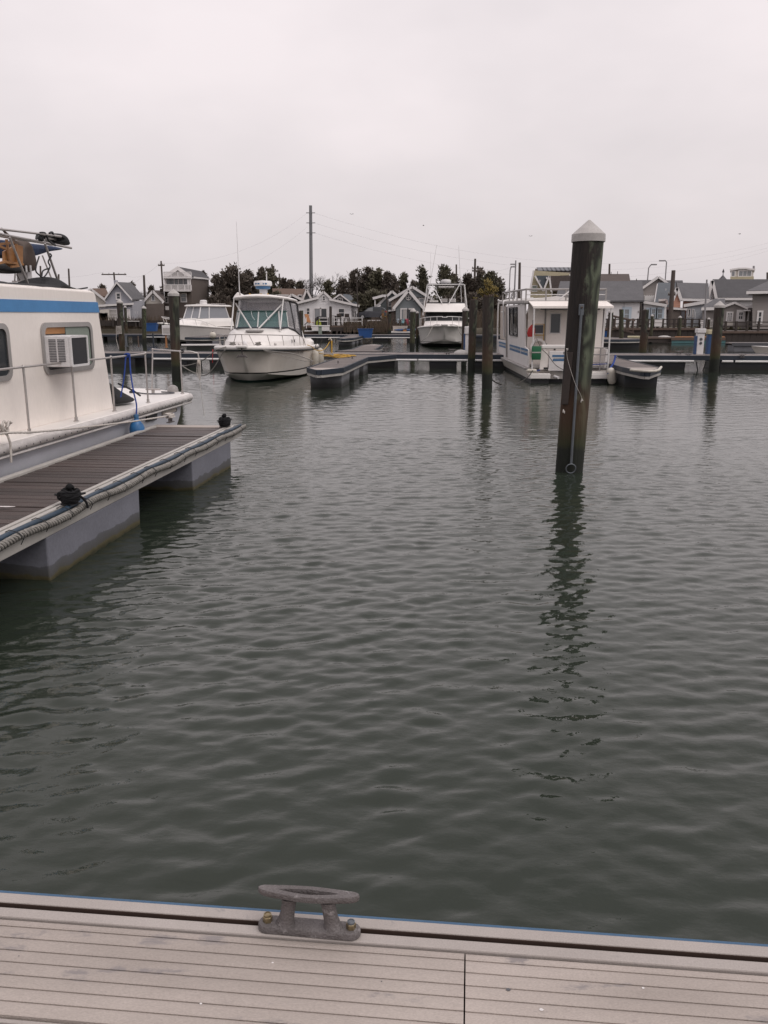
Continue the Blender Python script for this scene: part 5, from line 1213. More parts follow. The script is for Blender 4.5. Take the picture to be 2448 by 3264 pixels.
rope('slack line looping from the capped pile to the cruiser bow', [at(zL(1118, 585), 26.5), at(zL(1250, 660), 26.3), at(zL(1390, 695), 26.2), at(zL(1500, 610), 25.9), at(zL(1590, 460), 25.7), crw(.6, -.1, 1.0)], .016)
rope('bow line from the cruiser to the flared finger dock, upper one', [crw(-.42, -.5, 1.13), crw(-.75, -.25, .98), at(z4(1050, 1000), 24.9), at(z4(1290, 1085), 24.9)], .015)
rope('bow line from the cruiser to the flared finger dock, lower one', [crw(-.4, -.5, 1.12), crw(-.7, -.2, .98), at(z4(950, 1025), 24.75), at(z4(1200, 1088), 24.8), at(z4(1290, 1090), 25.0)], .010)
rope('thin red line hanging from the walkway behind the cruiser bow', [at(zL(1495, 370), 32.3), at(zL(1492, 440), 32.2), at(zL(1490, 540), 32.2)], .014, 'red')

# ---------------------------------------------------------------- white express boat, far left
def express():
    p0 = at(z3(722, 838), 60.5)
    ang = R(180 - 27)
    t = thing('express_boat', 'white express boat with windowed hardtop behind the capped brown pile', 'boat', (p0.x, p0.y, 0), ang, local=True)
    H = Hull(8.6, 3.1, 1.42, .98, .35, 1.9, 2.3, .75, .45, .05, .1)
    H.shell().build('hull', hullmat('express_hull', ((.56, .53, .51), (.50, .47, .45)), (.015, .015, .017), (.02, .02, .02), .10, (.10, .101), (-4, .12)), t, smooth=40)
    H.deck(camber=.06, dz=.02).build('deck', W['gel'], t, smooth=True)
    MB().tube(H.sheer(out=0, dz=.0), .06, 6).build('gunwale', W['gel'], t, smooth=True)
    def tr(z, yf, w_, f=1.2): return [(q * w_, lerp(yf, yf - f, abs(q) ** 2.2), z) for q in [-1 + k / 5 for k in range(11)]] + [(w_, -6.6, z), (-w_, -6.6, z)]
    MB().loft([tr(1.2, -1.2, 1.2), tr(1.5, -1.7, 1.15), tr(1.72, -2.4, 1.08), tr(1.80, -3.0, 1.0)]).build('trunk_cabin', W['gel'], t, smooth=38)
    # glazed house
    bt = [(-1.0, -6.3), (-1.0, -3.9), (-.7, -3.1), (.7, -3.1), (1.0, -3.9), (1.0, -6.3)]; tp = [(-.9, -6.0), (-.9, -4.1), (-.62, -3.5), (.62, -3.5), (.9, -4.1), (.9, -6.0)]
    for i in range(5):
        MB().add([(*bt[i], 1.78), (*bt[i + 1], 1.78), (*tp[i + 1], 2.62), (*tp[i], 2.62)], [(0, 1, 2, 3)]).build('window_pane', W['pane'], t, solid=.01)
        MB().tube([(*bt[i], 1.76), (*tp[i], 2.64)], .045, 6).build('window_post', W['plastic'], t)
    MB().tube([(*bt[5], 1.76), (*tp[5], 2.64)], .045, 6).build('window_post', W['plastic'], t)
    for x in (.0,): MB().tube([(x, -3.1, 1.78), (x, -3.5, 2.64)], .035, 6).build('window_post', W['plastic'], t)
    MB().box(-.85, .85, -5.9, -5.85, 1.7, 2.5).build('aft_curtain', W['whitepaint'], t)
    rt = lambda s, z: [(x * s, (y + 4.8) * s - 4.8, z) for x, y in ((-1.05, -6.6), (-1.05, -4.2), (-.85, -3.45), (-.4, -3.25), (.4, -3.25), (.85, -3.45), (1.05, -4.2), (1.05, -6.6))]
    MB().loft([rt(.97, 2.62), rt(1, 2.65), rt(1, 2.70), rt(.9, 2.75), rt(.4, 2.78)]).build('hardtop', W['gel'], t, smooth=40)
    MB().lathe([(.22, 2.78), (.28, 2.82), (.24, 2.92), (.26, 2.95), (.26, 3.05), (.18, 3.10), (.02, 3.11)], (0, -4.6, 0), 16).build('radar_dome', W['plastic'], t, smooth=40)
    MB().tube([(-.7, -4.6, 2.74), (-.7, -4.6, 2.84), (-.7, -6.3, 2.84), (-.7, -6.3, 2.74)], .02, 6).build('roof_rail', W['steel'], t); MB().tube([(.7, -4.6, 2.74), (.7, -4.6, 2.84), (.7, -6.3, 2.84), (.7, -6.3, 2.74)], .02, 6).build('roof_rail', W['steel'], t)
    MB().ball((.75, -5.2, 2.93), .08, 8, 6).build('horn', W['plastic'], t, smooth=True)
    for sx in (-1, 1):
        P = [(0, .05, 1.9)] + [(sx * max(.1, H.hb(y) - .12), y, H.zs(y) + (.45 if y > -3 else .3)) for y in (-.4, -1.2, -2.2, -3.2)] + [(sx * (H.hb(-4.2) - .1), -4.2, 1.2)]
        MB().tube(spline(P, 4), .02, 6).build('bow_rail', W['white_tube'], t, smooth=True)
        for y in (-.4, -1.2, -2.2, -3.2): b = sx * max(.1, H.hb(y) - .12); MB().tube([(b, y - .2, H.zs(y)), (b, y, H.zs(y) + (.45 if y > -3 else .3))], .016, 6).build('rail_post', W['white_tube'], t)
    MB().prism([(-.2, -.3, 1.42), (.2, -.3, 1.42), (.14, .35, 1.42), (-.14, .35, 1.42)], (0, 0, .09)).build('pulpit', W['gel'], t, bevel=.02)
    MB().tube([(.0, .2, 1.4), (.0, .05, 1.15), (.15, .1, 1.12), (-.15, .1, 1.12)], .03, 6).build('anchor', W['black'], t)
    for k, x in enumerate((0, .16, .32)):
        y = -5.6 - x; MB().cbox((-H.hb(y) - .01, y, 1.02), (.02, .10, .12)).build('name_lettering', W['black'], t)
    MB().cbox((-H.hb(-6.6) + .05, -6.8, .62), (.2, .3, .12)).build('exhaust', W['black'], t)
express()

# ---------------------------------------------------------------- sportfishing boat
def sportfisher():
    p0 = at(z6(692, 1222), 54.6)
    ang = math.atan2(math.sin(R(4.6)), -math.cos(R(4.6)))
    t = thing('sportfishing_boat', 'white sportfishing boat with flybridge and outriggers, bow towards the viewer', 'boat', (p0.x, p0.y, 0), R(180 - 4.6), local=True)
    H = Hull(10.5, 3.75, 1.36, 1.0, .45, 1.9, 3.2, .6, .42, .05, .14)
    H.shell().build('hull', hullmat('sportfisher_hull', ((.66, .63, .60), (.60, .57, .54)), (.015, .015, .017), (.02, .02, .02), .16, (.22, .27), (-4.5, .10)), t, smooth=40)
    H.deck(camber=.08, dz=.02).build('deck', W['gel'], t, smooth=True)
    MB().tube(H.sheer(out=0, dz=.0), .06, 6).build('gunwale', W['gel'], t, smooth=True)
    MB().prism([(-.26, -.4, 1.36), (.26, -.4, 1.36), (.2, .12, 1.38), (-.2, .12, 1.38)], (0, 0, .09)).build('pulpit', W['gel'], t, bevel=.02)
    def tr(z, yf, w_, f=1.0, yb=-8): return [(q * w_, lerp(yf, yf - f, abs(q) ** 2.2), z) for q in [-1 + k / 5 for k in range(11)]] + [(w_, yb, z), (-w_, yb, z)]
    MB().loft([tr(1.3, -1.6, 1.40), tr(1.55, -1.9, 1.36), tr(1.64, -3.0, 1.28)]).build('foredeck_house', W['gel'], t, smooth=38)
    MB().loft([tr(1.62, -3.3, 1.45, .5), tr(2.22, -4.0, 1.35, .5)]).build('windscreen_mask', W['black'], t, smooth=30, label='black covered windscreen')
    MB().loft([tr(2.22, -3.4, 1.42, .45), tr(2.26, -3.42, 1.44, .45), tr(2.30, -3.5, 1.40, .45), tr(2.75, -3.85, 1.30, .35, -6.5), tr(2.78, -3.87, 1.29, .35, -6.5)]).build('flybridge', W['gel'], t, smooth=35)
    MB().loft([tr(2.781, -3.86, 1.27, .35, -6.4), tr(2.86, -3.9, 1.25, .35, -6.4)]).build('flybridge_coaming', W['black'], t)
    for x in (-.45, .12): MB().box(x - .24, x + .24, -5.4, -5.2, 2.7, 3.12).build('bridge_seat', W['gel'], t, bevel=.05)
    MB().box(.5, 1.1, -4.9, -4.6, 2.8, 2.98).build('helm_console', W['gel'], t, bevel=.03)
    for k, x in enumerate((.62, .85, 1.08)):
        g = MB().tube([(x, -5.6, 2.6), (x, -5.6, 3.25)], .02, 6).build('rod', W['black'], t); MB().lathe([(.07, -.05), (.07, .05)], (x, -5.6, 3.2 - .12 * (k % 2)), 10, Matrix.Rotation(R(90), 3, 'X')).build('reel', W['whitepaint'], g)
    # hardtop frame
    zt = 4.02
    MB().tube([(-1.22, -4.4, zt), (1.22, -4.4, zt)], .035, 6).build('top_beam', W['white_tube'], t); MB().tube([(-1.22, -6.2, zt), (1.22, -6.2, zt)], .035, 6).build('top_beam', W['white_tube'], t)
    MB().box(-.55, .5, -6.2, -4.4, 3.83, 3.90).build('top_box', W['whitepaint'], t, bevel=.02)
    MB().box(-1.22, 1.22, -6.2, -4.42, zt + .03, zt + .06).build('top_sheet', W['pingrey'], t)
    for sx in (-1, 1):
        MB().tube([(sx * 1.25, -4.4, zt), (sx * 1.48, -4.0, 2.2)], .03, 6).build('tower_leg', W['white_tube'], t); MB().tube([(sx * 1.25, -6.2, zt), (sx * 1.4, -6.5, 2.2)], .03, 6).build('tower_leg', W['white_tube'], t)
        MB().tube([(sx * .92, -4.4, zt), (sx * .22, -3.8, 2.76)], .03, 6).build('tower_brace', W['white_tube'], t)
        MB().tube([(sx * .62, -6.0, zt), (sx * .62, -6.0, 2.8)], .025, 6).build('tower_leg', W['white_tube'], t)
    MB().lathe([(.30, 4.1), (.33, 4.14), (.33, 4.30), (.28, 4.36), (.03, 4.38)], (0, -5, 0), 16).build('radar_dome', W['plastic'], t, smooth=40); MB().box(-.08, .08, -5.1, -4.9, 4.04, 4.12).build('radar_bracket', W['plastic'], t)
    inv = (Matrix.Translation(Vector(t.location)) @ Matrix.Rotation(R(180 - 4.6), 4, 'Z')).inverted()
    for (zt_, zb_, r) in ((z6(590, 128), z6(438, 1015), .022), (z6(879, 135), z6(922, 985), .022), (z6(508, 210), z6(512, 560), .010)):
        a = inv @ at(zt_, 59); b = inv @ at(zb_, 59); MB().tube([b, a], [r * 1.3, r * .45], 6).build('outrigger' if r > .015 else 'antenna', W['white_tube'], t, smooth=True)
    for sx in (-1, 1):
        P = [(sx * .15, -.1, 1.88), (sx * .2, -.3, 1.92)] + [(sx * max(.2, H.hb(y) - .10), y, H.zs(y) + .58) for y in (-.8, -1.6, -2.8, -4.2)]
        MB().tube(spline(P, 4), .024, 6).build('bow_rail', W['white_tube'], t, smooth=True)
        for y in (-.3, -.8, -1.6, -2.8, -4.2): b = sx * max(.16, H.hb(y) - .10); MB().tube([(b, y - .15, H.zs(y)), (b, y, H.zs(y) + .57)], .018, 6).build('rail_post', W['white_tube'], t)
    MB().tube([(-.15, -.1, 1.88), (.15, -.1, 1.88)], .024, 6).build('bow_rail', W['white_tube'], t)
    return t
SF = sportfisher()
rope('bow line of the sportfishing boat running down to its left', [dock_pt(SF, .3, -.1, 1.42), dock_pt(SF, .7, 0, 1.36), at(z6(470, 1330), 54), at(z6(400, 1395), 54)], .02, 'rope')
rope('bow line of the sportfishing boat running down to its right', [dock_pt(SF, -.3, -.1, 1.42), dock_pt(SF, -.8, 0, 1.36), at(z6(890, 1280), 54), at(z6(925, 1330), 54)], .02, 'rope')
# ================================================================ STRIPED HOUSEBOAT (right)
GP = Vector((4.40, 25.85, 0)); GA = R(-1.5)
def houseboat2():
    t = thing('houseboat', 'white houseboat with blue double stripes moored behind the tall near pile', 'houseboat', GP, GA, local=True)
    X = lambda zx, y=0: (376 + .1808 * zx) * (25.85 + y) * .000368 - 4.40 - y * math.tan(R(1.5)) * 1.0
    bw, Ly = 2.35, 8.6
    # twin-step hull
    m = MB().loft([[(.10, .35, -.3), (bw - .1, .35, -.3), (bw - .1, Ly, -.3), (.10, Ly, -.3)], [(.04, .30, .10), (bw - .04, .30, .10), (bw - .04, Ly, .10), (.04, Ly, .10)]]); m.build('bottom', W['black_bottom'], t)
    MB().loft([[(.02, .28, .101), (bw - .02, .28, .101), (bw - .02, Ly + .2, .101), (.02, Ly + .2, .101)], [(-.10, .28, .38), (bw + .1, .28, .38), (bw + .1, Ly + .6, .38), (-.10, Ly + .6, .38)]]).build('hull', W['hullwhite'], t, bevel=.02)
    MB().box(-.13, bw + .13, .28, Ly + .6, .381, .45).build('rub_rail', W['frame'], t, bevel=.02)
    for x0, x1 in ((.0, .62), (1.55, bw)):
        MB().prism([(x0, -.05, .13), (x1, -.05, .13), (x1, .30, .13), (x0, .30, .13)], (0, 0, .16)).build('swim_step', W['gel'], t, bevel=.02)
        MB().box(x0 + .04, x1 - .04, .02, .30, -.3, .129).build('step_skeg', W['black_bottom'], t)
    MB().tube([(.75, .05, .20), (.85, -.12, .17)], .04, 8).build('exhaust', W['plastic'], t, smooth=True)
    # left side: aft wing, wall with window
    lean = lambda z: -.02 - .07 * (z - .45) / 1.9
    def sidep(pts, th=.05, x=0): return [(x + lean(z), y, z) for y, z in pts]
    MB().prism(sidep([(.30, .45), (1.10, .45), (1.10, 1.06), (.32, .98)]), (.05, 0, 0)).build('aft_wing', W['whitepaint'], t, bevel=.01)
    MB().prism(sidep([(1.10, .45), (5.7, .45), (5.7, 2.34), (1.10, 2.34)]), (.06, 0, 0)).build('side_wall', W['whitepaint'], t, bevel=.01)
    MB().prism(sidep([(5.72, .45), (Ly + .3, .45), (Ly + .3, 1.05), (5.72, 1.1)]), (.06, 0, 0)).build('fore_wing', W['whitepaint'], t)
    MB().prism([(bw + .02, .35, .45), (bw + .02, 7.5, .45), (bw + .10, 7.5, 2.34), (bw + .10, 1.1, 2.34), (bw + .06, 1.1, 1.0), (bw + .05, .35, 1.0)], (-.06, 0, 0)).build('side_wall', W['whitepaint'], t)
    g = MB().prism(sidep([(2.75, 1.36), (4.85, 1.36), (4.85, 2.22), (2.75, 2.22)], x=-.012), (.02, 0, 0)).build('side_window', W['glass'], t)
    m = MB()
    for a in ([(2.72, 1.33), (4.88, 1.33)], [(2.72, 2.25), (4.88, 2.25)], [(2.72, 1.33), (2.72, 2.25)], [(4.88, 1.33), (4.88, 2.25)], [(3.8, 1.33), (3.8, 2.25)]): m.tube([(lean(z) - .02, y, z) for y, z in a], .025, 4)
    m.build('window_frame', W['black'], g)
    m = MB(); rs = random.Random(4)
    for k in range(5): y = 2.9 + k * .4; m.prism(sidep([(y, 1.40), (y + .12, 1.40), (y + .12, 1.5 + .6 * rs.random()), (y, 1.5 + .6 * rs.random())], x=-.016), (.002, 0, 0))
    m.build('curtain', W['capwhite'], g)
    for (y0, y1) in ((.34, 1.95), (2.05, 5.0), (5.9, 8.6)):
        for (z0, z1_) in ((.80, .875), (.895, .905), (.925, .995)):
            MB().prism(sidep([(y0, z0), (y1, z0), (y1 - .06, z1_), (y0, z1_)], x=-.006), (.004, 0, 0)).build('stripe', W['stripe2'] if z1_ - z0 > .02 else W['black'], t)
    MB().tube([(lean(2.3) - .03, 5.72, 2.3), (lean(.5) - .03, 5.72, .5)], .03, 6).build('drain_pipe', W['frame'], t)
    # foredeck: canvas dodger on white tube frame
    MB().prism([(-.02, 6.6, 1.1), (-.02, 8.4, 1.1), (-.04, 8.4, 2.35), (-.04, 6.6, 2.35)], (.02, 0, 0)).build('dodger', W['beige'], t)
    tubes(t, [spline([(-.14, 5.9, 1.2), (-.20, 5.95, 2.35), (-.1, 6.2, 2.52), (.3, 6.6, 2.54), (1.4, 6.6, 2.60), (2.4, 6.5, 2.5)]), spline([(-.1, 8.5, .5), (-.12, 8.5, 2.4), (.0, 8.3, 2.55), (1.2, 8.2, 2.65)]), [(-.2, 5.95, 2.12), (-.08, 7.6, 2.12)]], .03, 'awning_hoop', 'white_tube')
    # bulkhead, door, hatch
    yb = 1.12
    MB().box(.04, bw, yb, yb + .06, .45, 2.34).build('aft_bulkhead', W['cream'], t)
    d = MB().box(.60, 1.26, yb - .025, yb - .001, .62, 2.22).build('door', W['cream'], t, bevel=.01)
    MB().box(.74, 1.03, yb - .045, yb - .026, 1.47, 2.04).build('door_window', W['glass'], d); 
    m = MB()
    for b in ((.71, .74, 1.44, 2.07), (1.03, 1.06, 1.44, 2.07), (.74, 1.03, 2.04, 2.07), (.74, 1.03, 1.44, 1.47)): m.box(b[0], b[1], yb - .05, yb - .026, b[2], b[3])
    m.build('window_frame', W['whitepaint'], d)
    MB().cbox((.63, yb - .06, 1.12), (.05, .05, .05)).build('latch', W['frame'], d); MB().cbox((.9, yb - .04, 1.02), (.05, .02, .16)).build('hook', W['black'], d)
    MB().box(.55, .59, yb - .03, yb - .001, .6, 2.3).build('door_jamb', W['frame'], t)
    a = MB().box(.15, .51, yb - .12, yb - .002, 1.42, 1.72).build('hatch_unit', W['plastic'], t, bevel=.01)
    MB().box(.19, .50, yb - .135, yb - .121, 1.46, 1.70).build('grille', W['pingrey'], a)
    m = MB()
    for b in ((.15, .55, 1.725, 1.74), (.15, .55, 1.39, 1.41), (.515, .535, 1.0, 1.725)): m.box(b[0], b[1], yb - .14, yb - .12, b[2], b[3])
    m.build('yellow_tape', W['ropeyellow'], a)
    # roof, awning, rails
    MB().prism([(-.14, .95, 2.345), (bw + .16, .95, 2.345), (bw + .16, 8.0, 2.42), (-.14, 8.0, 2.42)], (0, 0, .10)).build('roof', W['frame'], t, bevel=.02)
    MB().prism([(.02, .96, 2.40), (bw + .05, .96, 2.40), (bw + .05, -.02, 2.235), (.02, -.02, 2.235)], (0, 0, .025)).build('aft_awning', W['cream'], t, label='cream aft awning')
    MB().box(.02, bw + .05, -.035, -.02, 2.20, 2.265).build('awning_valance', W['cream'], t); MB().box(.25, 2.0, -.01, .04, 2.16, 2.195).build('fishing_rod', W['black'], t)
    for x in (.06, bw - .02): MB().tube([(x, -.0, .29), (x, .0, 2.22)], .024, 6).build('awning_post', W['white_tube'], t, smooth=True)
    zr = 2.78
    for (y0, y1) in ((1.1, 7.6),):
        for x in (-.05, bw + .05):
            MB().tube([(x, y0, zr), (x, y1, zr + .06)], .03, 6).build('roof_rail', W['frame'], t)
            for k in range(7): y = lerp(y0, y1, k / 6); MB().box(x - .02, x + .02, y - .02, y + .02, 2.44, zr).build('rail_post', W['frame'], t)
        MB().tube([(-.05, y0, zr), (bw + .05, y0, zr)], .03, 6).build('roof_rail', W['frame'], t); MB().tube([(-.05, y0, 2.62), (bw + .05, y0, 2.62)], .014, 6).build('roof_rail', W['white_tube'], t)
        for k in range(1, 4): x = lerp(-.05, bw + .05, k / 4); MB().box(x - .02, x + .02, y0 - .02, y0 + .02, 2.44, zr).build('rail_post', W['frame'], t)
    MB().tube([(.95, 1.05, 2.46), (1.35, 1.0, 2.80)], .024, 6).build('flag_staff', W['plastic'], t); MB().add([(1.25, 1.0, 2.72), (1.5, 1.0, 2.86), (1.5, 1.02, 2.70), (1.3, 1.0, 2.65)], [(0, 1, 2, 3)]).build('flag', W['red'], t, solid=.006)
    MB().prism([(-.05, 3.0, 2.45), (1.2, 3.0, 2.62), (2.4, 3.0, 2.45)], (0, 3.5, 0)).build('stowed_canopy', W['gel'], t)
    # transom
    MB().box(.32, 1.30, .02, .16, 1.02, 1.14).build('transom_coaming', W['gel'], t, bevel=.03)
    tp = MB().box(.56, 1.30, .04, .12, .36, .95).build('transom_panel', W['whitepaint'], t, bevel=.015)
    for (z0, z1_, x0) in ((.78, .84, .66), (.74, .748, .70), (.66, .72, .68)): MB().box(x0, 1.30, .033, .038, z0, z1_).build('stripe', W['stripe2'] if z1_ - z0 > .02 else W['black'], tp)
    fc = bpy.data.curves.new('hull_letters', 'FONT'); fc.body = 'BYUP'; fc.size = .095; fc.extrude = .002
    fo = bpy.data.objects.new('hull_letters', fc); col.objects.link(fo)
    me = bpy.data.meshes.new_from_object(fo.evaluated_get(bpy.context.evaluated_depsgraph_get())); bpy.data.objects.remove(fo); me.materials.append(W['black'])
    lo = bpy.data.objects.new('hull_letters', me); col.objects.link(lo); lo.parent = tp; lo.location = (.98, .036, .865); lo.rotation_euler = (R(90), 0, 0)
    MB().box(.30, .54, .06, .14, .40, .96).build('transom_gate', W['cream'], t, bevel=.01); MB().box(.42, .54, .05, .058, .41, .47).build('scupper', W['black'], t)
    MB().box(.1, bw - .1, .14, yb, .45, .52).build('cockpit_sole', W['capwhite'], t)
    MB().box(1.32, bw - .05, .04, .12, .30, .36).build('transom_sill', W['gel'], t)
    for x in (1.6, 2.1): MB().tube([(x, .05, .36), (x, .05, 1.05)], .02, 6).build('boarding_rail', W['frame'], t)
    for z in (.62, .85, 1.05): MB().tube([(1.5, .05, z), (2.33, .05, z)], .018, 6).build('boarding_rail', W['frame'], t)
    MB().tube([(1.45, .02, .55), (1.9, -.02, .56), (2.35, .02, .58)], .014, 6).build('blue_line', W['ropeblue'], t)
    # horseshoe buoy
    P = [(.38 + .20 * math.cos(a), yb - .1, 1.02 + .24 * math.sin(a)) for a in [R(-60 + 300 * k / 16) for k in range(17)]]
    MB().tube(P, .055, 8).build('horseshoe_buoy', W['gel'], t, smooth=True)
    return t
HB2 = houseboat2()
def h2(x, y, z): return dock_pt(HB2, x, y, z)
g = thing('shoulder_bag', 'green bag hanging by black straps at the striped houseboat stern', 'bag', h2(.17, -.02, .70), GA, local=True)
MB().loft([rrz(0, 0, .13, .05, 0), rrz(0, 0, .14, .07, .1), rrz(0, 0, .14, .06, .36), rrz(0, 0, .13, .04, .40)]).build('pouch', W['green'], g, smooth=40)
MB().tube([(-.1, 0, .4), (0, .03, .62), (.1, 0, .4)], .010, 5).build('strap', W['black'], g); MB().box(-.145, .145, -.075, -.068, .20, .235).build('band', W['capwhite'], g)
g = thing('life_jacket', 'red life jacket hanging under the striped houseboat awning', 'life jacket', h2(.06, .6, 1.36), GA, local=True)
MB().loft([rrz(0, 0, .08, .04, 0), rrz(0.02, 0, .12, .06, .1), rrz(.03, 0, .10, .05, .25), rrz(.05, 0, .03, .02, .36)]).build('vest', W['red'], g, smooth=50); MB().tube([(.05, 0, .35), (.06, .02, .5)], .01, 4).build('strap', W['black'], g)
g = thing('fender', 'dirty white fender on blue rope right of the striped houseboat', 'fender', at(z7(1215, 1130), 25.2), R(20), local=True)
M_ = Matrix.Rotation(R(-14), 3, 'Y')
MB().lathe([(.02, 0), (.10, .03), (.125, .12), (.125, .38), (.10, .46), (.03, .5)], (0, 0, 0), 12, M_).build('body', W['fenderwhite'], g, smooth=True)
m = MB(); rs = random.Random(5)
for k in range(7): m.tube([(-.12, 0, .46), (-.12 + rs.uniform(-.1, .12), rs.uniform(-.08, .02), .42 - .12 * rs.random())], .014, 5)
m.tube(spline([(-.12, 0, .47), (.1, .2, .56), (.36, .5, .66), (.46, .6, .80)]), .03, 6)
m.build('rope', W['ropeblue'], g)
g = thing('fender', 'small white fender lying on the striped houseboat swim step', 'fender', h2(.06, .02, .37), GA, local=True)
MB().lathe([(.02, -.15), (.05, -.13), (.06, -.1), (.06, .1), (.05, .13), (.02, .15)], (0, 0, 0), 10, Matrix.Rotation(R(90), 3, 'Y')).build('body', W['fenderwhite'], g, smooth=True); MB().tube([(.15, 0, 0), (.25, 0, .02)], .02, 5).build('rope', W['ropeblue'], g)
rope('dark stern line from the striped houseboat dropping into the water', [h2(.1, 0, .4), h2(-.1, -.3, .2), h2(-.45, -.6, .02)], .014, 'ropedark')
rope('short dark line trailing in the water by the shrub-topped pile', [at(z6(1315, 1905), 24.2), at(z6(1370, 1945), 24.4), at(z6(1445, 1975), 24.6)], .02, 'ropedark')
rope('line crossing the striped houseboat transom panel', [h2(.36, 0, .98), h2(.5, -.03, .86), h2(.75, -.05, .55), h2(1.0, -.06, .40)], .010, 'ropedark')
# ================================================================ HOUSES ON THE FAR SHORE
def quadbox(m, a, b, w_, up, out=Vector((0, -1, 0))):
    """a board from a to b, 'up' thick, w_ deep towards the viewer"""
    a = Vector(a); b = Vector(b); d = (b - a).normalized(); n = Vector((0, 0, 1)); n = (n - d * n.dot(d)).normalized() * up; o = Vector((0, -w_, 0))
    return m.prism([a, b, b + n, a + n], o)
class House:
    def __init__(s, name, label, z, Y, base, cat='house'):
        s.z, s.Y = z, Y; p = at(z(*base), Y); s.dv = Vector((p.x / Y, 1, 0)); s.t = thing(name, label, cat, (p.x, Y, max(.3, p.z)))
    def P(s, x, y, dY=0): return at(s.z(x, y), s.Y + dY)
    def wall(s, pts, depth, m, dY=0, zb=None, name='wall'):
        p = [s.P(x, y, dY) for x, y in pts]
        if zb is not None:
            zm = min(q.z for q in p)
            for q in p:
                if q.z < zm + .25: q.z = zb
        MB().prism(p, s.dv * depth).build(name, W[m], s.t); return p
    def roof(s, line, depth, m, dY=0, over=.35, th=.16, trim='trim', name='roof', tw=.2):
        p = [s.P(x, y, dY) for x, y in line]; r = None
        for i in range(len(p) - 1):
            a, b = p[i].copy(), p[i + 1].copy(); d = (b - a).normalized()
            if i == 0: a -= d * over
            if i == len(p) - 2: b += d * over
            n = Vector((-d.z, 0, d.x)) * th; o = s.dv * -over
            r = MB().prism([a + o, b + o, b + o + n, a + o + n], s.dv * (depth + 2 * over)).build(name, W[m], s.t)
            if trim:
                k = Vector((-d.z, 0, d.x)); o2 = s.dv * (-over - .005)
                MB().prism([a + o2 - k * (tw - th), b + o2 - k * (tw - th), b + o2 + k * (th - .02), a + o2 + k * (th - .02)], (0, -.05, 0)).build('verge_board', W[trim], r)
        return r
    def side_roof(s, e0, e1, r0, r1, depth, m, dY=0, trim='trim', over=.35, zb=.6, wm=None):
        """ridge along the front: eave and ridge sightings, roof falls both ways"""
        a, b = s.P(*e0, dY - over), s.P(*e1, dY - over); c, d = s.P(*r1, dY + depth / 2), s.P(*r0, dY + depth / 2)
        back = s.dv * (depth + 2 * over); th = Vector((0, 0, .14))
        r = MB().prism([a, b, c, d], th).build('roof', W[m], s.t); MB().prism([a + back, b + back, c + Vector((0, .02, 0)), d + Vector((0, .02, 0))], th).build('roof', W[m], s.t)
        if trim: MB().prism([a + Vector((0, -.005, -.12)), b + Vector((0, -.005, -.12)), b + Vector((0, -.005, .1)), a + Vector((0, -.005, .1))], (0, -.05, 0)).build('gutter', W[trim], r)
        if wm:
            k = s.dv * over; i = Vector((over, 0, 0))
            A, B = a + k + i, b + k - i; A.z -= .02; B.z -= .02
            MB().prism([Vector((A.x, A.y, zb)), Vector((B.x, B.y, zb)), B, A], s.dv * depth).build('wall', W[wm], s.t)
            for q, e in ((A, d), (B, c)): 
                sg = .0 if q is A else -.12
                MB().prism([Vector((q.x + sg, q.y, q.z)) + s.dv * .02, Vector((q.x + sg, q.y, q.z)) + s.dv * (depth - .02), Vector((q.x + sg, q.y, e.z - .05)) + s.dv * (depth / 2)], (.12, 0, 0)).build('gable', W[wm], s.t)
        return r
    def win(s, x0, y0, x1, y1, dY=0, glass='glass', fr='trim', fw=.09, mun=(1, 1), name='window', mat_m=None):
        a = s.P(x0, y1, dY); b = s.P(x1, y0, dY); y = a.y
        g = MB().box(a.x, b.x, y - .03, y - .004, a.z, b.z).build(name, W[glass], s.t)
        m = MB(); w_ = fw
        for q in ((a.x - w_, a.x, a.z - w_, b.z + w_), (b.x, b.x + w_, a.z - w_, b.z + w_), (a.x, b.x, b.z, b.z + w_), (a.x, b.x, a.z - w_, a.z)): m.box(q[0], q[1], y - .07, y - .003, q[2], q[3])
        nx, nz = mun
        for k in range(1, nx + 1): xx = lerp(a.x, b.x, k / (nx + 1)); m.box(xx - .025, xx + .025, y - .05, y - .031, a.z, b.z)
        for k in range(1, nz + 1): zz = lerp(a.z, b.z, k / (nz + 1)); m.box(a.x, b.x, y - .048, y - .031, zz - .025, zz + .025)
        m.build('frame', W[fr], g); return g
    def box(s, x0, y0, x1, y1, depth, m, name, dY=0, label=None):
        a = s.P(x0, y1, dY); b = s.P(x1, y0, dY); return MB().prism([(a.x, a.y, a.z), (b.x, a.y, a.z), (b.x, a.y, b.z), (a.x, a.y, b.z)], s.dv * depth).build(name, W[m], s.t, label=label)
    def board(s, x0, y0, x1, y1, w_, m='trim', dY=0, name='verge_board'):
        a, b = s.P(x0, y0, dY), s.P(x1, y1, dY); d = (b - a).normalized(); n = Vector((-d.z, 0, d.x)) * w_ / 2
        return MB().prism([a - n, b - n, b + n, a + n], (0, -.06, 0)).build(name, W[m], s.t)
    def post(s, x0, y0, x1, y1, r, m, name='post', dY=0): a, b = s.P(x0, y0, dY), s.P(x1, y1, dY); return MB().tube([a, b], r, 6).build(name, W[m], s.t)

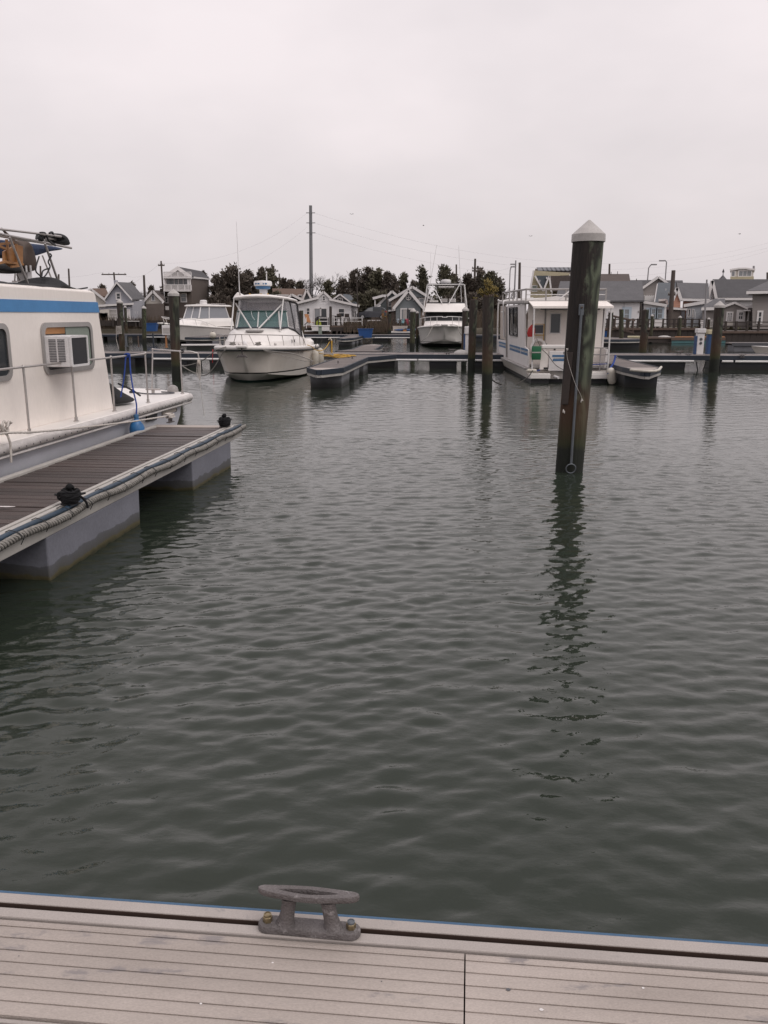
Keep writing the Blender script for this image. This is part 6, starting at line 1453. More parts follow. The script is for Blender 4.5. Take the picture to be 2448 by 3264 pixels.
# ---- white cottage with wharf deck
h = House('white_cottage', 'white clapboard cottage with small attic gable standing on a timber wharf', z5, 101, (350, 800))
h.wall([(-30, 800), (705, 800), (705, 512), (450, 450), (335, 345), (240, 430), (-30, 492)], 9, 's_white', zb=.5)
h.roof([(-30, 488), (240, 422)], 9, 'roof_umber', tw=.26); h.roof([(240, 422), (335, 335), (450, 443)], 9, 'roof_brown', over=.1, tw=.26); h.roof([(450, 443), (770, 514)], 9, 'roof_umber', tw=.26)
h.win(118, 552, 150, 626, mun=(0, 1)); h.win(330, 392, 354, 444, mun=(0, 1)); h.win(540, 560, 608, 660, mun=(0, 1))
h.win(222, 556, 296, 774, glass='glassgrey', mun=(0, 0), name='sliding_door'); h.win(302, 556, 376, 774, glass='glass', mun=(0, 0), name='sliding_door')
h.wall([(705, 800), (800, 800), (800, 545), (705, 512)], 7, 's_white', dY=.6, zb=.5, name='side_wing')
for x in (722, 752): h.win(x, 585, x + 12, 665, dY=.6, mun=(0, 0), fw=.05)
h.post(335, 338, 335, 310, .05, 'roof_umber', 'finial')
# wharf
k = House('timber_wharf', 'dark timber wharf with white railing in front of the white cottage', z5, 96.6, (500, 880), 'wharf')
k.box(90, 781, 900, 800, 5, 'timberbrown', 'deck'); k.box(340, 800, 905, 852, .3, 'timber', 'fascia_beam'); k.box(90, 800, 340, 815, .3, 'timber', 'fascia_beam')
for x in (110, 200, 370, 440, 515, 570, 640, 690, 745, 810, 880): k.box(x - 13, 815 if x < 340 else 852, x + 13, 905, .3, 'timber', 'wharf_pile'); k.box(x - 10, 810, x + 10, 905, .3, 'timber', 'wharf_pile', dY=3.5)
for y in (678, 722): k.box(265, y - 4, 852, y + 4, .06, 'trim', 'rail')
for x in (270, 400, 463, 560, 680, 848): k.box(x - 5, 670, x + 5, 782, .08, 'timber' if x not in (848,) else 'trim', 'rail_post')
k.box(225, 680, 238, 800, .1, 'timber', 'rail_post'); k.post(430, 780, 430, 525, .16, 'timber', 'tall_post'); k.box(870, 700, 910, 850, .3, 'timber', 'corner_post')
for x in (110, 180): k.post(x, 815, x - 4, 670, .04, 'trim', 'stair_post')
k.post(85, 770, 130, 730, .05, 'timber', 'stair_rail')
k.box(85, 845, 435, 858, 1.2, 'whitepaint', 'lower_float', dY=-1.5, label='low white-edged float below the wharf')
k.box(85, 858, 435, 885, 1.0, 'timberbrown', 'lower_float', dY=-1.4)
def bar_chair(label, x, Y):
    p = at(z5(x, 780), Y); g = thing('deck_chair', label, 'chair', (p.x, p.y, p.z), rnd.uniform(-.3, .3), 'dark chairs on the wharf', local=True)
    for a, b in ((-1, -1), (1, -1), (-1, 1), (1, 1)): MB().tube([(a * .26, b * .24, 0), (a * .2, b * .18, .75)], .035, 5).build('leg', W['timber'], g)
    MB().box(-.27, .27, -.25, .25, .75, .83).build('seat', W['timber'], g, bevel=.02); MB().box(-.27, .27, .2, .27, .83, 1.32).build('backrest', W['timber'], g, bevel=.02); MB().box(-.2, .2, -.2, -.16, .3, .35).build('stretcher', W['timber'], g)
bar_chair('dark high-backed chair on the wharf, left one before the cottage window', 545, 98.5); bar_chair('dark high-backed chair on the wharf, right one before the cottage window', 640, 98.6)
p = at(z5(497, 780), 98.8); g = thing('bar_table', 'dark tall table beside the chairs on the wharf', 'table', (p.x, p.y, p.z), local=True)
MB().lathe([(.5, 1.05), (.5, 1.11)], n=14).build('top', W['timber'], g); MB().tube([(0, 0, 0), (0, 0, 1.05)], .12, 6).build('column', W['timber'], g); MB().lathe([(.3, 0), (.28, .05)], n=12).build('base', W['timber'], g)
p = at(z5(315, 780), 98.8); g = thing('barbecue_grill', 'dark covered barbecue before the cottage sliding door', 'barbecue', (p.x, p.y, p.z), local=True)
MB().loft([rrz(0, 0, .6, .35, .02), rrz(0, 0, .62, .36, .7), rrz(0, 0, .6, .34, .95), rrz(0, 0, .4, .2, 1.05)]).build('cover', W['blackcloth'], g, smooth=40); MB().box(-.8, -.62, -.2, .2, .68, .72).build('shelf', W['timber'], g)
p = at(z5(165, 790), 97.5); g = thing('lawn_chair', 'orange-brown sling chair at the left end of the wharf', 'chair', (p.x, p.y, p.z), R(50), local=True)
MB().box(-.3, .3, -.3, .3, .4, .46).build('seat', W['orange'], g); MB().prism([(-.3, .25, .46), (.3, .25, .46), (.3, .6, 1.35), (-.3, .6, 1.35)], (0, .05, 0)).build('backrest', W['orange'], g)
for a, b in ((-1, -1), (1, -1), (-1, 1), (1, 1)): MB().tube([(a * .28, b * .28, 0), (a * .28, b * .28, .42)], .03, 5).build('leg', W['trim'], g)
p = at(z5(268, 785), 96.9); g = thing('watering_toy', 'lime yellow plastic slide piece on the wharf edge', 'toy', (p.x, p.y, p.z), local=True)
MB().loft([rrz(0, 0, .35, .2, 0), rrz(0, 0, .3, .18, .4), rrz(.05, 0, .15, .1, .6)]).build('body', W['lime'], g, smooth=40); MB().ball((.1, -.05, .62), .12, 8, 6).build('knob', W['lime'], g, smooth=True)
p = at(z5(300, 850), 94.8); g = thing('dock_box', 'white storage box on the low float below the wharf', 'box', (p.x, p.y, p.z), local=True)
MB().box(-.95, .95, -.4, .4, 0, .48).build('body', W['whitepaint'], g, bevel=.03); MB().box(-1.0, 1.0, -.43, .43, .481, .60).build('lid', W['whitepaint'], g, bevel=.03)
# ---- houses behind the cottage
h = House('slate_house', 'slate house with blue-grey roof peeping over the white cottage', z5, 113, (600, 560))
h.wall([(500, 600), (700, 600), (700, 480), (555, 385), (500, 420)], 9, 's_dark', zb=.8); h.roof([(500, 412), (555, 372), (700, 486)], 9, 'roof_blue'); h.win(535, 425, 580, 458, mun=(1, 0), fw=.15); h.win(548, 380, 566, 396, mun=(0, 0))
h.side_roof((590, 560), (800, 520), (600, 375), (690, 385), 8, 'roof_blue', dY=.6, trim=None, wm='s_dark')
h = House('brown_roofed_house', 'house with long brown shingle roof behind the cruiser hardtop', z4, 112, (1030, 420))
h.side_roof((830, 330), (1170, 345), (822, 262), (1205, 268), 7, 'roof_brown', wm='s_dark'); h.wall([(1010, 430), (1110, 430), (1110, 400), (1050, 330), (1010, 355)], 4, 's_dark', dY=-2.2, zb=.8); h.roof([(1000, 362), (1045, 322), (1200, 400)], 5, 'roof_brown', dY=-2.2, tw=.3)
h.wall([(1190, 430), (1270, 430), (1270, 380), (1225, 275), (1190, 350)], 7, 's_grey', dY=-.4, zb=.8); h.roof([(1170, 385), (1215, 268), (1275, 385)], 7, 'roof_brown', dY=-.4, tw=.26)
h.box(840, 320, 1010, 330, .1, 'trim', 'dormer_trim', dY=-.6); h.win(1125, 330, 1160, 352, dY=-.4, fw=.1, mun=(0, 0))
h = House('garden_shed', 'low grey shed behind the dark car', z5, 118, (880, 640), 'shed'); h.wall([(820, 700), (940, 700), (940, 575), (820, 580)], 4, 's_lav', zb=1); h.roof([(810, 560), (830, 548), (945, 582)], 4, 'roof_grey', trim='trim'); h.win(825, 590, 845, 625, mun=(0, 0))
# ---- blue-grey gabled house
h = House('grey_gabled_house', 'blue-grey house with steep front gable and round window', z5 and zG, 99.5, (900, 900))
h.wall([(650, 930), (1155, 930), (1155, 600), (907, 315), (650, 600)], 3.2, 's_grey', zb=.6)
h.roof([(632, 618), (906, 285), (1190, 622)], 3.0, 'roof_dark', tw=.34)
h.win(765, 680, 880, 890, glass='glassgrey', mun=(0, 0), name='sliding_door', fw=.14); h.win(905, 680, 1010, 890, glass='glass', mun=(0, 0), name='sliding_door', fw=.14)
h.box(800, 690, 872, 886, .02, 'capwhite', 'curtain', dY=-.05)
c = h.P(907, 432); g = MB().lathe([(.28, 0), (.28, .05)], c, 20, Matrix.Rotation(R(90), 3, 'X')).build('round_window', W['glass'], h.t)
m = MB(); m.tube([c + Vector((.30 * math.cos(a), -.06, .30 * math.sin(a))) for a in [2 * math.pi * k / 20 for k in range(21)]], .05, 6, False); m.box(c.x - .28, c.x + .28, c.y - .09, c.y - .06, c.z - .03, c.z + .03); m.box(c.x - .03, c.x + .03, c.y - .092, c.y - .062, c.z - .28, c.z + .28); m.build('frame', W['trim'], g)
h.box(1008, 455, 1026, 500, .15, 'trim', 'wall_lamp', dY=-.16); h.box(1196, 662, 1260, 710, .5, 'trim', 'gutter_box', dY=-.3); h.box(575, 650, 640, 705, .5, 'trim', 'gutter_box', dY=-.3)
h.wall([(560, 900), (1320, 900), (1320, 440), (985, 250), (560, 480)], 8, 's_tan', dY=3.3, zb=.6, name='rear_wall')
h.wall([(700, 430), (1270, 430), (985, 255)], .1, 's_grey', dY=3.15, name='rear_gable'); h.roof([(562, 470), (985, 222), (1330, 440)], 8, 'roof_dark', dY=3.3, tw=.3)
h.win(1128, 462, 1215, 605, dY=3.3, glass='glassgrey', mun=(0, 1), fw=.1); h.win(962, 252, 996, 288, dY=3.15, glass='capwhite', mun=(0, 0), fw=.05, name='vent'); h.box(1190, 740, 1215, 800, .1, 'trim', 'side_light', dY=-.2)
h = House('grey_porch_house', 'grey house with upper porch beside the blue-grey gabled house', zG, 104, (420, 900))
h.wall([(330, 900), (650, 900), (650, 360), (570, 330), (330, 560)], 7, 's_grey', zb=.9); h.roof([(315, 568), (570, 312), (670, 400)], 7, 'roof_dark', tw=.28); h.win(510, 500, 555, 600, mun=(0, 1), fw=.14)
h.roof([(195, 452), (390, 400), (450, 405)], 3, 'roof_dark', dY=-1, over=.1, tw=.3); h.post(225, 700, 225, 455, .07, 'trim', 'porch_post', dY=-1)
h.roof([(150, 716), (330, 612)], 3, 'roof_grey', dY=-1.6, over=.1); h.wall([(150, 900), (590, 900), (590, 716), (150, 716)], 2, 's_tan', dY=-.6, zb=.9, name='lower_wall')
h.roof([(350, 716), (590, 712)], 2.0, 'roof_grey', dY=-1.2, over=.1)
for k_ in range(9): x = 222 + k_ * 13; h.box(x, 588, x + 8, 655, .05, 'trim', 'baluster', dY=-1.2)
h.box(215, 582, 335, 590, .06, 'trim', 'porch_rail', dY=-1.25)
h = House('wooden_play_frame', 'yellow timber play frame between the dark car and grey house', zG, 98.6, (410, 830), 'play frame')
for x in (365, 400, 460): h.box(x, 690, x + 12, 880, .12, 'playwood', 'upright')
h.box(360, 810, 475, 830, 1, 'playwood', 'platform'); h.box(360, 760, 395, 812, .05, 'orange', 'panel')
k = House('rear_terrace', 'dark railed terrace with coloured chairs before the blue-grey gabled house', zG, 96.5, (800, 1000), 'terrace')
k.box(560, 1000, 1230, 1018, 2.6, 'timberbrown', 'deck'); k.box(560, 1018, 1230, 1060, .3, 'timber', 'fascia_beam')
k.box(590, 885, 1230, 903, .1, 'timber', 'rail')
for x in (595, 630, 742, 850, 960, 1060, 1160): k.box(x - 8, 885, x + 8, 1060, .12, 'timber', 'rail_post')
for y in (930, 960): k.box(600, y, 1230, y + 7, .05, 'timber', 'rail')
for x in (600, 760, 920, 1080): k.box(x - 20, 1060, x + 20, 1190, .3, 'timber', 'terrace_pile')
for lb, x, m_ in (('pale blue plastic chair on the railed terrace', 695, 'trimblue'), ('pink plastic chair on the railed terrace', 868, 'pink'), ('aqua plastic chair on the railed terrace', 790, 'lbluep')):
    p = at(zG(x, 1000), 97.8); g = thing('plastic_chair', lb, 'chair', (p.x, p.y, p.z), rnd.uniform(-.4, .4), 'coloured chairs on the railed terrace', local=True); g.scale = (.55, .55, .6)
    MB().box(-.35, .35, -.3, .3, .38, .45).build('seat', W[m_], g); MB().prism([(-.36, .2, .45), (.36, .2, .45), (.30, .5, 1.15), (-.30, .5, 1.15)], (0, .05, 0)).build('backrest', W[m_], g)
    for a, b in ((-1, -1), (1, -1), (-1, 1), (1, 1)): MB().tube([(a * .3, b * .26, 0), (a * .3, b * .26, .4)], .035, 5).build('leg', W[m_], g)
p = at(zG(735, 1128), 93.5); g = thing('storage_box', 'long beige box on the float below the railed terrace', 'box', (p.x, p.y, p.z), local=True)
MB().box(-.78, .78, -.4, .4, 0, .50).build('body', W['beige'], g, bevel=.03); MB().box(-.8, .8, -.42, .42, .501, .57).build('lid', W['beige'], g, bevel=.02)
k = House('swim_float', 'white-edged float with aqua stripe below the railed terrace', zG, 92.5, (750, 1210), 'float')
k.box(555, 1130, 1000, 1152, 2.5, 'whitepaint', 'deck'); k.box(560, 1152, 1000, 1185, 2.4, 'pingrey', 'side', dY=.05); k.box(558, 1186, 1000, 1216, 2.4, 'lbluep', 'waterline_band', dY=.02)
p = at(zG(905, 1128), 93.2); g = thing('kayak', 'blue kayak lying on the white-edged float', 'kayak', (p.x, p.y, p.z + .02), R(5), local=True)
MB().loft([[(x, w_ * math.cos(a), .15 + hh * math.sin(a)) for a in [2 * math.pi * j / 8 for j in range(8)]] for x, w_, hh in ((-1.6, .02, .02), (-1.1, .22, .11), (0, .32, .15), (1.1, .22, .11), (1.6, .02, .02))]).build('hull', W['bluepaint'], g, smooth=True); MB().loft([rrz(0, 0, .35, .16, .28), rrz(0, 0, .38, .19, .32)]).build('cockpit_rim', W['black'], g)
p = at(zG(830, 1128), 92.9); g = thing('crate', 'small brown crate beside the blue kayak', 'crate', (p.x, p.y, p.z), local=True); MB().box(-.18, .18, -.2, .2, 0, .22).build('body', W['orange'], g); MB().box(-.2, .2, -.22, .22, .22, .26).build('rim', W['timberbrown'], g)
# tall leaning pole and its thick lower pile
p = at(zG(515, 1200), 90); t_ = thing('mooring_pile', 'thick dark pile with a slim pole rising from it, right of the dark car', 'pile', (p.x, 90, 0), 0, 'mooring piles')
a, b = at(zG(518, 1210), 90), at(zG(520, 770), 90); pile_shape(MB(), a.x, 90, b.x, 90, -.5, b.z, .16, .15, 77, 10, 6).build('post', W['pile'], t_, smooth=60)
MB().tube([at(zG(490, 800), 90.2), at(zG(458, 395), 90.2)], .06, 6).build('pole', W['timber'], t_)
p = at(z5(800, 720), 98.8); g = thing('lamp_post', 'thin dark post with pale lamp at the right end of the wharf', 'post', (p.x, p.y, p.z), local=True)
MB().tube([(0, 0, 0), (-.2, 0, 5.0)], .07, 6).build('shaft', W['timber'], g); MB().box(-.32, -.1, -.1, .1, 4.9, 5.2).build('lamp', W['capwhite'], g); MB().box(-.12, .12, -.12, .12, -.05, .05).build('foot', W['timber'], g)
# ---------------------------------------------------------------- dark grey car
def car():
    p = at(zG(170, 888), 100.5); q = at(zG(330, 888), 100.5); g = thing('parked_car', 'dark grey hatchback parked on the bank left of the blue-grey house', 'car', (p.x, p.y, p.z), 0, local=True)
    Lc = 3.0
    prof = [(-1.75, .28), (-1.80, .62), (-1.65, .80), (-.95, .92), (-.45, 1.32), (.1, 1.46), (.9, 1.45), (1.45, 1.28), (1.72, .95), (1.80, .55), (1.72, .28)]
    def rg(y, s): return [(x * (1 - .02 * (1 - s)), y, z if z < .93 else .93 + (z - .93) * s) for x, z in prof]
    MB().loft([rg(-.82, .9), rg(-.80, 1), rg(.8, 1), rg(.82, .9)]).build('body', W['carpaint'], g, smooth=35)
    for wn in ([(-.80, .96), (-.38, 1.30), (.05, 1.38), (.08, .97)], [(.14, .97), (.12, 1.38), (.85, 1.37), (.95, .98)], [(1.02, .98), (.95, 1.36), (1.32, 1.25), (1.45, 1.0)]):
        MB().prism([(x, -.832, z) for x, z in wn], (0, .015, 0)).build('side_window', W['glassgrey'] if wn[0][0] < 0 else W['glass'], g)
    MB().prism([(-.92, -.7, .95), (-.92, .7, .95), (-.46, .64, 1.30), (-.46, -.64, 1.30)], (-.02, 0, .02)).build('windscreen', W['glass'], g)
    for x in (-1.12, 1.12):
        wl = MB().lathe([(.30, -.1), (.30, .1)], (x, -.76, .30), 16, Matrix.Rotation(R(90), 3, 'X')).build('wheel', W['tyre'], g, smooth=30)
        MB().lathe([(.19, 0), (.19, .11), (.05, .12)], (x, -.76, .30), 12, Matrix.Rotation(R(90), 3, 'X')).build('rim', W['rim'], wl, smooth=30)
        MB().lathe([(.30, -.1), (.30, .1)], (x, .76, .30), 16, Matrix.Rotation(R(90), 3, 'X')).build('wheel', W['tyre'], g, smooth=30)
    MB().cbox((1.62, -.80, .92), (.24, .06, .14)).build('tail_light', W['taillight'], g); MB().cbox((-1.68, -.72, .68), (.2, .1, .12)).build('headlight', W['rim'], g)
car()
k = House('guard_rail', 'white guard rail on the bank in front of the dark grey car', zG, 97.8, (200, 930), 'guard rail')
k.box(70, 893, 355, 910, .06, 'trim', 'rail'); 
for x in (80, 345): k.box(x - 8, 905, x + 8, 960, .08, 'trim', 'post')
# ---------------------------------------------------------------- left shore
h = House('lavender_house', 'lavender-grey two-storey house with gable and porch on the left shore', z3, 106, (260, 800))
h.wall([(120, 800), (402, 800), (402, 590), (240, 425), (120, 585)], 8, 's_lav', zb=1.2); 
a, b, c, d = h.P(240, 408, -.4), h.P(405, 592, -.4), h.P(540, 578, 6), h.P(395, 415, 8)
MB().prism([a, b, c, d], (0, 0, .16)).build('roof', W['roof_grey'], h.t); a2 = h.P(108, 590, -.4); MB().prism([a, a2, a2 + Vector((2, 8, 0)), d], (0, 0, .16)).build('roof', W['roof_grey'], h.t)
MB().prism([a + Vector((0, -.06, -.05)), b + Vector((0, -.06, -.05)), b + Vector((0, -.06, .22)), a + Vector((0, -.06, .22))], (0, -.04, 0)).build('verge_board', W['trim'], h.t); MB().prism([a + Vector((0, -.06, -.05)), a2 + Vector((0, -.06, -.05)), a2 + Vector((0, -.06, .22)), a + Vector((0, -.06, .22))], (0, -.04, 0)).build('verge_board', W['trim'], h.t)
p0, p1 = h.P(402, 800), h.P(535, 790, 5.6); p0.z = p1.z = 1.2; q0, q1 = h.P(402, 598), h.P(533, 588, 5.6); 
MB().prism([p0, p1, q1, q0], (-.1, .1, 0)).build('side_wall', W['s_lav'], h.t)
def swin(f0, f1, y0, y1):
    A, B = p0.lerp(p1, f0), p0.lerp(p1, f1); za, zb_ = h.P(402, y0).z, h.P(402, y1).z; o = Vector((.03, -.04, 0))
    g = MB().prism([Vector((A.x, A.y, zb_)) + o, Vector((B.x, B.y, zb_)) + o, Vector((B.x, B.y, za)) + o, Vector((A.x, A.y, za)) + o], (.02, -.02, 0)).build('window', W['glassgrey'], h.t)
    d_ = (B - A).normalized() * .12; m = MB()
    for (u, v) in ((A - d_, A), (B, B + d_)): m.prism([Vector((u.x, u.y, zb_)) + o, Vector((v.x, v.y, zb_)) + o, Vector((v.x, v.y, za)) + o, Vector((u.x, u.y, za)) + o], (.05, -.05, 0))
    m.build('frame', W['trim'], g)
for f0, f1 in ((.25, .42), (.66, .82)): swin(f0, f1, 645, 730)
for f0, f1 in ((.2, .3), (.58, .68)): swin(f0, f1, 585, 607)
h.win(243, 518, 272, 572, mun=(0, 1), fw=.16); h.post(228, 430, 232, 375, .25, 's_lav', 'chimney', dY=3)
h.roof([(40, 648), (400, 628)], 2.2, 'roof_grey', dY=-2.3, over=.2, tw=.25); h.wall([(50, 800), (395, 800), (395, 655), (50, 660)], 1.9, 's_lav', dY=-2.2, zb=1.1, name='porch_wall')
h.win(168, 690, 238, 790, dY=-2.2, glass='capwhite', fw=.12, mun=(0, 2), name='garage_door'); h.win(352, 690, 372, 790, dY=-2.2, glass='whitepaint', fw=.1, mun=(0, 0), name='door'); h.wall([(60, 800), (160, 800), (160, 680), (60, 690)], .2, 's_cream', dY=-2.5, zb=1.1, name='porch_panel')
h = House('cream_gable_house', 'cream house with brown roof at the edge of the cream houseboat roof', z1, 112, (720, 640))
h.wall([(640, 660), (795, 660), (795, 615), (692, 535), (640, 570)], 9, 's_cream', zb=1.2); h.roof([(630, 570), (690, 527), (798, 612)], 9, 'roof_brown', tw=.3)
h.side_roof((760, 585), (830, 590), (700, 527), (800, 527), 9, 'roof_brown', dY=.5, trim=None, wm='s_cream')
h = House('small_cream_house', 'small cream gabled house with brown roof between lavender and tall brown houses', z3, 112, (630, 760))
h.wall([(545, 790), (715, 790), (715, 590), (620, 500), (545, 580)], 8, 's_cream', zb=1.2); h.roof([(540, 582), (620, 492), (718, 590)], 8, 'roof_umber', tw=.3); h.win(612, 540, 636, 590, mun=(0, 0), glass='glassgrey')
h.side_roof((640, 590), (745, 592), (625, 492), (735, 495), 8, 'roof_umber', dY=.8, trim=None, wm='s_brown'); h.box(698, 465, 728, 500, .6, 'timber', 'chimney', dY=3)
h.wall([(548, 790), (740, 790), (740, 620), (548, 625)], 1.5, 's_brown', dY=-1.6, zb=1.2, name='front_wing')
# ---- tall brown house with white balconies
h = House('tall_brown_house', 'tall brown shingled house with two white balconies', z3, 116, (950, 640))
h.wall([(740, 660), (1028, 660), (1028, 345), (885, 262), (740, 345)], 10, 's_brown', zb=1.2)
a, b, c, d = h.P(885, 248, -.3), h.P(1035, 348, -.3), h.P(1222, 368, 9), h.P(1140, 296, 9)
MB().prism([a, b, c, d], (0, 0, .2)).build('roof', W['roof_dark'], h.t); e = h.P(735, 345, -.3); MB().prism([a, e, e + Vector((1, 9, 0)), d], (0, 0, .2)).build('roof', W['roof_dark'], h.t)
for (u, v) in ((a, b), (a, e)): MB().prism([u + Vector((0, -.06, -.25)), v + Vector((0, -.06, -.25)), v + Vector((0, -.06, .25)), u + Vector((0, -.06, .25))], (0, -.05, 0)).build('verge_board', W['trim'], h.t)
p0, p1 = h.P(1028, 660), h.P(1215, 650, 8.5); p0.z = p1.z = 1.2; q0, q1 = h.P(1028, 352), h.P(1213, 372, 8.5)
MB().prism([p0, p1, q1, q0], (-.1, .1, 0)).build('side_wall', W['s_brown'], h.t)
MB().prism([q0 + Vector((.1, -.1, 0)), q1 + Vector((.1, -.1, 0)), q1 + Vector((.1, -.1, .2)), q0 + Vector((.1, -.1, .2))], (.05, -.05, 0)).build('gutter', W['trim'], h.t)
for f0, f1, y0, y1 in ((.05, .12, 375, 430), (.36, .50, 385, 445), (.80, .90, 397, 452), (.05, .16, 530, 560), (.45, .5, 535, 580), (.72, .8, 540, 580)): swin(f0, f1, y0, y1)
h.box(760, 355, 1020, 425, .1, 'glassgrey', 'balcony_glazing', dY=-.12)
for x in (760, 845, 890, 940): h.box(x, 362, x + 5, 428, .1, 'trim', 'door_frame', dY=-.25)
for y0, y1, yr in ((340, 356, 285), (484, 494, 420)):
    h.box(733, y0, 1026, y1, 2.0, 'trim', 'balcony_slab', dY=-2.0)
    h.box(733, yr, 1026, yr + 7, .1, 'trim', 'balcony_rail', dY=-2.0); h.box(733, y0 - 9, 1026, y0 - 4, .1, 'trim', 'balcony_rail', dY=-2.0)
    for k_ in range(25): x = 735 + k_ * 12; h.box(x, yr + 5, x + (8 if k_ % 6 == 0 else 4), y0, .06, 'trim', 'baluster', dY=-1.98)
for x in (742, 990, 1012): h.box(x, 355, x + 10, 486, .2, 'trim', 'column', dY=-1.8)
h.win(925, 520, 970, 600, glass='glassgrey', mun=(0, 1), fw=.12); h.win(760, 560, 775, 610, mun=(0, 1), fw=.12)
h.box(755, 650, 790, 690, .3, 'trim', 'entry_sign', dY=-1.5)
# old fence and bulkhead at the left bank
k = House('plank_fence', 'dark weathered plank fence at the left shore before the lavender house', z3, 99.8, (110, 800), 'fence')
for i in range(12): x = 60 + i * 7; k.box(x, 720 + (i * 5) % 9, x + 6, 850, .08, 'timber', 'board')
k = House('shore_bulkhead', 'low dark timber bulkhead along the left shore', z3, 98.2, (400, 840), 'bulkhead')
for i in range(34): x = 60 + i * 20; k.box(x, 795 + (i * 7) % 12, x + 18.5, 858, .2, 'timber', 'board')
for x in (200, 250, 440, 480, 500, 560): k.box(x - 5, 780, x + 5, 870, .2, 'timber', 'pile', dY=-.3)
k.box(270, 806, 480, 812, .3, 'whitepaint', 'ledge', dY=-.35)
# ================================================================ RIGHT SHORE
# white house with light blue trim
h = House('white_house', 'long white house with dark grey roof and pale blue window trim', zB, 76, (400, 1000))
h.side_roof((-640, 612), (748, 596), (-560, 300), (715, 296), 9, 'roof_grey', trim=None, wm='s_white', zb=.9)
h.wall([(740, 1000), (1092, 1000), (1092, 655), (740, 605)], 6, 's_white', dY=.3, zb=.9, name='annex_wall'); 
a, b = h.P(735, 595, .1), h.P(1100, 652, .1); MB().prism([a, b, b + Vector((0, 6.5, .3)), a + Vector((0, 6.5, .3))], (0, 0, .14)).build('annex_roof', W['roof_grey'], h.t); MB().prism([a + Vector((0, -.02, -.14)), b + Vector((0, -.02, -.14)), b + Vector((0, -.02, .1)), a + Vector((0, -.02, .1))], (0, -.05, 0)).build('fascia', W['trim'], h.t)
for x0, x1 in ((40, 100), (435, 512)): h.win(x0, 715, x1, 862, glass='glassgrey', fr='trimblue', fw=.22, mun=(0, 1))
for x0, x1 in ((858, 922), (950, 1030)): h.win(x0, 712, x1, 850, dY=.3, glass='glassgrey', fr='trimblue', fw=.16, mun=(0, 1))
h.win(790, 712, 825, 850, dY=.3, glass='glassgrey', fr='trimblue', fw=.14, mun=(0, 1))
h.box(434, 596, 442, 690, .08, 'pingrey', 'downpipe', dY=-.1); h.box(724, 600, 732, 700, .08, 'pingrey', 'downpipe', dY=-.1)
c = h.P(663, 748); MB().lathe([(.09, 0), (.09, .06)], c, 10, Matrix.Rotation(R(90), 3, 'X')).build('vent', W['frame'], h.t)
for x in (-300, -480): h.win(x, 715, x + 75, 862, glass='glassgrey', fr='trimblue', fw=.22, mun=(0, 1))
# yellow house left of the pile
h = House('yellow_house', 'pale yellow steep-gabled house with solar panels left of the near pile', z7, 88, (540, 300))
h.wall([(412, 360), (640, 360), (630, 240), (606, 92), (800, 82), (800, 60), (455, 36), (430, 180)], 5, 's_yellow', zb=.9)
h.side_roof((462, 78), (990, 78), (470, 32), (985, 30), 5, 'roof_umber', dY=.4, trim='trim', over=.2)
for k_ in range(8): x = 500 + k_ * 42; a, b = h.P(x, 62, .9), h.P(x + 38, 36, 2.0); MB().prism([Vector((a.x, a.y, a.z + .2)), Vector((b.x, a.y, a.z + .2)), Vector((b.x, b.y, b.z + .25)), Vector((a.x, b.y, b.z + .25))], (0, 0, .06)).build('solar_panel', W['panel'], h.t)
h.wall([(470, 86), (600, 86), (546, 228)], .1, 'roof_blue', dY=-.3, name='valley_roof')
h.wall([(608, 88), (830, 88), (830, 236), (624, 238)], .2, 'roof_umber', dY=-.3, name='lower_roof')
for bd in ((455, 36, 418, 240), (468, 88, 546, 232), (604, 90, 548, 234), (606, 90, 624, 240)): h.board(*bd, .16, dY=-.36)
h.win(440, 185, 485, 235, glass='sage', fr='trim', fw=.06, mun=(0, 0)); h.box(575, 100, 586, 118, .2, 'trim', 'roof_vent', dY=-.5); h.box(512, 125, 518, 150, .2, 'trim', 'roof_vent', dY=-.5)
h = House('umber_roof_house', 'house with long umber roof showing on both sides of the near pile', z7, 92, (1200, 300))
h.side_roof((600, 232), (1400, 232), (608, 84), (1372, 82), 9, 'roof_umber', trim=None, wm='s_yellow', zb=1)
for x in (1180, 1200, 1262): h.box(x - 4, 50 if x != 1262 else 45, x + 4, 90, .2, 'timber', 'flue', dY=4.4)
h.box(680, 232, 720, 300, .3, 's_cream', 'dormer', dY=-.6)
# dark grey gable with white balcony
h = House('charcoal_gable_house', 'charcoal gabled house with small white balcony behind the white house', zB, 95, (850, 620))
h.wall([(700, 660), (1090, 660), (1090, 305), (970, 235), (720, 395)], 9, 's_taupe', zb=1); h.roof([(722, 388), (970, 215), (1092, 300)], 9, 'roof_dark', tw=.25); h.side_roof((500, 400), (900, 400), (525, 278), (960, 275), 9, 'roof_dark', dY=1, trim=None, wm='s_taupe', zb=1)
h.box(620, 235, 634, 275, .3, 'timber', 'flue', dY=4); h.box(748, 500, 905, 620, 2, 'trim', 'balcony', dY=-2)
for k_ in range(5): x = 750 + k_ * 36; h.box(x, 490, x + 14, 503, .3, 'trim', 'balcony_finial', dY=-2)
h.side_roof((1075, 310), (1350, 310), (1060, 280), (1345, 280), 6, 'roof_dark', dY=6, trim=None, wm='s_taupe', zb=1)
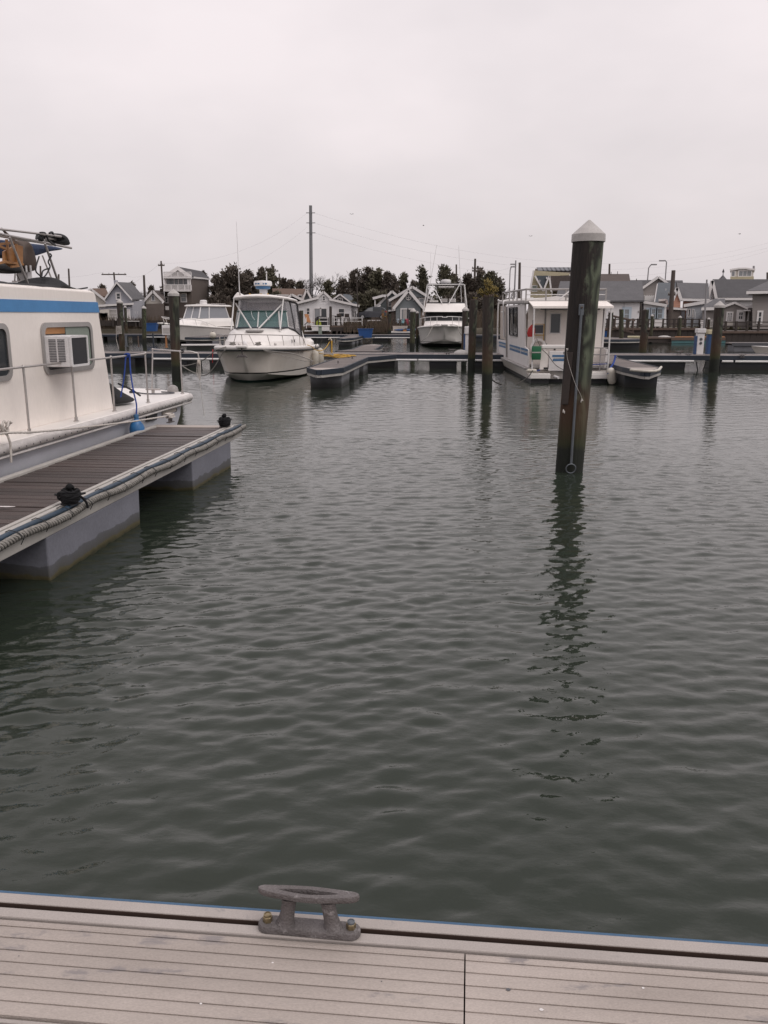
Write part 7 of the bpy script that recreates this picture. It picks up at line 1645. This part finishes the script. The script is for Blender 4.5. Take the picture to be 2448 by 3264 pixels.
# blue-grey metal roof
h = House('metal_roof_house', 'house with blue-grey metal roof and white verge behind the dark utility pole', zB, 86, (1080, 700))
h.side_roof((905, 700), (1230, 700), (965, 318), (1240, 318), 9, 'roof_blue', trim='trim', wm='s_lblue', zb=1); a, b = h.P(905, 690, -.4), h.P(963, 312, 4.6); MB().prism([a + Vector((-.1, 0, 0)), b + Vector((-.1, 0, 0)), b + Vector((-.1, 0, -.45)), a + Vector((-.1, 0, -.45))], (.12, 0, 0)).build('verge_board', W['trim'], h.t)
h.box(1082, 390, 1092, 420, .2, 'trim', 'roof_vent', dY=2); h.wall([(975, 760), (1105, 760), (1105, 610), (1092, 572), (975, 572)], 2, 's_taupe', dY=-2, zb=1, name='porch_wall'); h.board(972, 570, 1092, 566, .2, dY=-2.1); h.board(1090, 566, 1110, 640, .2, dY=-2.1)
# salmon house
h = House('salmon_house', 'salmon pink gabled house with grey roof on the right shore', zB, 80, (1300, 740))
h.wall([(1205, 760), (1315, 760), (1315, 545), (1260, 395), (1205, 555)], 5, 's_salmon', zb=1); h.roof([(1197, 560), (1258, 380), (1318, 552)], 1.5, 'roof_dark', over=.1, tw=.3)
h.side_roof((1300, 560), (1760, 568), (1250, 318), (1745, 330), 8, 'roof_grey', dY=.3, trim='trim', wm='s_salmon', zb=1); h.box(1340, 575, 1352, 740, .1, 'trim', 'corner_board', dY=-.1)
h.wall([(1190, 860), (1390, 860), (1390, 720), (1200, 705)], 2, 's_brown', dY=-3, zb=1, name='lean_to'); h.roof([(1190, 708), (1400, 722)], 2, 'roof_dark', dY=-3, over=.1, tw=.2); h.box(1320, 745, 1380, 850, .1, 'pingrey', 'shed_door', dY=-3.1)
# pale blue house
h = House('pale_blue_house', 'pale blue-grey cottage with lean-to roof between salmon and taupe houses', z8, 77, (800, 880))
h.wall([(692, 900), (1060, 900), (1060, 665), (700, 722)], 7, 's_lblue', zb=.9); h.roof([(690, 718), (860, 690), (1060, 660)], 7, 'roof_grey', over=.2, tw=.28)
for x0, x1 in ((715, 738), (765, 780)): h.win(x0, 765, x1, 850, mun=(0, 0), fw=.06)
h.box(795, 790, 808, 870, .3, 'trim', 'porch_post', dY=-.6)
# big charcoal roof
h = House('charcoal_roof_house', 'white house under a huge charcoal roof at the right', z8, 84, (1250, 740))
h.side_roof((1040, 640), (1900, 640), (1005, 424), (1880, 424), 10, 'roof_dark', trim='trim', wm='s_white', zb=1)
h.wall([(955, 650), (1050, 650), (1045, 635), (1003, 435), (960, 600)], 3, 's_white', dY=-.3, name='front_gable'); h.roof([(945, 640), (1002, 425), (1048, 640)], .4, 'roof_dark', dY=-.5, over=.05, tw=.3); h.win(998, 520, 1013, 625, dY=-.35, mun=(0, 0), fw=.05)
h.box(1205, 635, 1216, 665, .2, 'black', 'downpipe', dY=-.15); h.box(1324, 640, 1331, 705, .1, 'black', 'downpipe', dY=-.15)
h = House('roof_lantern', 'grey pyramid roof tip with finial behind the charcoal roof', z8, 100, (1130, 420), 'roof')
c = h.P(1128, 360); e = h.P(1190, 425); MB().lathe([(e.x - c.x, e.z - c.z), ((e.x - c.x) * .45, (e.z - c.z) * .45), (.05, 0), (.03, .6)], c, 6).build('roof', W['roof_grey'], h.t); MB().lathe([(.12, .3), (.14, .36), (.02, .7)], c, 6).build('finial', W['roof_dark'], h.t)
h.box(1080, 425, 1180, 470, 3, 's_taupe', 'wall')
# cream lookout tower
h = House('lookout_tower', 'cream square lookout with big windows above the charcoal roof', z8, 104, (1355, 430), 'tower')
h.wall([(1215, 520), (1490, 520), (1490, 300), (1225, 305)], 6, 's_cream', zb=1.5); h.wall([(1212, 420), (1492, 420), (1492, 375), (1215, 378)], .1, 's_yellow', dY=-.15, name='lower_band'); h.roof([(1225, 302), (1310, 288), (1400, 287), (1490, 300)], 6, 'trim', over=.15, tw=.2)
h.win(1228, 318, 1264, 372, mun=(0, 0), glass='glassgrey', fw=.12); h.win(1312, 312, 1458, 370, mun=(2, 0), glass='glassgrey', fw=.12); h.post(1490, 300, 1491, 250, .12, 'lampsteel', 'flue')
# taupe cottage
h = House('taupe_cottage', 'taupe cottage with low gable and panelled door behind the boardwalk railing', z8, 73, (1250, 960))
h.wall([(1130, 980), (1400, 980), (1400, 755), (1265, 700), (1130, 740)], 8, 's_taupe', zb=.9); h.roof([(1120, 745), (1265, 693), (1400, 752)], 8, 'roof_grey', over=.15, tw=.2)
h.win(1176, 808, 1232, 900, mun=(2, 3), fw=.12, name='door_window'); h.win(1312, 800, 1360, 876, mun=(1, 1), fw=.22); h.box(1160, 790, 1172, 960, .1, 'trim', 'door_jamb', dY=-.1); h.box(1238, 795, 1250, 960, .1, 's_cream', 'door_jamb', dY=-.1)
h.wall([(885, 960), (1135, 960), (1135, 765), (885, 765)], 5, 's_taupe', dY=.5, zb=.9, name='left_wing'); a, b = h.P(870, 758, .2), h.P(1150, 752, .2); c, d = h.P(1150, 655, 4), h.P(1030, 655, 4); MB().prism([a, b, c, d], (0, 0, .14)).build('wing_roof', W['roof_grey'], h.t); MB().prism([a + Vector((0, -.02, -.12)), b + Vector((0, -.02, -.12)), b + Vector((0, -.02, .12)), a + Vector((0, -.02, .12))], (0, -.05, 0)).build('fascia', W['trim'], h.t)
h.box(1372, 768, 1455, 784, 1.4, 'trim', 'canopy', dY=-1.2); h.box(1412, 785, 1440, 905, .1, 'trim', 'side_door', dY=-.12); h.wall([(1395, 980), (1480, 980), (1480, 745), (1395, 752)], 5, 's_taupe', dY=.3, zb=.9, name='link_wall'); h.roof([(1395, 752), (1470, 735)], 5, 'roof_grey', dY=.3, over=.1)
h.box(1160, 905, 1250, 960, .08, 's_cream', 'door', dY=-.08)
# taupe tall house at the edge
h = House('taupe_tall_house', 'tall taupe house with white eave at the right edge', z8, 71, (1560, 960))
h.side_roof((1402, 565), (2100, 548), (1650, 452), (1950, 440), 9, 'roof_grey', dY=0, trim='trim', over=.6); h.wall([(1475, 1000), (2080, 1000), (2080, 560), (1475, 572)], 8, 's_taupe', zb=.9); h.win(1540, 798, 1580, 912, mun=(0, 1), fw=.14); h.win(1720, 798, 1760, 912, mun=(0, 1), fw=.14)
# ---------------------------------------------------------------- boardwalk with railing
def boardwalk(label, z, Y, x0, x1, ytop, yrail, posts, ymid, wmat='timber', under=True, sign=None):
    k = House('boardwalk', label, z, Y, ((x0 + x1) / 2, ytop + 60), 'boardwalk')
    a, b = k.P(x0, ytop), k.P(x1, ytop); n = max(4, int((b.x - a.x) / .45))
    for i in range(n):
        xx = lerp(a.x, b.x, i / n); MB().box(xx, xx + (b.x - a.x) / n - .02, Y, Y + .12 + .05 * (i % 2), -.5, a.z - .15).build('sheet_board', W['timber'], k.t)
    MB().box(a.x, b.x, Y - .12, Y + .2, a.z - .149, a.z + .02).build('cap_beam', W['timberbrown'], k.t); MB().box(a.x, b.x, Y + .21, Y + 3.4, a.z - .12, a.z).build('deck', W['plank2'], k.t)
    zr = k.P(x0, yrail).z; MB().box(a.x, b.x, Y - .02, Y + .10, zr - .07, zr).build('rail', W['timber'], k.t)
    for y in ymid: zz = k.P(x0, y).z; MB().box(a.x, b.x, Y + .01, Y + .07, zz - .04, zz + .04).build('rail', W['timber'], k.t)
    for x in posts: p = k.P(x, ytop); MB().box(p.x - .07, p.x + .07, Y - .04, Y + .12, p.z - .1, zr + .03).build('rail_post', W['timber'], k.t)
    return k
k = boardwalk('dark timber boardwalk with railing in front of the white house', z8, 67, -560, 930, 985, 876, (-480, -400, -320, -240, -160, -80, 0, 60, 120, 180, 240, 310, 355, 415, 480, 550, 600, 680, 760, 850, 920), (935,))
for i, x in enumerate((328, 372)): pass
boardwalk('dark timber boardwalk with wide-spaced railing before the taupe cottage', z8, 64.5, 1100, 2100, 1022, 908, (1155, 1280, 1410, 1545, 1680, 1820, 1960), (962,))
k = House('picket_fence', 'short white picket fence beside the capped dark pile', z8, 68.5, (990, 980), 'fence')
for i in range(9): k.box(930 + i * 12, 875, 938 + i * 12, 990, .05, 'trim', 'picket')
k.box(925, 895, 1045, 903, .05, 'trim', 'rail', dY=.06); k.box(925, 960, 1045, 968, .05, 'trim', 'rail', dY=.06)
for lb, x0, y0, x1, y1 in (('white notice board on the boardwalk railing, left of two', 315, 885, 410, 965), ('white notice board on the boardwalk railing near the picket fence', 860, 890, 905, 930), ('lower white notice board on the boardwalk railing near the picket fence', 862, 938, 900, 985)):
    p = at(z8((x0 + x1) / 2, y1), 66.85); q0, q1 = at(z8(x0, y1), 66.85), at(z8(x1, y0), 66.85); g = thing('notice_board', lb, 'board', (p.x, p.y, p.z), local=True)
    MB().box(q0.x - p.x, q1.x - p.x, -.03, 0, 0, q1.z - q0.z).build('panel', W['whitepaint'], g); MB().box(q0.x - p.x - .03, q1.x - p.x + .03, -.04, .01, q1.z - q0.z, q1.z - q0.z + .04).build('frame', W['frame'], g); MB().box(q0.x - p.x, q1.x - p.x, -.036, -.031, (q1.z - q0.z) * .5, (q1.z - q0.z) * .5 + .05).build('crossbar', W['frame'], g)
# gangway ramp
k = House('gangway', 'brown sloping gangway ramp with handrail before the white house', zB, 64.5, (400, 1090), 'gangway')
a, b = k.P(235, 1000), k.P(590, 1095, -4); w_ = Vector((0, 1.1, 0))
MB().prism([a, b, b + w_, a + w_], (0, 0, .12)).build('ramp', W['timberbrown'], k.t)
for o_ in (Vector((0, 0, 0)), w_):
    MB().tube([a + o_ + Vector((0, 0, .9)), b + o_ + Vector((0, 0, .9))], .05, 5).build('handrail', W['timberbrown'], k.t)
    for q in (.05, .35, .65, .95): p = a.lerp(b, q) + o_; MB().tube([p, p + Vector((0, 0, .9))], .04, 5).build('rail_post', W['timberbrown'], k.t)
k = House('low_float', 'pale yellow float lying along the boardwalk before the white house', z8, 63.5, (110, 1130), 'float')
k.box(0, 1082, 235, 1096, 1.6, 'paleyellow', 'deck'); k.box(4, 1097, 230, 1140, 1.5, 'paleyellow', 'side', dY=.05)
for i in range(7): k.box(15 + i * 32, 1110, 25 + i * 32, 1122, .05, 'timberbrown', 'bolt_plate')
k = House('low_float', 'brown timber float with stone on top along the boardwalk', z8, 63.2, (400, 1130), 'float'); k.box(232, 1092, 520, 1112, 2, 'timberbrown', 'deck'); k.box(236, 1113, 515, 1150, 1.9, 'timber', 'side', dY=.05)
p = at(z8(432, 1112), 63.6); g = thing('tarpaulin', 'small heap of pale sacking on the brown timber float', 'sacking', (p.x, p.y, p.z + .02), local=True); MB().ball((0, 0, .08), .5, 10, 6, (1, .6, .3)).build('heap', W['capwhite'], g, smooth=True); MB().ball((.35, -.05, .06), .22, 8, 5, (1, .7, .4)).build('fold', W['beige'], g, smooth=True)
k = House('barge', 'long low barge with orange-brown deck and teal hull along the boardwalk', z8, 62.6, (840, 1140), 'barge'); k.box(516, 1095, 1160, 1128, 2.2, 'timberbrown', 'deck_side'); k.box(520, 1129, 1158, 1165, 2.1, 'teal', 'hull', dY=.05); k.box(560, 1086, 780, 1095, 1, 'orange', 'deck_boards', dY=.3); k.box(895, 1086, 1150, 1095, 1, 'orange', 'deck_boards', dY=.3)
# skiff with T-top frame at the right edge
p = at(z8(1560, 1230), 40); g = thing('skiff', 'small white skiff with tubular top frame at the right edge', 'boat', (p.x, p.y, 0), R(96), local=True)
H3 = Hull(4.6, 1.7, .62, .5, .2, .8, 2.4, .7, .3, .05, .08); g.location = (p.x - .4, p.y, 0); g.rotation_euler.z = R(80)
H3.shell(16).build('hull', W['hullwhite'], g, smooth=40); H3.deck(16, camber=.03).build('deck', W['gel'], g, smooth=True)
for a, b in (((-.5, -1.8, .5), (-.4, -2.0, 1.5)), ((.5, -1.8, .5), (.4, -2.0, 1.5)), ((-.5, -3, .5), (-.4, -2.8, 1.5)), ((.5, -3, .5), (.4, -2.8, 1.5))): MB().tube([a, b], .025, 6).build('top_leg', W['lampsteel'], g)
MB().box(-.55, .55, -3.2, -1.3, 1.5, 1.55).build('top', W['sage'], g, bevel=.02); MB().box(-.25, .25, -2.3, -1.9, .5, .95).build('console', W['gel'], g, bevel=.04); MB().ball((.2, -1.0, .66), .16, 10, 7).build('bow_fender', W['gel'], g, smooth=True); MB().ball((-.3, -.8, .6), .14, 10, 7).build('bow_fender', W['gel'], g, smooth=True)

# ================================================================ POLES, LAMPS, WIRES
def upole(label, zp_top, zp_bot, Y, r, m='polewood', arms=(), tr=None, name='utility_pole', group='utility poles'):
    a, b = at(zp_top, Y), at(zp_bot, Y); b = b + (b - a).normalized() * max(0, (b.z - 1.0)) * 1.0
    g = thing(name, label, 'pole', (b.x, Y, b.z), 0, group)
    MB().tube([b, a], [r * 1.15, r * .85], 8).build('shaft', W[m], g, smooth=True)
    for (dz, w_) in arms:
        o = MB().box(a.x - w_ / 2, a.x + w_ / 2, Y - .08, Y + .08, a.z - dz - .08, a.z - dz + .08).build('crossarm', W[m], g)
        for k in (-.45, -.2, .2, .45): MB().lathe([(.05, .08), (.06, .14), (.03, .24)], (a.x + k * w_, Y, a.z - dz), 6).build('insulator', W['frame'], o)
    if tr: MB().lathe([(.22, -.45), (.24, -.4), (.24, .4), (.2, .45)], (a.x + tr[0], Y - .2, a.z - tr[1]), 10).build('transformer', W['lampsteel'], g, smooth=30)
    return a
T0 = upole('very tall grey steel power pole rising behind the cottages', (990, 655), (992, 935), 150, .30, 'polesteel')
g = thing('pole_crossarm', 'short insulator arms on the tall steel power pole', 'crossarm', (T0.x, 150, T0.z - 3), local=True)
for dz in (1.8, .2, -1.4): MB().box(-.75, .75, -.3, -.2, dz - .06, dz + .06).build('arm', W['polesteel'], g)
MB().box(-.1, .1, -.32, -.3, -1.6, 2.2).build('backing_plate', W['polesteel'], g)
T1 = upole('wooden utility pole with crossarm above the lavender house', z3(208, 292), z3(220, 420), 128, .14, arms=((.3, 3.6),))
T2 = upole('plain leaning utility pole right of the lavender house', z3(526, 322), z3(540, 640), 118, .17)
T3 = upole('tall thin utility pole left of the white balconies', z3(708, 172), z3(728, 480), 124, .13, arms=((.6, .9), (3.6, .8)))
T4 = upole('twin utility pole, left of two, above the dark cedars behind the cruiser', z4(818, -30), z4(830, 160), 140, .17)
T5 = upole('utility pole with transformer above the dark cedars behind the cruiser', z4(838, -10), z4(845, 160), 139, .14, tr=(.35, 3.6), arms=((.8, 1.4),))
upole('short pole top above the cedars left of the tall steel pole', z4(902, 80), z4(905, 240), 135, .12)
T6 = upole('thin pole top above the cedars behind the sportfishing boat', z6(848, 385), z6(850, 570), 125, .13)
T7 = upole('utility pole with transformer right of the sportfishing boat', z6(1098, 310), z6(1088, 660), 120, .16, tr=(.1, 4.6), arms=((1.6, .8),))
T8 = upole('wooden pole with short crossarm just right of the transformer pole', z6(1132, 405), z6(1132, 670), 122, .16, arms=((.3, 1.6),))
upole('slim grey pole left of the yellow house', z7(284, -60), z7(272, 230), 112, .10, 'lampsteel'); T9 = upole('brown utility pole left of the yellow house', z7(322, -40), z7(318, 200), 108, .17)
upole('thin pole above the umber roof', zB(210, 5), zB(205, 190), 110, .14)
T10 = upole('dark utility pole rising in front of the salmon house', zB(1205, 105), zB(1155, 870), 74.5, .20, arms=((2.0, .6),))
upole('thin grey mast in front of the taupe cottage wing', z8(938, 412), z8(905, 960), 66, .07, 'lampsteel')
for lb, a, b in (('farthest left thin pole seen through the awning frame legs', (305, 350), (308, 480)), ('short thin pole just right of the awning frame', (443, 412), (444, 520)), ('taller thin pole at the cream houseboat roof end', (518, 370), (526, 530))):
    upole(lb, z1(*a), z1(*b), 120, .14)
upole('dark pole cut off by the right edge of the picture', (2446, 868), (2446, 960), 90, .12)
def lamp(label, z, pts, Y):
    P = [at(z(*p), Y) for p in pts]; b = P[0].copy(); b.z = 1.2; g = thing('street_lamp', label, 'street lamp', b, 0, 'bridge approach lamps')
    MB().tube([b] + P, .08, 6).build('shaft', W['lampsteel'], g, smooth=True); e = P[-1]; s = 1 if P[-1].x > P[0].x else -1
    MB().cbox(e + Vector((s * .3, 0, -.05)), (.8, .3, .18)).build('luminaire', W['lampsteel'], g, bevel=.03); MB().cbox(b + Vector((0, 0, .1)), (.4, .4, .3)).build('base', W['lampsteel'], g)
lamp('curved street lamp above the cedars, left of the pair by the yellow house', z6, ((1548, 740), (1560, 460), (1575, 412)), 135); lamp('straight street lamp, right of the pair by the yellow house', z6, ((1622, 720), (1635, 400), (1622, 378)), 137)
lamp('street lamp curving right above the charcoal gable house', z8, ((238, 410), (250, 275), (270, 245), (288, 230)), 125); lamp('street lamp curving left above the metal roof house', z8, ((445, 435), (462, 205), (448, 188), (432, 185)), 127)
def wire(label, a, b, s, r=.022):
    r *= .3
    o = MB().tube(sag(a, b, s, 20), r, 4).build('power_line', W['wire'], None); props(o, label, 'wire', 'overhead power lines')
V = Vector
wire('upper power line leaving the tall steel pole to the right', T0 + V((.6, 0, -1.2)), at((2448, 775), 190), 6, .03); wire('middle power line leaving the tall steel pole to the right', T0 + V((.6, 0, -2.8)), at((2448, 790), 190), 6, .03)
wire('lower power line leaving the tall steel pole to the right', T0 + V((.6, 0, -4.4)), at((2448, 800), 190), 6.5, .03)
wire('upper power line from the tall steel pole to the balcony house pole', T0 + V((-.6, 0, -1.2)), T3 + V((0, 0, -.3)), 2.2); wire('lower power line from the tall steel pole to the balcony house pole', T0 + V((-.6, 0, -3.4)), T3 + V((0, 0, -3.4)), 2.2)
wire('power line from the balcony house pole to the crossarm pole', T3, T1 + V((1, 0, -.2)), 1.2); wire('lower power line from the balcony house pole to the left', T3 + V((0, 0, -3.4)), T1 + V((-1, 0, -.3)), 1.4)
wire('power line from the crossarm pole leaving left', T1 + V((-1.5, 0, 0)), at((-60, 860), 130), 1.0); wire('service line from the leaning pole to the right', T2, at(z3(700, 500), 116), .4, .018); wire('service line from the leaning pole to the left', T2, at(z3(300, 440), 110), .3, .018)
wire('power line between the transformer pole and the yellow house pole', T8, T9, .8); wire('power line from the dark utility pole to the right', T10 + V((0, 0, -2)), at((2460, 920), 95), .8, .018); wire('power line from the dark utility pole to the left', T10 + V((0, 0, -2.3)), at(zB(500, 190), 110), .8, .018)
for i, (u, v) in enumerate(((1121, 683), (1350, 719), (1691, 753), (2358, 746))):
    p = at((u, v), 120); g = thing('flying_gull', 'tiny dark gull in the sky, number %s from the left' % ('one', 'two', 'three', 'four')[i], 'bird', p, rnd.uniform(0, 3), 'gulls in the sky', local=True)
    g['label'] = ('tiny gull in the sky right of the tall steel pole top', 'tiny gull high in the sky above the blue-grey gabled house', 'tiny gull in the sky left of the near pile cap', 'tiny gull in the sky at the far right')[i]; g.scale = (.6, .6, .6)
    MB().loft([[(x, r_ * math.cos(a), r_ * math.sin(a)) for a in [2 * math.pi * j / 6 for j in range(6)]] for x, r_ in ((-.2, .01), (-.08, .06), (.08, .06), (.2, .02))]).build('body', W['bird'], g, smooth=True)
    for s in (-1, 1): MB().add([(-.08, 0, .02), (.06, 0, .02), (.02, s * .28, .14), (-.1, s * .5, .06), (-.12, s * .25, .12)], [(0, 1, 2, 3, 4)]).build('wing', W['bird'], g, solid=.01)

# ================================================================ TREES
def cedar(label, u, v, Y, wpx, vb=1030, seed=1, m='cedar', shape='cone', group='cedars behind the houses', dens=1.0):
    top = at((u, v), Y); wd = wpx * Y / F / 2; zb = 1.1; H_ = top.z - zb; rs = random.Random(seed)
    t = thing('cedar_tree', label, 'tree', (top.x, Y, zb), 0, group, local=True)
    MB().tube([(0, 0, -.3), (.05, 0, H_ * .5), (rs.uniform(-.1, .1), 0, H_ * .97)], [.18, .11, .02], 6).build('trunk', W['bark'], t, smooth=True)
    lf = MB(); lb = MB(); nb = int(58 * dens)
    for i in range(nb):
        q = (i + rs.random()) / nb; z = H_ * (.06 + .92 * q)
        pr = (1 - q) ** .75 if shape == 'cone' else math.sin(math.pi * min(1, .22 + .78 * q)) ** .7 * (1 if q < .8 else 1 - (q - .8) * 3.0)
        ln = wd * max(.10, pr) * rs.uniform(.55, 1.15); a = rs.uniform(0, 6.283); rise = rs.uniform(.15, .9) * (1 if shape == 'cone' else .7) * (.5 + q)
        d = Vector((math.cos(a), math.sin(a) * .8, rise)); tip = Vector((0, 0, z)) + d * ln
        lb.tube([(0, 0, z), tip], [.035, .01], 3)
        k = max(5, int(ln / .16 * dens)); 
        for j in range(k):
            f = .15 + .85 * (j + rs.random()) / k; c = Vector((0, 0, z)).lerp(tip, f)
            sp = .10 + .24 * (1 - f * .5) * min(1.6, wd * .5)
            for _ in range(7):
                p = c + Vector((rs.gauss(0, sp), rs.gauss(0, sp), rs.gauss(0, sp * .8))); g_ = (d + Vector((rs.gauss(0, .5), rs.gauss(0, .5), rs.gauss(.35, .5)))).normalized() * rs.uniform(.2, .5); w_ = g_.cross(Vector((rs.gauss(0, 1), rs.gauss(0, 1), rs.gauss(0, 1)))).normalized() * rs.uniform(.08, .18)
                lf.add([p - w_, p + w_, p + g_], [(0, 1, 2)])
    for _ in range(24):
        p = Vector((rs.gauss(0, .08), rs.gauss(0, .08), H_ * rs.uniform(.9, 1.0))); lf.add([p, p + Vector((rs.gauss(0, .06), .05, .05)), p + Vector((rs.gauss(0, .1), 0, .35))], [(0, 1, 2)])
    me = lf.mesh('crown', None); me.materials.append(W[m]); o = bpy.data.objects.new('crown', me); col.objects.link(o); o.parent = t
    lb.build('limbs', W['bark'], t, local=True)
    return t
TREES = [ # label, u, v, Y, width px, shape, mat
 ('large rounded dark cedar behind the white express boat', 742, 853, 121, 125, 'round', 'cedar'),
 ('dark cedar with forked top left of the large rounded cedar', 690, 880, 124, 60, 'round', 'cedar'),
 ('bushy dark cedar right of the large rounded cedar', 790, 868, 123, 80, 'round', 'cedar'),
 ('dark cedar with feathery top left of the twin utility poles', 832, 858, 122, 66, 'cone', 'cedar'),
 ('dark cedar hiding the twin utility poles foot', 858, 860, 120, 70, 'round', 'cedar2'),
 ('low cedar between the twin poles and the tall steel pole', 903, 894, 123, 62, 'cone', 'cedar'),
 ('low pointed cedar near the tall steel pole, left side', 928, 896, 125, 55, 'cone', 'cedar'),
 ('small cedar directly left of the tall steel pole', 956, 902, 124, 50, 'cone', 'cedar2'),
 ('small cedar at the foot of the bare tree', 1045, 898, 120, 50, 'round', 'cedar2'),
 ('shoulder cedar left of the tall cedar group behind the cottage', 1092, 897, 121, 62, 'round', 'cedar'),
 ('tall ragged cedar, leftmost of the group behind the slate house', 1131, 864, 123, 70, 'round', 'cedar'),
 ('tall ragged cedar, second of the group behind the slate house', 1174, 855, 124, 74, 'round', 'cedar'),
 ('tall ragged cedar, third of the group behind the dark car', 1203, 861, 122, 66, 'round', 'cedar2'),
 ('tall cedar, rightmost of the group above the porch house', 1238, 871, 121, 66, 'round', 'cedar'),
 ('slim cedar beside the porch house gable', 1257, 893, 119, 36, 'cone', 'cedar'),
 ('pointed cedar left behind the blue-grey gabled house ridge', 1285, 876, 122, 58, 'cone', 'cedar2'),
 ('tall pointed cedar directly behind the blue-grey gabled house ridge', 1346, 857, 121, 62, 'cone', 'cedar2'),
 ('tiny cedar top between the two pointed cedars', 1318, 900, 125, 26, 'cone', 'cedar'),
 ('broad cedar behind the sportfishing boat radar', 1416, 854, 118, 100, 'cone', 'cedar2'),
 ('rounded cedar right of the sportfishing boat radar', 1443, 878, 120, 60, 'round', 'cedar'),
 ('rounded cedar behind the sportfishing boat right outrigger', 1491, 878, 119, 74, 'round', 'cedar'),
 ('pointed cedar behind the transformer pole', 1533, 861, 121, 60, 'cone', 'cedar'),
 ('bushy dark cedar above the shrub-topped pile', 1565, 871, 118, 84, 'round', 'cedar2'),
 ('sloping cedar at the right end of the cedar row', 1590, 890, 119, 52, 'round', 'cedar'),
 ('small cedar top behind the lavender house ridge', 420, 903, 125, 24, 'cone', 'cedar'),
 ('small cedar top behind the cream gable house', 326, 912, 126, 26, 'cone', 'cedar'),
 ('small cedar top left of the small cream house', 480, 915, 126, 26, 'cone', 'cedar'),
 ('tiny cedar top behind the tall brown house roof end', 650, 868, 128, 16, 'cone', 'cedar'),
 ('low dark cedar filling the gap behind the cruiser side', 880, 935, 112, 60, 'round', 'cedar2'),
 ('low dark cedar behind the brown roofed house', 700, 945, 108, 80, 'round', 'cedar'),
 ('low dark cedar left of the tall brown house corner', 672, 955, 107, 50, 'round', 'cedar'),
 ('low green cedar behind the dark car', 1190, 935, 112, 90, 'round', 'cedar2'),
 ('low green cedar behind the garden shed', 1150, 945, 115, 60, 'round', 'cedar2'),
 ('low cedar right of the sportfishing boat flybridge', 1500, 945, 108, 70, 'round', 'cedar'),
 ('low cedar behind the two rotten piles', 1570, 950, 106, 80, 'round', 'cedar'),
 ('low cedar behind the sportfishing boat cabin', 1440, 950, 108, 70, 'round', 'cedar'),
]
for i, (lb, u, v, Y, wp, sh, mm) in enumerate(TREES): cedar(lb, u, v, Y, wp, seed=100 + i, m=mm, shape=sh, dens=1.25 if wp > 60 else 1.0)
def bare(label, u, v, Y, seed, sp=1.0):
    top = at((u, v), Y); H_ = top.z - 1; rs = random.Random(seed); t = thing('bare_tree', label, 'tree', (top.x, Y, 1.0), 0, 'bare winter trees', local=True); m = MB(); tr = MB()
    tr.tube([(0, 0, -.2), (0, 0, H_ * .3)], [.16, .12], 6)
    def br(p, d, l, r, n):
        q = p + d * l; m.tube([p, q], [r, r * .7], 3, False)
        if n == 0: return
        for _ in range(3 if n > 1 else 4):
            nd = (d + Vector((rs.gauss(0, .55 * sp), rs.gauss(0, .45), rs.gauss(.12, .3)))).normalized(); br(q, nd, l * rs.uniform(.62, .85), r * .62, n - 1)
    for _ in range(4): br(Vector((0, 0, H_ * rs.uniform(.2, .3))), Vector((rs.gauss(0, .4), rs.gauss(0, .3), 1)).normalized(), H_ * .24, .085, 4)
    tr.build('trunk', W['bark'], t); m.build('branches', W['bark'], t, local=True)
bare('bare grey tree behind the tall steel pole, left crown', 985, 868, 122, 1); bare('bare grey tree right of the tall steel pole', 1040, 868, 124, 2); bare('small bare tree at the end of the cedar row', 1606, 905, 118, 3, .8); bare('low bare shrub tree between lavender and small cream houses', 452, 925, 118, 4)
# brush and reeds on the banks
def brush(name, label, spots, m, seed):
    rs = random.Random(seed); b = MB()
    for (x0, x1, y0, y1, z0, h, n) in spots:
        for _ in range(n):
            p = Vector((rs.uniform(x0, x1), rs.uniform(y0, y1), z0)); hh = h * rs.uniform(.4, 1.1); l = Vector((rs.gauss(0, .25) * hh, rs.gauss(0, .15), hh)); w_ = Vector((rs.uniform(.03, .07), 0, 0))
            b.add([p - w_, p + w_, p + l * .6 + w_ * .8, p + l], [(0, 1, 2, 3)])
    o = b.build(name, W[m]); o['kind'] = 'stuff'; props(o, label, 'brush')
brush('reeds', 'brown winter brush along the far bank', [(-33, -20, 98.5, 101, .5, 1.5, 900), (-22, -12, 99, 104, .9, 2.6, 900), (-4.5, 1.5, 96.4, 98.5, .15, 1.5, 800), (1.0, 9, 97, 99, .4, 1.3, 400), (9, 15, 84, 90, .8, 1.8, 500)], 'brush', 5)
brush('grass', 'sparse winter grass on the far shore', [(-30, 12, 100, 112, 1.0, .35, 1500), (12, 40, 71, 78, .9, .3, 900)], 'grass', 6)
